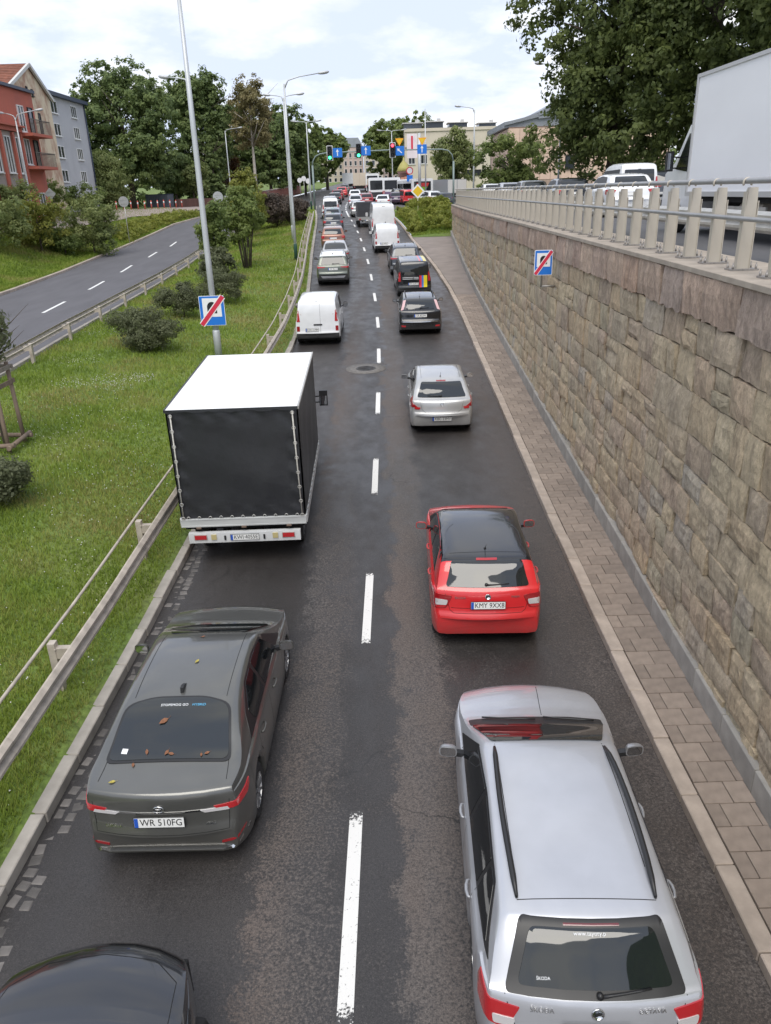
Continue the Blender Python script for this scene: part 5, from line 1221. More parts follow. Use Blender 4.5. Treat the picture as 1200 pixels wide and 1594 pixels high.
hk = MB(); hk.tube([(.026 * math.cos(t), 0, .026 * math.sin(t)) for t in np.linspace(-.3, 3.5, 9)], .008, 5); hkm = hk.mesh('hook', M_GALV)
for i in range(11):
    o = link('hook', hkm, tr); o.location = (-h_ + .16 + i * (BW - .32) / 10, -.03, Z0 + .045)
for i in range(15):
    o = link('hook', hkm, tr); o.location = (h_ + .02, .22 + i * .27, Z0 + .06); o.rotation_euler = (0, 0, R(90))
M_BOARD = mat('tail_board', (.56, .57, .56), .45, .25, noise=.10, nscale=3, stretch=(.5, 1, 3))
b = MB(); b.box((0, -.005, .895), (BW, .05, .17)); b.box((0, -.032, .965), (BW - .02, .012, .02)); b.box((0, -.032, .83), (BW - .02, .012, .025)); b.obj('tail_board', M_BOARD, tr)
for i in (-1, 0, 1): MB().box((i * .85, -.045, .80), (.09, .03, .03)).obj('hinge', mat('rusty_hinge', (.17, .12, .09), .7), tr)
b = MB()
for sx in (-1, 1): b.bar((sx * (h_ + .005), .02, .90), (sx * (h_ + .005), BL_, .90), .03, .15)
b.obj('side_board', M_BOARD, tr)
MB().box((0, BL_ / 2 + .05, .76), (BW - .1, BL_ - .1, .09)).box((.4, 2.8, .62), (.1, 5.2, .2)).box((-.4, 2.8, .62), (.1, 5.2, .2)).obj('chassis', M_UNDER, tr)
bb = MB(); bb.box((0, -.03, .60), (BW - .25, .10, .20)); bo = bb.obj('bumper', M_TRUCKW, tr)
for sx in (-1, 1):
    MB().box((sx * .83, -.088, .62), (.22, .022, .085)).obj('tail_lamp', M_REDB, bo); MB().box((sx * .83, -.084, .62), (.245, .012, .11)).obj('lamp_frame', M_GALV, bo)
    MB().box((sx * .58, -.088, .62), (.10, .022, .105)).obj('reversing_lamp', mat('lamp_cream', (.50, .42, .20), .2, coat=1), bo); MB().box((sx * .37, -.086, .60), (.035, .02, .09)).obj('reflector', M_TRIM, bo)
plate(bo, (0, -.085, .605), (0, -1, 0), 'KWI·4055E', .53, .115)
MB().prism([(BL_ + .08, .45), (BL_ + .08, 2.25), (BL_ + .95, 2.2), (BL_ + 1.55, 1.35), (BL_ + 2.1, 1.15), (BL_ + 2.2, .45)], -.98, .98, 'YZ').obj('cab', M_TRUCKW, tr)
MB().prism([(BL_ + .35, 1.3), (BL_ + .35, 2.05), (BL_ + .95, 2.05), (BL_ + 1.42, 1.36)], -.986, .986, 'YZ').obj('side_window', M_GLASS2, tr)
o = MB().prism([(-.85, 1.40), (.85, 1.40), (.78, 2.1), (-.78, 2.1)], 0, .012, 'XZ').obj('windscreen', M_GLASS, tr)
o.matrix_local = Matrix.Translation((0, BL_ + 1.24, 1.74)) @ Matrix.Rotation(R(-38), 4, 'X') @ Matrix.Translation((0, .0, -1.74))
for sx in (-1, 1):
    b = MB(); b.box((0, 0, 0), (.20, .07, .38)); b.bar((-sx * .08, 0, .05), (-sx * .30, .05, .02), .03, .03); b.bar((-sx * .08, 0, -.10), (-sx * .30, .05, -.12), .03, .03)
    o = b.obj('wing_mirror', M_TRIM, tr); o.location = (sx * 1.30, BL_ + 1.0, 1.74); MB().box((0, -.037, -.05), (.16, .004, .22)).obj('mirror_glass', M_MIRROR, o)
wt, wrm = wheel_mesh(.36, .22, 5, M_RIMD)
for yy in (.95, BL_ + 1.1):
    for sx in (-1, 1):
        o = link('wheel', wt, tr); o.matrix_local = Matrix.Translation((sx * .92, yy, .36)) @ Matrix.Rotation(math.pi if sx < 0 else 0, 4, 'Z'); link('rim', wrm, o)
for sx in (-1, 1): MB().box((sx * .92, .45, .55), (.26, .015, .45)).obj('mud_flap', M_TYRE, tr)
# ---------------------------------------------------------------- street lamps, signs, signals
def lamp(name, label, x, y, z, h, arms, r0=.10, r1=.055, group='street lamps', green=False, zhead=None):
    """arms: list of (dx, dy, rise, head length)"""
    root = thing(name, label, 'street lamp', (x, y, z), 0, group)
    MB().tube([(0, 0, -.2), (0, 0, h * .3), (0, 0, h * .65), (0, 0, h)], [r0, r0 * .88, (r0 + r1) / 2, r1], 14).obj('pole', M_POLE, root)
    b = MB(); b.lathe([(r0 * 1.15, -.1), (r0 * 1.15, 1.0), (r0 * .95, 1.05)], 14); b.obj('pole_foot', mat('green_pole_paint', (.03, .085, .065), .5) if green else M_POLE, root)
    for dx, dy, rise, hl in arms:
        L = math.hypot(dx, dy); ux, uy = dx / L, dy / L
        a = MB(); a.tube([(0, 0, h - .25), (dx * .12, dy * .12, h + rise * .35), (dx * .45, dy * .45, h + rise * .7), (dx, dy, h + rise)], [r1, .04, .034, .03], 8); ao = a.obj('arm', M_POLE, root)
        k = MB(); n = 10; V = []; F = []
        prof = [(0, .05, .05), (hl * .15, .09, .07), (hl * .5, .15, .09), (hl * .85, .13, .08), (hl, .05, .03)]
        for d, wv, hv in prof:
            for j in range(n):
                th = 2 * math.pi * j / n; V.append((dx + ux * d - uy * wv * math.cos(th), dy + uy * d + ux * wv * math.cos(th), h + rise + d * .12 + hv * math.sin(th)))
        F = [(i * n + j, i * n + (j + 1) % n, (i + 1) * n + (j + 1) % n, (i + 1) * n + j) for i in range(4) for j in range(n)] + [tuple(reversed(range(n))), tuple(4 * n + j for j in range(n))]
        k.add(V, F, 0, True); ho = k.obj('lamp_head', mat('lamp_housing', (.50, .51, .52), .4, .2), root)
        g = MB(); V = [(dx + ux * d - uy * wv * s_ * .8, dy + uy * d + ux * wv * s_ * .8, h + rise + d * .12 - hv * 1.02) for d, wv, hv in prof[1:4] for s_ in (-1, 1)]
        g.add(V, [(0, 1, 3, 2), (2, 3, 5, 4)]); g.obj('lens', mat('lamp_lens', (.62, .62, .60), .2), ho)
    return root
lamp('street_lamp', 'tall grey lamp post on the median lawn carrying the tunnel end sign', -5.85, 28.0, lawn_z(-5.85, 28) - .02, 11.4, [(.55, .2, .35, .55)], .115, .06)
lamp('street_lamp', 'lamp post with a green painted foot beside the guardrail of the left queue', -5.42, 54.0, lawn_z(-5.42, 54), 10.35, [(2.1, .3, .55, .7)], .10, .055, green=True)
lamp('street_lamp', 'double-headed lamp post by the gantry, left of the traffic lights', -7.85, 101, zr(101) + .05, 9.6, [(1.0, .1, .12, .8), (-1.0, .1, .12, .8)], .10, .05, green=True)
lamp('street_lamp', 'lamp post on the far bank pavement before the dark conifer', -20.2, 117, bank_z(-20.2, 117), 9.4, [(1.7, 0, .3, .7)], .10, .05)
lamp('street_lamp', 'lamp post in front of the red house with two arms', -26.9, 65.2, bank_z(-26.9, 65.2), 8.0, [(1.5, .2, .45, .6), (-.7, -.2, .3, .4)], .09, .05)
lamp('street_lamp', 'double lamp post rising behind the red signal', 2.75, 131, zr(131), 9.3, [(1.5, 0, .1, .8), (-1.5, 0, .1, .8)], .10, .05)
lamp('street_lamp', 'lamp post before the beige hall, arm towards the road', 9.4, 80, zup(80), 8.1, [(-1.25, 0, .3, .6)], .09, .05)
lamp('street_lamp', 'lamp post beside the big trees before the panelled hall', 14.1, 64.5, zup(64), 9.3, [(-1.55, .1, .15, .6)], .09, .05)
lamp('street_lamp', 'slim lamp post among the big trees above the white truck', 17.3, 34.0, zup(34), 8.2, [(-.9, 0, .2, .5)], .08, .045)
lamp('street_lamp', 'lamp post with a single arm behind the tall median lamp', -14.6, 113, zr(113), 10.5, [(-2.2, 0, .3, .8)], .10, .05) if False else None
# the median lamp with a long arm seen behind
lamp('street_lamp', 'lamp post with two short arms on the median, beyond the green footed one', -6.76, 66, lawn_z(-6.76, 66), 10.1, [(-1.0, .3, .25, .6), (1.0, .3, .25, .6)], .095, .05)
lamp('street_lamp', 'lamp post close behind the tall median one with an arm over the side carriageway', -9.42, 45, lawn_z(-9.42, 45), 10.0, [(-1.0, .1, .2, .5)], .10, .05)

M_SBLUE = mat('sign_blue', (.015, .17, .62), .4); M_SWHITE = mat('sign_white', (.80, .80, .80), .4); M_SRED = mat('sign_red', (.62, .03, .07), .4); M_SBLACK = mat('sign_black', (.012, .012, .014), .45)
M_SYEL = mat('sign_yellow', (.75, .50, .02), .4); M_SORANGE = mat('sign_orange', (.85, .36, .01), .4); M_SBACK = mat('sign_back', (.42, .43, .43), .45, .4, noise=.08, nscale=6)
def tunnel_sign(label, loc, rz, wd, ht):
    """end of tunnel: blue field, white square with dark arch, red bar across"""
    o = thing('road_sign', label, 'road sign', loc, rz, 'end of tunnel signs')
    a, c = wd / 2, ht / 2
    MB().prism(rpoly([(-a, -c), (a, -c), (a, c), (-a, c)], .04), 0, .02, 'XZ').obj('sign_panel', M_SWHITE, o)
    MB().prism(rpoly([(-a + .015, -c + .015), (a - .015, -c + .015), (a - .015, c - .015), (-a + .015, c - .015)], .035), -.004, 0, 'XZ').obj('sign_field', M_SBLUE, o)
    q = a * .74; zc = c * .22
    MB().prism([(-q, zc - q * .98), (q, zc - q * .98), (q, zc + q * .98), (-q, zc + q * .98)], -.008, -.004, 'XZ').obj('white_square', M_SWHITE, o)
    r = q * .52; arc = [(r * math.cos(t), zc + q * .05 + r * 1.05 * math.sin(t)) for t in np.linspace(0, math.pi, 14)]
    MB().prism(arc + [(-r, zc - q * .62), (r, zc - q * .62)], -.011, -.008, 'XZ').obj('tunnel_symbol', M_SBLACK, o)
    w2 = .05 * wd / .6; d = Vector((2 * a - .04, 2 * c - .04)); n = Vector((-d.y, d.x)).normalized()
    p0, p1 = Vector((-a + .03, -c + .03)), Vector((a - .03, c - .03))
    for ww, m, y0, y1 in ((w2 * 1.45, M_SWHITE, -.014, -.011), (w2, M_SRED, -.018, -.014)):
        MB().prism([tuple(p0 - n * ww), tuple(p1 - n * ww), tuple(p1 + n * ww), tuple(p0 + n * ww)], y0, y1, 'XZ').obj('red_bar' if m is M_SRED else 'bar_edge', m, o)
    b = MB(); b.tube([(0, .02, ht * .2), (0, .07, ht * .2)], .02, 8); b.tube([(0, .02, -ht * .2), (0, .07, -ht * .2)], .02, 8); b.obj('bracket', M_GALV, o)
    return o
tunnel_sign('square blue tunnel end sign with a red bar fixed to the median lamp post', (-5.86, 27.80, 3.06), 0, .88, 1.02)
s_ = tunnel_sign('square blue tunnel end sign with a red bar fixed before the stone wall', (4.32, 21.0, 4.92), R(-2), .47, .63)
b = MB(); b.tube([(4.30, 21.06, 4.3), (4.30, 21.06, 5.2)], .025, 8); b.tube([(4.30, 21.06, 4.32), (4.72, 21.06, 4.32)], .025, 8); b.tube([(4.70, 21.06, 4.38), (4.70, 21.06, 3.75)], .022, 8)
tag(b.obj('sign_bracket', mat('bracket_steel', (.34, .32, .29), .5, .5, noise=.2, nscale=8)), 'bent steel tube bracket holding the small blue sign to the stone wall', 'bracket')
# signal gantry
GY = 100.0; GZ = 11.15
g = thing('signal_gantry', 'thin grey gantry with a curved arm carrying the traffic lights over the road', 'gantry', (0, GY, 0))
M_GREEN = mat('gantry_grey_green', (.20, .25, .24), .5, .3)
MB().tube([(-7.35, 0, zr(GY) - .3), (-7.35, 0, GZ - 1.3)], .12, 10).obj('post', M_GREEN, g)
MB().tube([(9.35, 0, zr(GY) - .3), (9.35, 0, GZ - 1.3)], .12, 10).obj('post', M_GREEN, g)
MB().tube([(-7.35, 0, GZ - 1.4), (-7.28, 0, GZ - .85), (-6.95, 0, GZ - .35), (-6.4, 0, GZ - .1), (-5.6, 0, GZ), (2, 0, GZ + .1), (8, 0, GZ), (8.7, 0, GZ - .15), (9.15, 0, GZ - .6), (9.35, 0, GZ - 1.4)], .075, 10).obj('beam', M_GREEN, g)
M_LG = mat('signal_green_lit', (.02, .5, .2), .3, emit=(.05, 1, .35), es=3.0); M_LR = mat('signal_red_lit', (.6, .02, .03), .3, emit=(1, .05, .08), es=3.0)
M_LOFF = mat('signal_lens_dark', (.03, .03, .035), .3)
def signal(x, on, label, backw=True, dz=0.0):
    s = thing('traffic_light', label, 'traffic light', (x, GY - .14, GZ - .05 + dz), 0, 'traffic lights on the gantry')
    if backw: MB().prism(rpoly([(-.36, -.82), (.36, -.82), (.36, .82), (-.36, .82)], .10), .04, .05, 'XZ').obj('backing_board', M_SWHITE, s)
    MB().prism(rpoly([(-.29, -.75), (.29, -.75), (.29, .75), (-.29, .75)], .08), -.14, .04, 'XZ').obj('housing', M_SBLACK, s)
    for i, nm in enumerate(('red', 'amber', 'green')):
        z = .48 - .48 * i; lit = (nm == on)
        b = MB(); b.lathe([(.17, -.15), (.12, -.165), (0, -.17)], 18, Matrix.Translation((0, 0, z)), axis='Y'); o = b.obj('lens', (M_LG if on == 'green' else M_LR) if lit else M_LOFF, s)
        v = MB(); n = 12; V = []; F = []
        for t in np.linspace(-.3, math.pi + .3, n): V += [(.19 * math.cos(t), -.14, z + .19 * math.sin(t)), (.19 * math.cos(t), -.34, z + .19 * math.sin(t))]
        v.add(V, [(2 * i2, 2 * i2 + 1, 2 * i2 + 3, 2 * i2 + 2) for i2 in range(n - 1)]); v.obj('visor', M_SBLACK, s)
    return s
signal(-5.22, 'green', 'traffic light with a green arrow, nearest the curved gantry arm')
signal(-1.83, 'green', 'traffic light with a green arrow and no white board, over the road middle', False, .15)
signal(2.16, 'red', 'traffic light glowing red beside the sign with a slanted arrow', True, .12)
def lane_sign(x, label, slant, dz=0.0):
    o = thing('lane_sign', label, 'road sign', (x, GY - .10, GZ - .02 + dz), 0, 'blue lane signs on the gantry')
    MB().prism(rpoly([(-.56, -.50), (.56, -.50), (.56, .50), (-.56, .50)], .06), 0, .03, 'XZ').obj('sign_panel', M_SBLUE, o)
    ar = [(-.05, -.36), (.05, -.36), (.05, .10), (.18, .10), (0, .38), (-.18, .10), (-.05, .10)]
    a = R(48) if slant else 0
    MB().prism([(p * math.cos(a) - q * math.sin(a), p * math.sin(a) + q * math.cos(a)) for p, q in ar], -.006, 0, 'XZ').obj('arrow', M_SWHITE, o)
    return o
lane_sign(-4.32, 'blue sign with a straight white arrow beside the first green light', False)
lane_sign(-.98, 'blue sign with a straight white arrow in the middle of the gantry', False, .12)
lane_sign(2.98, 'blue sign with a slanted white arrow under a yellow triangle', True, .0)
lane_sign(5.62, 'blue sign with a straight white arrow by the white banner', False, .10)
for x, lb in ((2.98, 'inverted yellow give-way triangle above the slanted arrow sign'), (5.65, 'inverted yellow give-way triangle above the last blue sign')):
    o = thing('give_way_sign', lb, 'road sign', (x, GY - .11, GZ + .92), 0, 'yellow triangles on the gantry')
    MB().prism(rpoly([(-.50, .38), (.50, .38), (0, -.46)], .06), 0, .02, 'XZ').obj('sign_panel', M_SORANGE, o)
    MB().prism(rpoly([(-.33, .27), (.33, .27), (0, -.28)], .04), -.006, 0, 'XZ').obj('sign_field', M_SYEL, o)
    MB().tube([(0, .03, -.45), (0, .03, .1)], .03, 6).obj('holder', M_GREEN, o)
# priority road sign on its post, backs of signs on the left
d = dsg = thing('priority_sign', 'yellow diamond sign on a thin pale post in the hedge at the wall end', 'road sign', (3.75, 74.0, zr(74) + .3))
MB().tube([(0, 0, 0), (0, 0, 3.2)], .035, 8).obj('post', mat('sign_post_pale', (.55, .52, .36), .5), d)
MB().prism(rpoly([(0, -.62), (.62, 0), (0, .62), (-.62, 0)], .05), -.04, -.015, 'XZ').obj('sign_panel', M_SWHITE, d).location = (0, 0, 2.72)
MB().prism(rpoly([(0, -.45), (.45, 0), (0, .45), (-.45, 0)], .04), -.046, -.04, 'XZ').obj('sign_field', M_SYEL, d).location = (0, 0, 2.72)
def sign_back(label, x, y, z, h, r, shape='round'):
    o = thing('road_sign', label, 'road sign', (x, y, z), 0, 'sign backs along the side carriageway')
    MB().tube([(0, 0, -.1), (0, 0, h + r * .6)], .035, 8).obj('post', M_GALV, o)
    b = MB()
    if shape == 'round': b.lathe([(r, -.06), (r, -.045), (r * .96, -.042), (0, -.042)], 22, axis='Y', smooth=False)
    else: b.prism(rpoly([(0, -r), (r, 0), (0, r), (-r, 0)], .05), -.06, -.04, 'XZ')
    q = b.obj('sign_panel', M_SBACK, o); q.location = (0, 0, h)
    b = MB(); b.box((0, -.07, .16), (r * 1.3, .02, .04)); b.box((0, -.07, -.16), (r * 1.3, .02, .04)); b.obj('brace', M_GALV, q)
sign_back('round grey sign back on a pale post beside the low yellowish hedge', -21.6, 71.5, bank_z(-21.6, 71.5), 6.6 - bank_z(-21.6, 71.5) , .43)
sign_back('round grey sign back half hidden behind the tall lamp post', -13.9 - 1.4, 85, bank_z(-24, 85) - 1.0, 3.3, .40)
sign_back('round grey sign back sticking out of the young median trees', -12.45, 66, lawn_z(-12.45, 66), 3.75, .40)
sign_back('grey diamond sign back in front of the red house', -25.6, 66, bank_z(-25.6, 66), 3.2, .45, 'diamond')
# left group of small signs near the far brick wall
for i, (x, y, hh) in enumerate([(-11.2, 132, 3.0), (-10.2, 128, 2.7), (-12.2, 136, 2.7)]):
    o = thing('road_sign', ['small round white sign by the far red wall, tallest of three', 'small round white sign by the far red wall, beside the gantry', 'small round white sign far left on the bend'][i], 'road sign', (x, y, zr(y)), 0, 'white signs at the bend')
    MB().tube([(0, 0, 0), (0, 0, hh)], .04, 6).obj('post', M_GALV, o); b = MB(); b.lathe([(.38, -.06), (.38, -.04), (0, -.04)], 16, axis='Y', smooth=False); q = b.obj('sign_panel', M_SWHITE, o); q.location = (0, 0, hh)
o = thing('road_sign', 'round white no-entry style sign above a small blue one by the kiosk column', 'road sign', (4.72, 114, zr(114)))
MB().tube([(0, 0, 0), (0, 0, 4.3)], .05, 8).obj('post', M_GALV, o)
for r, m, y in ((.48, M_SRED, -.07), (.36, M_SWHITE, -.075)):
    b = MB(); b.lathe([(r, y), (r, y + .02), (0, y + .02)], 18, axis='Y', smooth=False); b.obj('sign_panel', m, o).location = (0, 0, 3.9)
MB().box((0, -.07, 2.95), (.8, .02, .8)).obj('blue_plate', M_SBLUE, o)
# banner poles
o = thing('banner_pole', 'thick pale pole with a long white and pink banner behind the gantry', 'pole', (5.95, 112, zr(112)))
MB().tube([(0, 0, 0), (0, 0, 8.4)], .2, 12).obj('pole', M_POLE, o); MB().box((-.95, 0, 6.9), (1.35, .05, 2.9)).obj('banner', mat('banner_cloth', (.72, .66, .67), .6, noise=.12, nscale=.9), o)
MB().box((-.95, -.03, 7.3), (.25, .02, 1.6)).obj('banner_print', M_SRED, o)
o = thing('pole', 'slim tall pole right of the banner pole', 'pole', (6.75, 112, zr(112))); MB().tube([(0, 0, 0), (0, 0, 11.2)], [.10, .06], 8).obj('shaft', M_POLE, o)

# ---------------------------------------------------------------- foliage
def leaf_mat(name, c0, c1, hue_var=.35, trans=.48):
    m, nt, b = new_mat(name); n = nt.nodes.new; k = nt.links.new
    g = n('ShaderNodeNewGeometry'); t = n('ShaderNodeTexNoise'); t.inputs['Scale'].default_value = .55; t.inputs['Detail'].default_value = 4; k(g.outputs['Position'], t.inputs['Vector'])
    a = n('ShaderNodeMath'); a.operation = 'MULTIPLY_ADD'; k(g.outputs['Random Per Island'], a.inputs[0]); a.inputs[1].default_value = .75; 
    mr_ = n('ShaderNodeMapRange'); mr_.inputs[1].default_value = .35; mr_.inputs[2].default_value = .65; mr_.inputs[3].default_value = -.2; mr_.inputs[4].default_value = .45; k(t.outputs['Fac'], mr_.inputs[0]); k(mr_.outputs[0], a.inputs[2])
    mx_ = n('ShaderNodeMix'); mx_.data_type = 'RGBA'; mx_.clamp_factor = True; k(a.outputs[0], mx_.inputs[0]); mx_.inputs[6].default_value = (*c0, 1); mx_.inputs[7].default_value = (*c1, 1)
    k(mx_.outputs[2], b.inputs['Base Color']); b.inputs['Roughness'].default_value = .55; b.inputs['Specular IOR Level'].default_value = .35
    tr_ = n('ShaderNodeBsdfTranslucent'); k(mx_.outputs[2], tr_.inputs[0]); ms = n('ShaderNodeMixShader'); ms.inputs[0].default_value = trans
    k(b.outputs[0], ms.inputs[1]); k(tr_.outputs[0], ms.inputs[2]); k(ms.outputs[0], nt.nodes['Material Output'].inputs[0])
    return m
L_DARK = leaf_mat('leaf_dark', (.10, .15, .055), (.23, .29, .10))
L_MID = leaf_mat('leaf_mid', (.12, .17, .05), (.26, .315, .095))
L_BIG = leaf_mat('leaf_poplar', (.078, .108, .034), (.19, .23, .07))
L_YEL = leaf_mat('leaf_yellowish', (.16, .19, .035), (.34, .335, .08))
L_BIRCH = leaf_mat('leaf_birch', (.17, .155, .065), (.32, .27, .13))
L_PURP = leaf_mat('leaf_purple', (.085, .068, .055), (.16, .125, .10))
L_BUSH = leaf_mat('leaf_bush', (.085, .098, .05), (.20, .22, .115))
L_HEDGE = leaf_mat('leaf_hedge', (.17, .21, .03), (.36, .37, .08))
L_RUST = leaf_mat('leaf_rusty', (.07, .035, .015), (.14, .075, .03))
L_GREY = leaf_mat('leaf_pale', (.15, .195, .065), (.30, .335, .125))
M_BARK = mat('bark', (.085, .068, .052), .9, noise=.35, nscale=6, bump=.8, bscale=12, dist=.03, stretch=(1, 1, .25))
M_BARKW = mat('birch_bark', (.42, .38, .33), .8, noise=.35, nscale=4)
def leaves(name, lobes, n, size, m, parent=None, seed=0, flat=.30, drop=0.0, aspect=1.7, shell=.55, clump=.0, jitter=.0):
    """leaf-sized faces spread through a set of ellipsoid lobes; lobes = (cx, cy, cz, rx, ry, rz)"""
    rs = np.random.default_rng(seed); lo = np.array(lobes, float)
    wgt = lo[:, 3] * lo[:, 4] + lo[:, 4] * lo[:, 5] + lo[:, 3] * lo[:, 5]; wgt /= wgt.sum()
    if clump > 0:
        nc = max(8, int(n / 38)); li = rs.choice(len(lo), nc, p=wgt); d = rs.normal(size=(nc, 3)); d /= np.linalg.norm(d, axis=1)[:, None]
        rad = shell + (1.06 - shell) * rs.random(nc) ** .6; cc = lo[li, :3] + d * rad[:, None] * lo[li, 3:]
        ci = rs.integers(0, nc, n); e = rs.normal(size=(n, 3)); e /= np.linalg.norm(e, axis=1)[:, None]
        cr = clump * rs.uniform(.6, 1.35, nc); P = cc[ci] + e * (cr[ci] * rs.random(n) ** .45)[:, None] * np.array([1, 1, .75]); nd = e * .6 + d[ci]
    else:
        li = rs.choice(len(lo), n, p=wgt); d = rs.normal(size=(n, 3)); d /= np.linalg.norm(d, axis=1)[:, None]
        rad = shell + (1.04 - shell) * rs.random(n) ** .7; P = lo[li, :3] + d * rad[:, None] * lo[li, 3:]; nd = d
    N_ = nd + rs.normal(size=(n, 3)) * .55; N_[:, 2] += flat; N_ /= np.linalg.norm(N_, axis=1)[:, None]
    t = rs.normal(size=(n, 3)); t[:, 2] -= drop; t -= N_ * (t * N_).sum(1)[:, None]; t /= np.linalg.norm(t, axis=1)[:, None] + 1e-9
    s2 = np.cross(N_, t); sz = size * rs.uniform(.6, 1.35, n)[:, None]
    a = t * sz * .5 * aspect ** .5; b = s2 * sz * .5 / aspect ** .5
    V = np.stack([P - a, P + b + N_ * sz * .08, P + a, P - b + N_ * sz * .08], 1).reshape(-1, 3); F = np.arange(4 * n).reshape(n, 4)
    return link(name, quick_mesh(name, V, F, m), parent)
def limbs(parent, m, base, h, r, forks, seed, name='trunk', spread=.5, upto=.8):
    rs = random.Random(seed); b = MB(); top = Vector((rs.uniform(-.3, .3), rs.uniform(-.3, .3), h * upto))
    pts = [Vector((0, 0, -.3)), Vector((rs.uniform(-.1, .1), rs.uniform(-.1, .1), h * .25)), top * .6 + Vector((rs.uniform(-.15, .15), rs.uniform(-.15, .15), 0)), top]
    b.tube(pts, [r * 1.25, r, r * .65, r * .15], 9)
    for i in range(forks):
        t = rs.uniform(.28, .8); p = pts[1].lerp(top, t); a = rs.uniform(0, 6.28); L = h * spread * rs.uniform(.35, .65)
        q = p + Vector((math.cos(a) * L * .5, math.sin(a) * L * .5, L * .35)); e = p + Vector((math.cos(a) * L, math.sin(a) * L, L * rs.uniform(.35, .8)))
        b.tube([p, q, e], [r * .4, r * .25, r * .06], 6)
    return b.obj(name, m, parent)
def tree(name, label, x, y, z, h, lobes, n, size, m, seed, trunk_r=.3, bark=None, group=None, cat='tree', forks=9, clump=.0, **kw):
    root = thing(name, label, cat, (x, y, z), 0, group)
    limbs(root, bark or M_BARK, None, h, trunk_r, forks, seed, upto=kw.pop('upto', .8))
    leaves('crown', lobes, n, size, m, root, seed, clump=clump, **kw)
    return root
def auto_lobes(rx, ry, z0, z1, k, seed, fill=.62):
    """uneven crown: big core and k side lobes"""
    rs = random.Random(seed); zc = (z0 + z1) / 2; rz = (z1 - z0) / 2; L = [(0, 0, zc, rx * fill, ry * fill, rz * fill)]
    for i in range(k):
        a = i * 2.4 + rs.uniform(-.5, .5); t = rs.uniform(-.85, .95); q = math.sqrt(max(.05, 1 - t * t)); f = rs.uniform(.30, .46)
        L.append((math.cos(a) * rx * q * .72, math.sin(a) * ry * q * .72, zc + t * rz * .74, rx * f, ry * f, rz * f * rs.uniform(.7, 1)))
    return L
# big dark trees beyond the upper street, at the right
RT = 'tall broadleaved trees beyond the upper street'
for i, (x, y, rx, ry, z0, z1, n, lb) in enumerate([
    (16.2, 57, 5.2, 5, 1.6, 21, 40000, 'huge dark tree reaching over the lamp post beside the panelled hall'), (19.8, 51, 5.6, 5, 1.2, 25, 46000, 'huge dark tree standing behind the white van on the upper street'),
    (22.3, 42, 5.6, 5, 1.2, 23, 46000, 'huge dark tree filling the sky above the cab of the white truck'), (26, 35, 6, 5, 1.5, 22, 34000, 'huge dark tree behind the box of the white truck'), (29.5, 60, 8, 6, .8, 22, 24000, 'dark tree deep behind the row of big trees')]):
    tree('broadleaf_tree', lb, x, y, zup(y), z1, auto_lobes(rx, ry, z0, z1, 34, 40 + i, .7) + [(math.cos(q * 1.05) * rx * (.75 if q % 2 else .35), math.sin(q * 1.05) * ry * .6, 3.6 + .5 * (q % 3), 2.4, 2.2, 1.7) for q in range(6)] + ([(-4.6, 0, 9.6, 2.2, 2, 1.9), (-5.8, -.5, 11.2, 1.6, 1.5, 1.3), (-4.0, 1, 12.6, 2.4, 2, 2), (-3.6, 0, 7.0, 1.5, 1.5, 1.3), (-4.4, .5, 15.4, 2.6, 2, 2.2)] if i == 0 else []), int(n * 1.25), .24 if i < 4 else .40, L_BIG, 60 + i, .42, group=RT, forks=12, clump=.62, shell=.55, upto=.75)
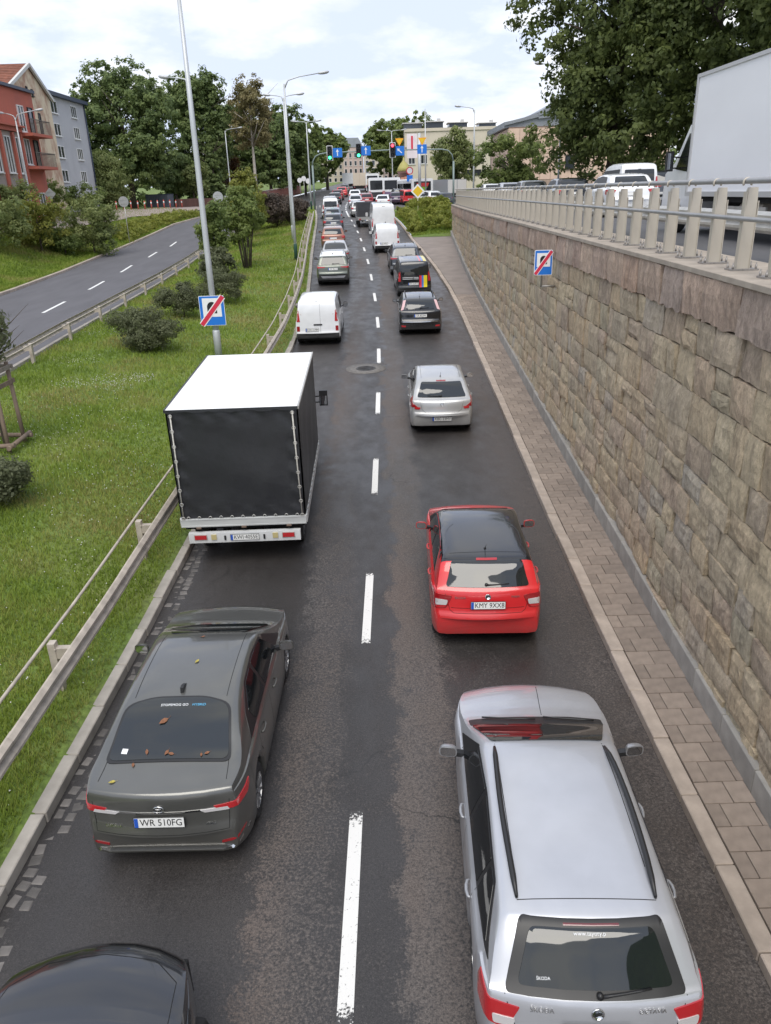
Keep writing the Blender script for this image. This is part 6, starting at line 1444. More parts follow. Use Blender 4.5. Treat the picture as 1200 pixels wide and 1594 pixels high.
# left side: the wood behind the side carriageway
LTG = 'trees behind the side carriageway'
for i, (nm, lb, x, y, rx, ry, h0, h1, n, sz, m, k, tr_) in enumerate([
    ('broadleaf_tree', 'big dark round tree right of the grey house', -31.4, 108, 6.9, 5, 1.4, 17.0, 38000, .26, L_DARK, 30, .35),
    ('broadleaf_tree', 'tall dark tree behind the tall median lamp post', -25.4, 124, 5.2, 4, 1.2, 18.2, 28000, .28, L_DARK, 24, .3),
    ('conifer', 'narrow dark green conifer beside the second tall tree', -23.0, 120, 1.5, 1.5, .3, 11.6, 9000, .26, L_DARK, 8, .2),
    ('broadleaf_tree', 'dark tree joining the birch at the right of the wood', -21.8, 141, 5.0, 4, .8, 16.0, 20000, .30, L_DARK, 20, .3),
    ('broadleaf_tree', 'low spreading pale green tree before the big dark one', -33.2, 99.5, 4.6, 3.2, .4, 6.6, 20000, .19, L_GREY, 18, .2),
    ('broadleaf_tree', 'olive green small tree in front of the grey house', -36.6, 99, 4.2, 3, .2, 7.0, 14000, .18, L_YEL, 14, .15),
    ('broadleaf_tree', 'dark bushy tree behind the dark container', -27.6, 116, 3.0, 3, .3, 7.2, 8000, .26, L_DARK, 12, .2),
    ('broadleaf_tree', 'light green young tree right of the container', -25.2, 116, 2.2, 2, .3, 6.6, 5000, .22, L_GREY, 9, .12),
    ('broadleaf_tree', 'rusty brown small tree beside the single-arm lamp post', -21.8, 128, 1.5, 1.5, .8, 6.8, 3000, .24, L_RUST, 7, .1),
    ('broadleaf_tree', 'dark tree at the right end of the wood, left of the lamp arm', -15.8, 146, 5.4, 4, .4, 14.6, 18000, .34, L_DARK, 16, .3),
    ('broadleaf_tree', 'deep green tree behind the green footed lamp post', -17.2, 138, 3.8, 3, .2, 12.4, 14000, .30, L_DARK, 14, .25),
    ('broadleaf_tree', 'far dark tree behind the double lamp post', -15.5, 168, 5.6, 5, .6, 14.5, 15000, .42, L_MID, 16, .3),
    ('broadleaf_tree', 'far rounded tree nearest the first green light', -10.4, 182, 4.8, 5, .6, 12.6, 13000, .45, L_MID, 14, .3),
    ('broadleaf_tree', 'small far tree above the red wall', -12.5, 150, 2.3, 3, .6, 7.5, 4000, .45, L_DARK, 9, .2)]):
    tree(nm, lb, x, y, bank_z(x, y) - .1, h1, auto_lobes(rx, ry, h0, h1, k, 90 + i, .66) if nm != 'conifer' else [(0, 0, h0 + (h1 - h0) * t, rx * (1.05 - t) + .12, ry * (1.05 - t) + .12, .9) for t in np.linspace(.08, .95, 10)], int(n * 1.35), sz * 1.12, m, 120 + i, tr_, group=LTG, clump=.6 if nm != 'conifer' else .25, shell=.3)
t = thing('birch_tree', 'pale brownish birch with white branches rising above the dark wood', 'tree', (-17.3, 122, bank_z(-17.3, 122)), 0, LTG)
limbs(t, M_BARKW, None, 15.5, .22, 16, 77, spread=.45, upto=.95)
leaves('crown', auto_lobes(2.9, 3.0, 6.0, 16.4, 22, 5, .5), 12000, .26, L_BIRCH, t, 9, drop=1.5, clump=.6, shell=.35)
# right of the road, far
for i, (lb, x, y, rx, ry, h0, h1, n, sz, m, k) in enumerate([
    ('far dark green tree above the two white buses', 3.0, 168, 4.8, 5, .4, 13.4, 18000, .42, L_MID, 18), ('far green tree behind the banner pole', 8.4, 160, 5.0, 5, .4, 13.4, 18000, .42, L_MID, 18),
    ('weeping pale green tree before the beige building', 12.2, 130, 3.3, 3, .2, 9.4, 14000, .28, L_GREY, 14)]):
    tree('broadleaf_tree', lb, x, y, zr(y), h1, auto_lobes(rx, ry, h0, h1, k, 190 + i), n, sz, m, 210 + i, .3, group='trees at the far crossing', clump=.6, shell=.5, **({'drop': 2.0} if i == 2 else {}))
sp_ = []
rs = random.Random(4)
for i in range(26):
    a = rs.uniform(0, 6.28); q = rs.uniform(.2, 1); zz_ = rs.uniform(1.0, 5.4)
    sp_.append((math.cos(a) * q * 3.0 * (1.05 - abs(zz_ - 2.6) / 5), math.sin(a) * q * 2.4, zz_, .75, .75, .55))
for a in np.linspace(0, 6.28, 12): sp_.append((math.cos(a) * 2.9, math.sin(a) * 2.3, 3.6 + rs.uniform(-.8, 1.2), .6, .6, .8))
tree('spreading_tree', 'low wide red-tinged tree in front of the panelled hall', 12.2, 77, zup(77) - .1, 5.5, sp_, 15000, .19, L_MID, 231, .16, forks=14, clump=.4, shell=.3)
# shrubs on the bank in front of the houses
BG = 'big shrubs on the bank of the side carriageway'
for i, (lb, x, y, rx, ry, h, m, n) in enumerate([
    ('bushy grey-green shrub at the picture edge of the bank', -25.2, 54.5, 2.3, 2.2, 4.4, L_GREY, 7000), ('second bushy shrub on the bank, olive green', -24.2, 59.0, 2.2, 2.2, 4.0, L_YEL, 7000), ('round dark-footed shrub on the bank next to the round sign', -21.9, 63.2, 2.1, 2.2, 4.4, L_GREY, 9000),
    ('shrub before the red house', -27.6, 63, 2.4, 2.2, 3.6, L_GREY, 6000), ('small shrub between the two bank shrubs', -23.2, 60.6, 1.4, 1.4, 2.7, L_MID, 4000), ('shrub below the peeling gable', -30.4, 76, 2.6, 2.4, 3.4, L_MID, 6000), ('shrub behind the hedge, under the dark tree', -29.4, 83, 2.3, 2.2, 3.2, L_MID, 6000)]):
    root = thing('shrub', lb, 'shrub', (x, y, bank_z(x, y) - .05), 0, BG); limbs(root, M_BARK, None, h * .8, .06, 10, 300 + i, name='stems', spread=.7)
    leaves('foliage', auto_lobes(rx, ry, .05, h, 16, 310 + i, .66), n, .15, m, root, 320 + i, clump=.38, shell=.45)
# median bushes and young trees
MG = 'low round bushes on the median lawn'
for i, (lb, x, y, rx, h, m, n) in enumerate([('dark round bush on the lawn, the one standing clear by itself', -8.45, 28.3, 1.22, 1.65, L_BUSH, 9000), ('dark bush left of the tall lamp post', -8.6, 34.6, 1.1, 1.55, L_BUSH, 6500), ('dark bush right behind the tall lamp post', -7.6, 38.4, 1.25, 1.7, L_BUSH, 6500),
    ('thin grey-green bush at the left picture edge on the lawn', -7.75, 14.4, .75, .85, L_BUSH, 4200)]):
    root = thing('bush', lb, 'bush', (x, y, lawn_z(x, y) - .03), 0, MG); limbs(root, M_BARK, None, h * .7, .03, 12, 400 + i, name='stems', spread=.9)
    leaves('foliage', auto_lobes(rx, rx * .9, .02, h, 20, 410 + i, .8), int(n * 1.7), .058, m, root, 420 + i, clump=.2, shell=.4, flat=.2)
YG = 'young trees and shrubs on the median'
for i, (lb, x, y, rx, h, h0, m, n) in enumerate([
    ('young leafy tree with upright stems on the median', -8.2, 50.8, 1.25, 4.7, 1.3, L_MID, 6500), ('slim young tree just right of the tall lamp post', -9.4, 47.0, .85, 4.5, .8, L_MID, 4500), ('shrub under the slim young tree', -8.9, 44.5, .9, 2.0, .1, L_BUSH, 3500),
    ('tall yellowish young tree behind the upright one', -9.8, 62, 1.3, 5.6, .5, L_YEL, 6000), ('yellow-green young tree left of the lamp with the green foot', -10.7, 70, 1.5, 5.0, .3, L_YEL, 6500), ('second yellowish young tree on the median', -12.0, 72, 1.4, 4.8, .5, L_MID, 5000),
    ('rounded green shrub low on the median behind the young trees', -11.4, 77, 1.7, 3.2, .1, L_MID, 5000)]):
    root = thing('young_tree', lb, 'tree', (x, y, lawn_z(x, y) - .03), 0, YG); limbs(root, M_BARK, None, h * .9, .05, 9, 440 + i, spread=.35, upto=.9)
    if i == 0:
        b = MB(); rs = random.Random(9)
        for q in range(11):
            a = q * .57; b.tube([(math.cos(a) * .22, math.sin(a) * .22, -.05), (math.cos(a) * .4, math.sin(a) * .4, 1.4), (math.cos(a) * .75, math.sin(a) * .75, 3.3)], [.035, .03, .012], 6)
        b.obj('stem_bundle', M_BARK, root)
    leaves('crown', auto_lobes(rx, rx, h0, h, 12, 450 + i, .55), n, .15, m, root, 460 + i, clump=.3, shell=.3)
root = thing('bush', 'broad purplish brown bush at the tip of the median lawn', 'bush', (-9.4, 79, lawn_z(-9.4, 79) - .05)); limbs(root, M_BARK, None, 2.2, .05, 14, 470, name='stems', spread=.9)
leaves('foliage', auto_lobes(2.2, 2.6, .05, 3.0, 18, 471, .75), 12000, .16, L_PURP, root, 472, clump=.35, shell=.45)
root = thing('bush', 'second purplish bush hugging the first at the lawn tip', 'bush', (-8.3, 84, lawn_z(-8.3, 84) - .05)); limbs(root, M_BARK, None, 2.0, .05, 10, 473, name='stems', spread=.9)
leaves('foliage', auto_lobes(1.5, 2.6, .05, 2.3, 12, 474, .7), 5000, .18, L_PURP, root, 475, clump=.35, shell=.45)
# hedges
def hedge(label, path, wd, h, m, n, sz, zf, seed):
    root = thing('hedge', label, 'hedge', (0, 0, 0)); lobes = []
    rs = random.Random(seed)
    for (x0, y0), (x1, y1) in zip(path[:-1], path[1:]):
        k = max(2, int(math.dist((x0, y0), (x1, y1)) / .9))
        for i in range(k):
            t = i / k; x = x0 + (x1 - x0) * t; y = y0 + (y1 - y0) * t
            for q in range(max(1, int(wd / 1.1))):
                xx = x + (q + .5) / max(1, int(wd / 1.1)) * wd - wd / 2; lobes.append((xx, y, zf(xx, y) + h * .45, .8, .8, h * .55 * rs.uniform(.85, 1.12)))
    leaves('foliage', lobes, n, sz, m, root, seed, clump=.25, shell=.4); return root
hedge('low yellowish hedge between the side carriageway and the bank pavement', [(-23.2, 73), (-23.7, 82), (-23.6, 92), (-22.2, 100)], 2.8, .75, L_HEDGE, 26000, .13, lambda x, y: bank_z(x, y) - .05, 480)
hedge('dense yellow-green shrub bed on the slope where the stone wall ends', [(4.45, 67.2), (4.5, 75), (4.2, 80), (3.9, 86)], 3.5, .72, L_HEDGE, 32000, .13, lambda x, y: east_z(x, y) - .05, 481)
# tree guard with its sapling at the left edge
tg = thing('tree_guard', 'wooden tree guard of stakes and crossbars round a sapling', 'tree guard', (-9.05, 17.5, lawn_z(-9.05, 17.5)))
M_STAKE = mat('weathered_stake', (.21, .155, .115), .85, noise=.25, nscale=10, bump=.4, bscale=30, stretch=(1, 1, .2))
M_BOARDW = mat('weathered_board', (.25, .215, .18), .85, noise=.25, nscale=8)
for sx, sy in ((-.42, -.42), (.42, -.42), (.42, .42), (-.42, .42)):
    MB().tube([(sx, sy, -.3), (sx * .92, sy * .92, 1.9)], .05, 8).obj('stake', M_STAKE, tg)
for z_ in (1.78, 1.45):
    for a, b_ in (((-.5, -.44), (.5, -.44)), ((.44, -.5), (.44, .5)), ((.5, .44), (-.5, .44)), ((-.44, .5), (-.44, -.5))):
        if z_ > 1.7 or a[1] < 0: MB().bar((a[0], a[1], z_), (b_[0], b_[1], z_), .03, .10).obj('crossbar', M_BOARDW if z_ > 1.7 else M_STAKE, tg)
for a, b_ in (((-.6, -.48), (.6, -.48)), ((.5, -.6), (.5, .6)), ((.6, .48), (-.6, .48))): MB().tube([(a[0], a[1], .10), (b_[0], b_[1], .14)], .055, 8).obj('foot_log', M_STAKE, tg)
sp = thing('young_tree', 'thin sapling inside the wooden guard at the left edge', 'tree', (-8.95, 17.6, lawn_z(-8.95, 17.6))); limbs(sp, M_BARK, None, 3.6, .045, 8, 490, spread=.5, upto=.95)
leaves('crown', [(.30, .1, 2.55, .45, .5, .5), (.20, -.1, 3.0, .45, .5, .5), (-.35, -.1, 2.3, .5, .5, .5)], 1900, .085, L_BUSH, sp, 491, clump=.2, shell=.2)
# ---------------------------------------------------------------- buildings
def plaster(name, c0, c1, lo=.45, hi=.62, sc=.5, stretch=(1, 1, .6)):
    m, nt, b = new_mat(name); n = nt.nodes.new; k = nt.links.new; g = n('ShaderNodeNewGeometry')
    mp = n('ShaderNodeMapping'); mp.inputs['Scale'].default_value = stretch; k(g.outputs['Position'], mp.inputs[0])
    t = n('ShaderNodeTexNoise'); t.inputs['Scale'].default_value = sc; t.inputs['Detail'].default_value = 9; t.inputs['Roughness'].default_value = .65; k(mp.outputs[0], t.inputs['Vector'])
    r_ = n('ShaderNodeMapRange'); r_.inputs[1].default_value = lo; r_.inputs[2].default_value = hi; k(t.outputs['Fac'], r_.inputs[0])
    x = n('ShaderNodeMix'); x.data_type = 'RGBA'; k(r_.outputs[0], x.inputs[0]); x.inputs[6].default_value = (*c0, 1); x.inputs[7].default_value = (*c1, 1); k(x.outputs[2], b.inputs['Base Color']); b.inputs['Roughness'].default_value = .9
    bn = n('ShaderNodeBump'); bn.inputs['Strength'].default_value = .3; bn.inputs['Distance'].default_value = .03; k(t.outputs['Fac'], bn.inputs['Height']); k(bn.outputs[0], b.inputs['Normal'])
    return m
M_REDW = plaster('red_plaster', (.48, .135, .09), (.42, .125, .09)); M_PEEL = plaster('peeling_plaster', (.66, .55, .40), (.44, .27, .19), .46, .58, .6)
M_GREYW = plaster('grey_plaster', (.46, .46, .475), (.42, .42, .435)); M_BEIGE = plaster('beige_plaster', (.60, .54, .44), (.55, .49, .40)); M_PINKP = mat('pink_stone_panel', (.62, .46, .36), .8, noise=.06, nscale=2, varo=.05)
M_TILE = mat('red_roof_tile', (.20, .075, .045), .85, noise=.3, nscale=2, varo=.15); M_ROOFM = mat('grey_metal_roof', (.30, .32, .345), .45, .5, noise=.08, nscale=1); M_DARKB = mat('dark_blue_metal', (.035, .05, .085), .5)
M_WFR = mat('window_frame_white', (.72, .72, .70), .5); M_WGL = mat('window_glass', (.03, .036, .042), .06, spec=.8); M_DARKW = mat('dark_opening', (.02, .02, .022), .7); M_GREENG = mat('pale_green_glass', (.36, .43, .36), .35)
def win(parent, p, w_, h_, face, split=2, fr=M_WFR, name='window'):
    """window with frame and panes; face = 'E' (towards +x) or 'S' (towards -y)"""
    o = link(name, None, parent) if False else None
    b = MB(); t = .07
    def B(c, d): b.box(c, d)
    for sx in (-1, 1): B((sx * (w_ / 2 - t / 2), 0, 0), (t, .10, h_))
    for sz in (-1, 1): B((0, .001, sz * (h_ / 2 - t / 2)), (w_ - 2 * t, .10, t))
    for i in range(1, split): B((-w_ / 2 + w_ * i / split, .002, 0), (t * 1.1, .10, h_ - 2 * t))
    B((0, -.05, -h_ / 2 - .04), (w_ + .16, .16, .06))
    f = b.obj(name, fr, parent); g = MB(); g.box((0, .02, 0), (w_ - t, .03, h_ - t)); g.obj('pane', M_WGL, f)
    f.location = p; f.rotation_euler = (0, 0, R(90) if face == 'E' else 0); return f
h = thing('red_house', 'brick red house with balconies at the left edge', 'house', (-28, 62.6, 4))
MB().box((-7, .3, 5.25), (14, 18.0, 11.5)).obj('wall', M_REDW, h)
MB().box((-7, .3, 11.1), (14.5, 18.3, .22)).obj('roof', M_DARKB, h)
MB().box((.18, -3.2, 8.05), (.36, 17, .35)).box((.30, -3.2, 8.26), (.6, 17.2, .12)).obj('cornice', M_REDW, h)
MB().box((.06, -3.4, 4.7), (.12, 16.4, 6.3)).obj('bay_front', plaster('bay_plaster', (.36, .30, .26), (.30, .25, .22)), h)
for y_ in (-6.5, -4.2, -1.9, .4, 2.6, 4.1):
    win(h, (.15, y_, 6.2), 1.0, 2.6, 'E'); MB().box((.2, y_ + 1.05, 4.7), (.2, .35, 6.2)).obj('pilaster', M_REDW, h)
for z_ in (7.75, 5.35):
    bl = MB(); bl.box((.55, 7.3, z_), (1.2, 4.0, .22)); bo = bl.obj('balcony', M_REDW, h)
    b = MB()
    for i in range(17): b.box((1.1, 5.4 + i * .24, z_ + .6), (.03, .05, 1.0))
    b.box((1.1, 7.3, z_ + 1.1), (.05, 4.0, .06)); b.box((.55, 9.28, z_ + 1.1), (1.1, .05, .06)); b.obj('balustrade', mat('balcony_rail', (.14, .12, .10), .7), bo)
    win(h, (.05, 6.4, z_ + 1.2), 1.1, 1.9, 'E'); win(h, (.05, 8.3, z_ + 1.2), .9, 1.9, 'E', 1, M_DARKW)
win(h, (.05, 7.6, 2.6), 1.1, 1.8, 'E', 2)
h = thing('gable_house', 'old house with a peeling cream gable and red tiled roof', 'house', (-30, 72.1, 4.5))
W_ = 9.1; SH, PK = 11.1, 13.25
MB().prism([(0, 0), (W_, 0), (W_, SH), (W_ * .56, PK), (0, SH)], -14, 0, 'YZ').obj('wall', M_PEEL, h)
for sgn, (ya, za, yb, zb_) in ((0, (-.35, SH - .15, W_ * .56, PK + .12)), (1, (W_ + .35, SH - .15, W_ * .56, PK + .12))):
    b = MB(); nC = 14
    for i in range(nC):
        y0 = ya + (yb - ya) * i / nC; y1 = ya + (yb - ya) * (i + 1.15) / nC; q0 = za + (zb_ - za) * i / nC + .10; q1 = za + (zb_ - za) * (i + 1.15) / nC + .04
        b.add([(-14.3, y0, q0), (.3, y0, q0), (.3, y1, q1), (-14.3, y1, q1), (-14.3, y0, q0 - .08), (.3, y0, q0 - .08)], [(0, 1, 2, 3), (4, 5, 1, 0)])
    r = b.obj('roof', M_TILE, h, fix=False); MB().bar((.2, ya, za), (.2, yb, zb_), .22, .26).obj('verge_board', mat('verge_white', (.55, .55, .53), .7), r)
for y_, z_, w_, h_ in ((4.1, 11.3, .35, .55), (5.2, 11.2, .35, .55), (3.6, 9.2, .9, 1.3), (5.9, 8.7, .5, 1.9), (3.4, 6.2, .7, 1.1), (2.6, 3.4, .9, 1.4), (5.4, 3.2, .8, 1.3)):
    win(h, (.02, y_, z_), w_, h_, 'E', 1 if w_ < .6 else 2, M_DARKW if z_ > 5 else mat('window_frame_grey', (.35, .35, .34), .6))
h = thing('grey_house', 'light grey house with white windows and a dark blue eave', 'house', (-32, 84.4, 4.8))
MB().box((-7, 6, 5.9), (14, 12, 11.8)).obj('wall', M_GREYW, h); MB().box((-6.9, 6, 11.9), (14.7, 12.5, .35)).obj('roof', M_DARKB, h)
for y_, hh in ((1.2, 1.5), (2.6, 1.0)): MB().box((-3, y_ + 1, 12.1 + hh / 2), (1.4, 1.1, hh)).obj('chimney', M_DARKB, h)
for z_ in (10.75, 8.7, 6.65, 4.4):
    for y_ in (2.9, 8.4): win(h, (.02, y_, z_), 1.7, 1.15, 'E', 3 if y_ > 8 else 2)
MB().tube([(.1, 11.8, 0), (.1, 11.8, 11.7)], .07, 8).obj('downpipe', M_DARKB, h)
# panelled hall
h = thing('panelled_hall', 'hall faced with pinkish stone panels under a sweeping grey roof', 'building', (16.6, 105, 4.6))
MB().box((10, 8.15, 4.5), (20, 16, 9.0)).obj('wall', mat('panel_joint_dark', (.20, .14, .11), .9), h)
pm = cham_mesh('stone_panel', (1.31, .08, 2.90), .015, M_PINKP); dk = cham_mesh('stone_panel', (1.31, .08, 2.90), .015, mat('darker_panel', (.34, .26, .20), .85, noise=.2, nscale=1.5, varo=.06))  # second panel mesh in a darker tone, for part of the lowest row
for i in range(15):
    for j in range(3):
        o = link('stone_panel', dk if j == 0 and i < 8 else pm, h); o.location = (.67 + i * 1.335, .10, 1.5 + j * 2.94)
pe = cham_mesh('stone_panel', (.08, 1.31, 2.90), .015, M_PINKP)
for i in range(11):
    for j in range(3):
        o = link('stone_panel', pe, h); o.location = (-.03, .85 + i * 1.335, 1.5 + j * 2.94)
rf = [(-.5, 8.95), (20.5, 8.95), (20.5, 16.0), (10, 13.7), (5.9, 11.7), (3.6, 10.6), (1.6, 9.95), (-.5, 9.6)]
MB().prism(rf, .5, 16.5, 'XZ').obj('roof', M_ROOFM, h)
MB().prism([(3.8, 10.1), (14, 11.0), (14, 14.0), (10.0, 13.1), (5.9, 11.2)], .42, .49, 'XZ').obj('gable_glazing', M_GREENG, h)
b = MB()
for i in range(7): b.box((5.2 + i * 1.2, .38, 10.75 + i * .2), (.07, .08, 1.0 + i * .3))
b.obj('glazing_bars', M_ROOFM, h); MB().bar((-.6, .3, 9.35), (3.6, .3, 10.2), .3, .35).obj('fascia', M_ROOFM, h); MB().bar((3.6, .3, 10.3), (10, .3, 13.5), .3, .4).obj('fascia', M_ROOFM, h); MB().bar((3.6, .3, 9.95), (14, .3, 10.9), .25, .25).obj('fascia', M_ROOFM, h)
win(h, (7.7, .02, 4.9), 1.2, 1.6, 'S', 1, M_DARKW); MB().box((10.5, .03, 1.0), (4, .1, 2.0)).obj('entrance', M_DARKW, h); MB().box((9.5, -.8, 2.2), (7.5, 1.8, .25)).obj('canopy', M_ROOFM, h)
# beige block behind
h = thing('beige_block', 'long beige building with dark glazed penthouses on its roof', 'building', (5.5, 152, 6.3))
MB().box((9, 7, 5.2), (18, 14, 10.6)).obj('wall', M_BEIGE, h); MB().box((9, -.08, 10.35), (18.2, .2, .5)).obj('parapet', M_BEIGE, h); MB().box((9, -.04, 7.6), (18, .1, .18)).obj('string_course', mat('beige_dark', (.33, .29, .24), .9), h)
for x_, w_, hh in ((1.5, 3.2, 1.0), (5.4, 3.0, 1.15), (9.6, 3.2, .9), (14.8, 3.0, .7)):
    q = MB(); q.box((x_, 3, 10.5 + hh / 2), (w_, 4, hh)); o = q.obj('penthouse', mat('penthouse_glass', (.05, .06, .075), .15, spec=.8), h); MB().box((x_, 3, 10.55 + hh), (w_ + .5, 4.5, .14)).obj('roof', mat('penthouse_roof', (.55, .54, .52), .6), o)
    MB().box((x_ + .8, 2, 10.85 + hh), (.6, .6, .45)).obj('roof_unit', mat('roof_unit', (.48, .47, .46), .6), o)
for i in range(4): win(h, (11.2 + i * 1.7, -.02, 3.2), 1.6, .9, 'S', 1, M_DARKW)
for i in range(8): win(h, (1.2 + i * 2.2, -.02, 5.6), 1.2, 1.5, 'S', 2) if i < 3 else None
# far street front beyond the crossing
def block(label, x, y, w_, hh, m, cols, rows, roof=None, zb=9.0, nm='town_house'):
    q = thing(nm, label, 'house', (x, y, zb)); MB().box((0, 5, hh / 2), (w_, 10, hh)).obj('wall', m, q)
    if roof: MB().prism([(-w_ / 2 - .3, hh), (w_ / 2 + .3, hh), (w_ * .3, hh + 3), (-w_ * .3, hh + 3)], -.2, 10.2, 'XZ').obj('roof', roof, q)
    for i in range(cols):
        for j in range(rows): win(q, (-w_ / 2 + w_ * (i + .5) / cols, -.02, 2.2 + j * (hh - 2.2) / rows), w_ / cols * .5, (hh / rows) * .5, 'S', 1, M_WFR)
    return q
M_FAR1 = plaster('far_pink_plaster', (.50, .40, .36), (.45, .37, .33)); M_FAR2 = plaster('far_cream_plaster', (.52, .46, .38), (.47, .42, .35))
block('far pink town house at the end of the street', -7.6, 300, 7, 12.5, M_FAR1, 4, 4, M_ROOFM); block('far cream town house with a red roof, under the middle green light', -.4, 292, 6.5, 9.5, M_FAR2, 3, 3, M_TILE); block('far pale town house left of the pink one', -15.5, 310, 8, 11, M_FAR2, 4, 4, M_TILE); block('far pinkish house right behind the buses', 6.6, 300, 7, 10, M_FAR1, 4, 3, M_TILE); block('far cream house closing the street', 3.5, 330, 9, 10, M_FAR2, 4, 4, M_TILE, 10)
# walls, container and bollards by the bank pavement
o = thing('brick_wall', 'low red brick wall on the left of the bend', 'wall', (0, 0, 0))
bm_ = cham_mesh('wall_bay', (.3, 2.92, 1.5), .02, mat('far_brick', (.26, .10, .075), .9, noise=.25, nscale=5, varo=.12)); cpm = cham_mesh('wall_cap', (.42, 2.96, .1), .02, mat('wall_cap', (.40, .33, .30), .9))
for i in range(14):
    y_ = 118 + i * 3; q = link('wall_bay', bm_, o); q.location = (xf(y_) - .9, y_, zr(y_) + .75); q.rotation_euler = (0, 0, math.atan(-(xf(y_ + 1) - xf(y_ - 1)) / 2)); c_ = link('wall_cap', cpm, q); c_.location = (0, 0, .8)
o = thing('container', 'dark grey metal container in front of the wood', 'container', (-28.3, 109.5, bank_z(-28.3, 109.5)), R(-8)); MB().box((0, 0, .85), (3.0, 2.0, 1.5)).obj('body', mat('container_grey', (.10, .115, .14), .5, .2, noise=.1, nscale=2), o)
b = MB()
for i in range(14): b.box((-1.4 + i * .215, -1.02, .85), (.09, .05, 1.4))
b.obj('ribs', mat('container_grey', (0, 0, 0)), o); MB().box((0, 0, 1.64), (3.1, 2.1, .08)).obj('lid', M_DARKB, o)
fr_ = thing('wooden_fence', 'dark reddish wooden fence beside the container', 'fence', (0, 0, 0)); sm = cham_mesh('fence_board', (.28, .04, 1.1), .01, mat('fence_red', (.11, .055, .045), .85, noise=.2, nscale=5, varo=.2))
for i in range(26):
    x_, y_ = -26.4 + i * .2, 110.2 + i * .16
    if abs(i - 0) < 1: pass
    q = link('fence_board', sm, fr_); q.location = (x_ + .2, y_, bank_z(x_, y_) + .55); q.rotation_euler = (0, 0, R(36))
bo0 = None
for i in range(11):
    t_ = i / 10; x_, y_ = -29.6 + 4.2 * t_, 95 + 14 * t_
    if bo0 is None:
        bo0 = thing('bollard', '', 'bollard', (x_, y_, bank_z(x_, y_) + .05), 0, 'red and white bollards along the bank pavement')
        MB().tube([(0, 0, -.1), (0, 0, 1.0)], .075, 8).obj('post', mat('bollard_red', (.48, .10, .07), .6), bo0); MB().tube([(0, 0, .62), (0, 0, .82)], .08, 8).obj('band', M_SWHITE, bo0); bo = bo0
    else: bo = dup(bo0, None, (x_, y_, bank_z(x_, y_) + .05))
    bo['label'] = 'red and white bollard on the bank pavement, ' + ['at the hedge end of the row', 'second from the hedge end', 'third from the hedge end', 'fourth from the hedge end', 'fifth from the hedge end', 'in the very middle of the row', 'fifth from the container end', 'fourth from the container end', 'third from the container end', 'second from the container end', 'at the container end of the row'][i]
# advertising column
k = thing('advertising_column', 'poster column with a yellow-green dome roof behind the buses', 'kiosk', (4.2, 122, zr(122)))
MB().lathe([(.85, 0), (.85, .4), (.75, .45), (.75, 3.4), (.95, 3.5), (.95, 3.75)], 18).obj('drum', mat('column_drum', (.22, .12, .10), .7), k)
MB().lathe([(1.0, 3.72), (.85, 4.2), (.5, 4.75), (.15, 5.1), (.1, 5.5), (0, 5.6)], 18).obj('dome', mat('dome_yellow_green', (.36, .33, .10), .6), k)
for a_, z_, c_ in ((-1.9, 2.4, (.6, .3, .2)), (-1.2, 2.5, (.6, .55, .5)), (-1.6, 1.2, (.7, .7, .68)), (-.9, 1.2, (.2, .35, .4))):
    b = MB(); V = []
    for t in np.linspace(-.32, .32, 6): V += [(.765 * math.cos(a_ + t), .765 * math.sin(a_ + t), z_ - .5), (.765 * math.cos(a_ + t), .765 * math.sin(a_ + t), z_ + .5)]
    b.add(V, [(2 * i, 2 * i + 2, 2 * i + 3, 2 * i + 1) for i in range(5)]); b.obj('poster', mat('poster_%d' % int(c_[0] * 100), c_, .5), k)

# ---------------------------------------------------------------- vehicles on the upper street and at the crossing
GU = 'vehicles on the upper street'
t = thing('box_truck', 'big pale box truck beside the wall railing, facing away', 'truck', (8.4, 13.6, 5.6), 0, GU)
M_BOXW = mat('truck_box_white', (.82, .82, .84), .5, noise=.03, nscale=1.2, stretch=(1, .4, 1))
b = MB(); b.box((0, 2.85, 2.08), (2.36, 5.7, 2.44)); b.obj('box', M_BOXW, t)
b = MB()
for sx in (-1, 1):
    b.box((sx * 1.185, 2.85, 3.30), (.05, 5.74, .07)); b.box((sx * 1.185, 2.85, .90), (.05, 5.74, .10))
    for yy in (0, 5.68): b.box((sx * 1.185, yy, 2.1), (.055, .07, 2.4))
b.obj('edge_trim', mat('box_trim', (.52, .52, .52), .4, .3), t)
MB().box((-1.195, .55, 1.02), (.02, .35, .12)).obj('side_marker', M_AMBER, t)
MB().prism([(5.85, .45), (5.85, 2.35), (6.35, 2.38), (7.15, 1.6), (7.75, 1.35), (7.85, .45)], -1.0, 1.0, 'YZ').obj('cab', P_WHITE, t)
MB().prism([(5.95, 1.35), (5.95, 2.18), (6.35, 2.2), (7.05, 1.45)], -1.012, 1.012, 'YZ').obj('side_window', M_GLASS2, t)
for sx in (-1, 1):
    b = MB(); b.box((0, 0, 0), (.17, .09, .44)); b.bar((-sx * .05, 0, .1), (-sx * .28, .04, .08), .03, .03); b.bar((-sx * .05, 0, -.15), (-sx * .28, .04, -.15), .03, .03); o = b.obj('wing_mirror', M_TRIM, t); o.location = (sx * 1.28, 6.75, 1.62)
    MB().box((0, -.047, 0), (.13, .004, .36)).obj('mirror_glass', M_MIRROR, o)
MB().box((0, 3.6, .62), (.9, 7.2, .22)).box((0, 2.85, .79), (2.1, 5.6, .10)).obj('chassis', M_UNDER, t)
b = MB(); b.box((-1.1, 2.9, .42), (.04, 2.2, .10)); b.box((-1.1, 2.9, .62), (.04, 2.2, .10)); b.obj('side_guard', M_GALV, t); MB().tube([(-.8, 2.2, .55), (-.8, 3.2, .55)], .24, 12).obj('fuel_tank', M_GALVD, t)
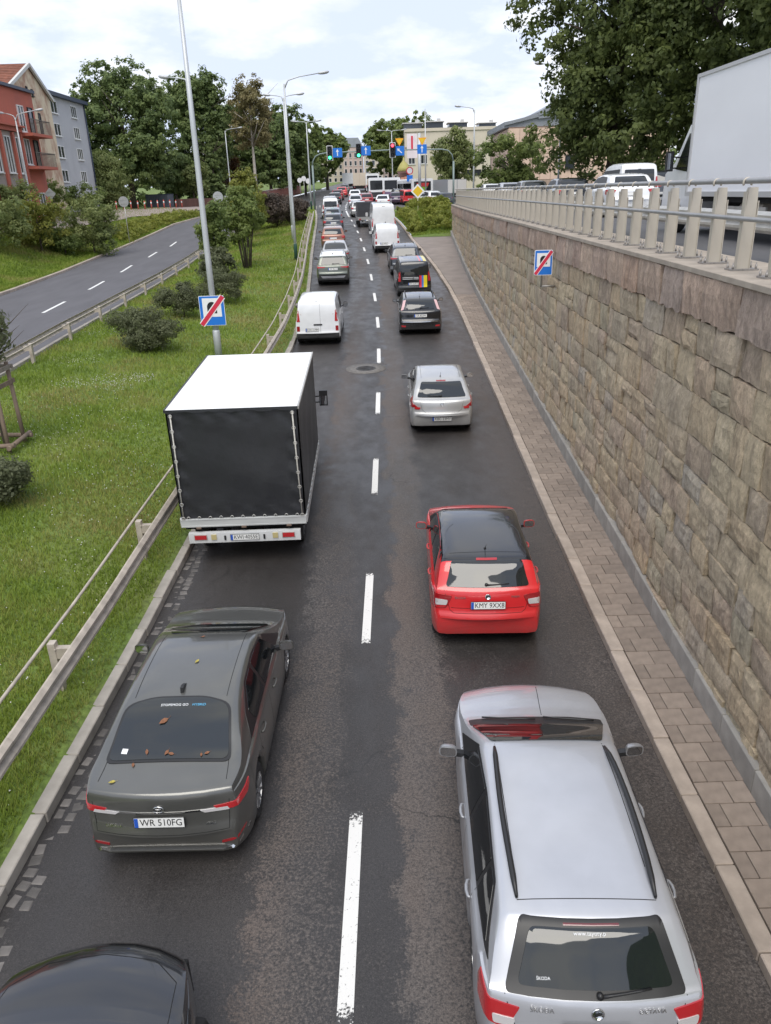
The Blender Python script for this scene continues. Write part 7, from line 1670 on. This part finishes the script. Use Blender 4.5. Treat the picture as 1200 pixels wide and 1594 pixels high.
wt, wrm = wheel_mesh(.37, .24, 6, M_RIMD)
for yy in (1.3, 6.75):
    for sx in (-1, 1): o = link('wheel', wt, t); o.matrix_local = Matrix.Translation((sx * .95, yy, .37)) @ Matrix.Rotation(math.pi if sx < 0 else 0, 4, 'Z'); link('rim', wrm, o)
zu = lambda y: zup(y) + .005
make_car('hatchback', 'white-silver hatchback behind the railing, left of the pale truck', 'car', COMPACT, 9.45, 30.5, P_WHITE, 0, GU, lod=1, zf=zu, roofm=P_SILVER)
make_car('panel_van', 'bright white van showing over the silver roof on the upper street', 'van', WV, 11.55, 36.5, P_WHITE, 0, GU, lod=1, zf=zu)
make_car('hatchback', 'black car between the white van and the truck cab', 'car', SUV, 13.2, 37, P_BLUE, 0, GU, lod=1, zf=zu)
make_car('hatchback', 'dark car with an orange roof sign ahead of the white-silver hatchback', 'car', COMPACT, 9.8, 41, P_BLACK, 0, GU, lod=1, zf=zu)
make_car('hatchback', 'red-lamped grey car farther along the upper street', 'car', COMPACT, 9.6, 50, P_GREY, 0, GU, lod=2, zf=zu)
make_car('saloon_car', 'silver car under the low wide tree', 'car', COMPACT, 10.0, 61, P_SILVER, 0, GU, lod=2, zf=zu)
make_car('estate_car', 'white car roof showing over the railing before the low wide tree', 'car', COMPACT, 9.9, 70, P_WHITE, 0, GU, lod=2, zf=zu)
make_car('hatchback', 'pale blue-grey car at the far end of the railing', 'car', COMPACT, 10.3, 81, P_SILVER2, R(4), GU, lod=2, zf=zu)
GC = 'vehicles turning at the crossing'
make_car('suv', 'dark blue off-roader beside the purple-lit bus', 'car', SUV, 3.4, 114, P_BLUE, R(8), GC, lod=2)
RV = dict(CITY)
make_car('panel_van', 'red van behind the yellow diamond sign', 'van', RV, 4.4, 106.5, P_RED, R(12), GC, lod=2)
make_car('hatchback', 'silver hatchback right of the red van', 'car', COMPACT, 6.2, 104.5, P_SILVER, R(14), GC, lod=2)
make_car('suv', 'white off-roader in the middle of the crossing row', 'car', SUV, 7.55, 103.5, P_WHITE, R(20), GC, lod=2)
make_car('hatchback', 'dark car with red lamps at the end of the railing', 'car', COMPACT, 8.9, 102.5, P_BLUE, R(20), GC, lod=2)
def coach(label, x, y, w_, L, hh, m, rz=0.0, lower=None, group=GC, nm='bus', ad=False, z=None):
    q = thing(nm, label, 'bus', (x, y, zr(y) if z is None else z), rz, group); r = .22
    sec = rpoly([(-w_ / 2, .35), (w_ / 2, .35), (w_ / 2, hh), (-w_ / 2, hh)], [.06, .06, r, r])
    MB().prism(sec, 0, L, 'XZ').obj('body', m, q)
    MB().prism(rpoly([(-w_ * .40, hh * .48), (w_ * .40, hh * .48), (w_ * .40, hh * .88), (-w_ * .40, hh * .88)], .1), -.02, 0, 'XZ').obj('rear_window', M_GLASS2, q)
    if lower: MB().prism([(-w_ * .46, .5), (w_ * .46, .5), (w_ * .46, hh * .38), (-w_ * .46, hh * .38)], -.018, 0, 'XZ').obj('lower_panel', lower, q)
    for sx in (-1, 1):
        MB().box((sx * w_ * .43, -.03, hh * .36), (.16, .05, .4)).obj('tail_lamp', M_REDB, q); MB().box((sx * (w_ / 2 + .005), L / 2, hh * .66), (.03, L * .9, hh * .3)).obj('side_window', M_GLASS2, q)
        for yy in (L * .25, L * .75): o = link('wheel', wt, q); o.location = (sx * (w_ / 2 - .16), yy, .37)
    return q
coach('white bus with a dark rear window, left one of two', .15, 119, 2.2, 9, 3.05, P_WHITE, R(2), P_BLACK)
coach('white bus with a dark rear window and plum lower panel, right one of two', 2.35, 119.5, 2.5, 9, 3.0, P_WHITE, R(2), paint('bus_plum', (.16, .10, .2), .1))
coach('far white and navy bus ahead of the two', -.5, 152, 2.4, 10, 3.2, P_WHITE, 0, P_BLUE, 'far vehicles')
q = coach('white minibus with a red and green triangle on its tail', 6.4, 113.5, 3.1, 5.5, 2.9, P_WHITE, R(20))
for pts, c_ in (([(-.9, 2.35), (1.0, 2.35), (.75, 1.9), (-.6, 1.9)], (.55, .04, .04)), ([(-.58, 1.86), (.73, 1.86), (.15, 1.15)], (.22, .42, .03))): MB().prism(pts, -.045, -.021, 'XZ').obj('printed_panel', mat('ad_%d' % int(c_[1] * 100), c_, .5), q)
def lorry(label, x, y, w_, L, hh, m, door, rz=0, group='far vehicles', z0=1.0):
    q = thing('lorry', label, 'truck', (x, y, zr(y)), rz, group); MB().box((0, L / 2, (hh + z0) / 2), (w_, L, hh - z0)).obj('box', m, q); b = MB()
    for sx in (-1, 1): b.box((sx * w_ * .25, -.02, (hh + z0) / 2), (w_ * .46, .03, hh - z0 - .15))
    b.obj('rear_doors', door, q); MB().box((0, L / 2, .8), (w_ * .8, L, .3)).box((0, 0, .65), (w_, .15, .2)).obj('chassis', M_UNDER, q)
    MB().prism([(L + .1, .5), (L + .1, 2.6), (L + 1.4, 2.6), (L + 2, 1.6), (L + 2, .5)], -w_ / 2 + .05, w_ / 2 - .05, 'YZ').obj('cab', P_WHITE, q)
    for sx in (-1, 1):
        MB().box((sx * w_ * .4, -.09, .72), (.3, .04, .14)).obj('tail_lamp', M_RED, q)
        for yy in (1.2, L + 1): o = link('wheel', wt, q); o.location = (sx * (w_ / 2 - .2), yy, .37)
    return q
lorry('silver grey box trailer behind the dark car at the crossing', 10.9, 111.5, 3.0, 6, 2.75, mat('trailer_grey', (.34, .36, .38), .45, .3), mat('trailer_door', (.62, .62, .60), .5), R(28), GC)
lorry('cream lorry far up the right lane', -3.0, 162, 2.5, 6, 3.3, mat('lorry_cream', (.55, .46, .36), .6), mat('lorry_cream_door', (.60, .52, .42), .6)); lorry('white lorry far up the left lane', -5.9, 184, 2.5, 6, 3.2, P_WHITE, P_WHITE); lorry('small pale lorry at the very end of the queue', -3.9, 205, 2.4, 6, 3.1, P_SILVER, P_WHITE)

# ---------------------------------------------------------------- people on the pavement by the hall
def person(label, x, y, rz, shirt, legs, hair, seed):
    rs = random.Random(seed); s = rs.uniform(.28, .42)
    J = {'pel': (0, 0, .95), 'spi': (0, .01, 1.15), 'che': (0, .0, 1.38), 'nek': (0, .0, 1.52), 'hea': (0, .03, 1.63), 'top': (0, .03, 1.74),
         'hl': (-.10, 0, .90), 'kl': (-.11, s * .5 + .05, .50), 'al': (-.11, s * .45, .09), 'tl': (-.11, s * .45 + .17, .04), 'hr': (.10, 0, .90), 'kr': (.11, -s * .15 + .08, .50), 'ar': (.11, -s * .6, .12), 'tr': (.11, -s * .6 + .16, .04),
         'sl': (-.19, 0, 1.43), 'el': (-.25, -.08, 1.16), 'wl': (-.24, .06, .94), 'fl': (-.235, .12, .84), 'sr': (.19, 0, 1.43), 'er': (.25, .03, 1.16), 'wr': (.24, .20, .98), 'fr': (.235, .27, .90)}
    E = [('pel', 'spi'), ('spi', 'che'), ('che', 'nek'), ('nek', 'hea'), ('hea', 'top'), ('pel', 'hl'), ('hl', 'kl'), ('kl', 'al'), ('al', 'tl'), ('pel', 'hr'), ('hr', 'kr'), ('kr', 'ar'), ('ar', 'tr'), ('che', 'sl'), ('sl', 'el'), ('el', 'wl'), ('wl', 'fl'), ('che', 'sr'), ('sr', 'er'), ('er', 'wr'), ('wr', 'fr')]
    RD = {'pel': .15, 'spi': .14, 'che': .16, 'nek': .06, 'hea': .10, 'top': .075, 'hl': .10, 'kl': .065, 'al': .045, 'tl': .035, 'hr': .10, 'kr': .065, 'ar': .045, 'tr': .035, 'sl': .07, 'el': .048, 'wl': .034, 'fl': .028, 'sr': .07, 'er': .048, 'wr': .034, 'fr': .028}
    ks = list(J); me = bpy.data.meshes.new('person'); me.from_pydata([J[k_] for k_ in ks], [(ks.index(a), ks.index(b_)) for a, b_ in E], [])
    o = bpy.data.objects.new('person', me); COL.objects.link(o); md = o.modifiers.new('s', 'SKIN'); ly = me.skin_vertices[0] if me.skin_vertices else None
    if ly:
        for i, k_ in enumerate(ks): ly.data[i].radius = (RD[k_], RD[k_] * (.72 if k_ in ('pel', 'spi', 'che') else 1)); ly.data[i].use_root = (k_ == 'pel')
    o.modifiers.new('d', 'SUBSURF').levels = 1
    bpy.context.view_layer.update(); m2 = bpy.data.meshes.new_from_object(o.evaluated_get(bpy.context.evaluated_depsgraph_get())); bpy.data.objects.remove(o)
    ms = [mat('skin', (.45, .27, .19), .6), mat('shirt_%d' % seed, shirt, .8), mat('legwear_%d' % seed, legs, .8), mat('hair_%d' % seed, hair, .7), mat('shoe', (.03, .03, .03), .6)]
    m2.materials.clear(); [m2.materials.append(q) for q in ms]
    for p in m2.polygons:
        c = p.center; p.use_smooth = True
        p.material_index = 4 if c.z < .09 else 2 if c.z < .96 and abs(c.x) < .2 else 0 if (c.z < 1.1 and abs(c.x) > .2) else 1 if c.z < 1.50 else 3 if (c.z > 1.69 or c.y < .0) else 0
    return tag(link('person', m2), label, 'person', 'people walking by the hall'), o if False else None, (lambda ob: None)
for i, (x, y, rz, sh, lg, hr, lb) in enumerate([(16.15, 70, .5, (.62, .66, .72), (.05, .07, .12), (.05, .03, .02), 'person in a pale shirt walking past the lamp post by the hall'), (17.2, 71, 2.6, (.12, .13, .17), (.10, .11, .14), (.03, .02, .02), 'person in dark clothes walking on the pavement by the hall'),
        (17.75, 71.2, 2.7, (.65, .62, .60), (.16, .15, .17), (.10, .06, .03), 'person in a white top beside the one in dark clothes'), (19.3, 72, .4, (.30, .14, .12), (.05, .05, .06), (.04, .03, .02), 'person in a rusty red top walking alone under the big trees')]):
    ob = person(lb, x, y, rz, sh, lg, hr, 700 + i)[0]; ob.location = (x, y, zup(y) + .1); ob.rotation_euler = (0, 0, rz)

# ---------------------------------------------------------------- grass
def grass_mat():
    m, nt, b = new_mat('grass_blades'); n = nt.nodes.new; k = nt.links.new; g = n('ShaderNodeNewGeometry')
    def noise(sc, d):
        t = n('ShaderNodeTexNoise'); t.inputs['Scale'].default_value = sc; t.inputs['Detail'].default_value = d; k(g.outputs['Position'], t.inputs['Vector']); return t.outputs['Fac']
    a = n('ShaderNodeMath'); a.operation = 'MULTIPLY_ADD'; k(g.outputs['Random Per Island'], a.inputs[0]); a.inputs[1].default_value = .35
    r_ = n('ShaderNodeMapRange'); r_.inputs[1].default_value = .36; r_.inputs[2].default_value = .66; r_.inputs[3].default_value = 0; r_.inputs[4].default_value = .75; k(noise(.42, 5), r_.inputs[0]); k(r_.outputs[0], a.inputs[2])
    cr = n('ShaderNodeValToRGB'); el = cr.color_ramp.elements; el[0].position = .1; el[0].color = (.155, .225, .034, 1); el[1].position = 1; el[1].color = (.33, .29, .115, 1)
    e = el.new(.45); e.color = (.24, .325, .05, 1); e = el.new(.72); e.color = (.29, .32, .08, 1); k(a.outputs[0], cr.inputs[0]); k(cr.outputs[0], b.inputs['Base Color']); b.inputs['Roughness'].default_value = .6; b.inputs['Specular IOR Level'].default_value = .25
    tr_ = n('ShaderNodeBsdfTranslucent'); k(cr.outputs[0], tr_.inputs[0]); ms = n('ShaderNodeMixShader'); ms.inputs[0].default_value = .35; k(b.outputs[0], ms.inputs[1]); k(tr_.outputs[0], ms.inputs[2]); k(ms.outputs[0], nt.nodes['Material Output'].inputs[0]); return m
M_GRASS = grass_mat()
def blades(name, X, Y, Z, hgt, wid, seed):
    rs = np.random.default_rng(seed); n = len(X); a = rs.uniform(0, 2 * np.pi, n); ln = rs.uniform(.1, .9, n) * hgt; b_ = rs.uniform(0, 2 * np.pi, n)
    P = np.stack([X, Y, Z], 1); dx = np.stack([np.cos(a) * wid / 2, np.sin(a) * wid / 2, np.zeros(n)], 1); tip = np.stack([np.cos(b_) * ln, np.sin(b_) * ln, hgt], 1)
    V = np.stack([P - dx, P + dx, P + tip], 1).reshape(-1, 3); F = np.arange(3 * n).reshape(n, 3)
    return tag(link(name, quick_mesh(name, V, F, M_GRASS)), kind='stuff')
vl = np.vectorize(lawn_z); vb = np.vectorize(bank_z)
rs = np.random.default_rng(21); n = 250000
u = rs.random(n); y0, y1 = 4.5, 100.0; e = -.7; Y = (y0 ** e + u * (y1 ** e - y0 ** e)) ** (1 / e)
xa = np.interp(Y, np.arange(4, 101), [xe(q) + .16 for q in np.arange(4, 101)]); xb = np.interp(Y, np.arange(4, 101), [xl(q) - .24 for q in np.arange(4, 101)])
keep = xb > xa + .2; Y, xa, xb = Y[keep], xa[keep], xb[keep]; X = xa + (xb - xa) * rs.random(len(Y))
pn = .5 + .5 * np.sin(X * 1.7 + np.sin(Y * .9)) * np.sin(Y * 1.1 + X * .6)
hg = (.05 + .07 * rs.random(len(Y)) * (0.5 + pn)) * (1 + Y / 90); blades('grass', X, Y, vl(X, Y) - .01, hg, .010 + .0011 * Y, 22)
n = 70000; u = rs.random(n); y0, y1 = 40, 105; Y = (y0 ** e + u * (y1 ** e - y0 ** e)) ** (1 / e); q = np.interp(Y, np.arange(30, 110), [xf(t) - .3 for t in np.arange(30, 110)]); X = q - 9 * rs.random(n) ** 1.3
blades('bank_grass', X, Y, vb(X, Y) - .01, .10 + .12 * rs.random(n), .05 + .0006 * Y, 23)
n = 16000; Y = 66 + 24 * rs.random(n); q = np.interp(Y, np.arange(60, 100), [xr(t) + .26 for t in np.arange(60, 100)]); X = q + 3.4 * rs.random(n) ** 1.4
blades('slope_grass', X, Y, np.vectorize(east_z)(X, Y) - .01, .10 + .12 * rs.random(n), .07 + 0 * Y, 24)
# clover heads
M_CLOVER = mat('clover_white', (.62, .62, .56), .7)
pts = []
for cx, cy, rr, k_ in ((-8.3, 23.6, .8, 170), (-9.4, 23.0, .5, 60), (-7.6, 24.4, .4, 90), (-10.2, 26, .8, 50), (-6.2, 16, 1.6, 90), (-8, 20, 2.2, 110), (-11.0, 31, .8, 50)):
    a = rs.uniform(0, 6.28, k_); r = rr * rs.random(k_) ** .6; pts += list(zip(cx + r * np.cos(a), cy + r * 1.3 * np.sin(a)))
pts += [(rs.uniform(-9, -4.4), rs.uniform(6, 22)) for _ in range(300)]
V = []; F = []
for x, y in pts:
    if not (xe(y) + .5 < x < xl(y) - .25): continue
    z = lawn_z(x, y) + rs.uniform(.05, .10); s = rs.uniform(.008, .016); o_ = len(V)
    V += [(x - s, y, z), (x, y - s, z), (x + s, y, z), (x, y + s, z), (x, y, z + s), (x, y, z - s)]; F += [(o_, o_ + 1, o_ + 4), (o_ + 1, o_ + 2, o_ + 4), (o_ + 2, o_ + 3, o_ + 4), (o_ + 3, o_, o_ + 4), (o_ + 1, o_, o_ + 5), (o_ + 2, o_ + 1, o_ + 5), (o_ + 3, o_ + 2, o_ + 5), (o_, o_ + 3, o_ + 5)]
tag(link('clover', quick_mesh('clover', np.array(V), np.array(F), M_CLOVER)), kind='stuff')
# dark undergrowth closing the ground under the big trees and behind the houses
leaves('undergrowth', [(20 + i * 2.2, 68 + (i % 3) * 3 - i * 1.2, 6.6, 2.6, 2.4, 2.2) for i in range(10)] + [(-40 + i * 3, 122, 8, 4, 3, 4.5) for i in range(6)], 16000, .4, L_DARK, None, 501, clump=.6)['kind'] = 'stuff'
leaves('far_wood', [(-120 + i * 13, 420 + (i % 3) * 30, 14, 11, 8, 7 + (i % 4)) for i in range(8)] + [(14 + i * 14, 400 + (i % 3) * 30, 14, 11, 8, 7 + (i % 4)) for i in range(14)], 16000, 1.6, L_MID, None, 502, clump=2)['kind'] = 'stuff'
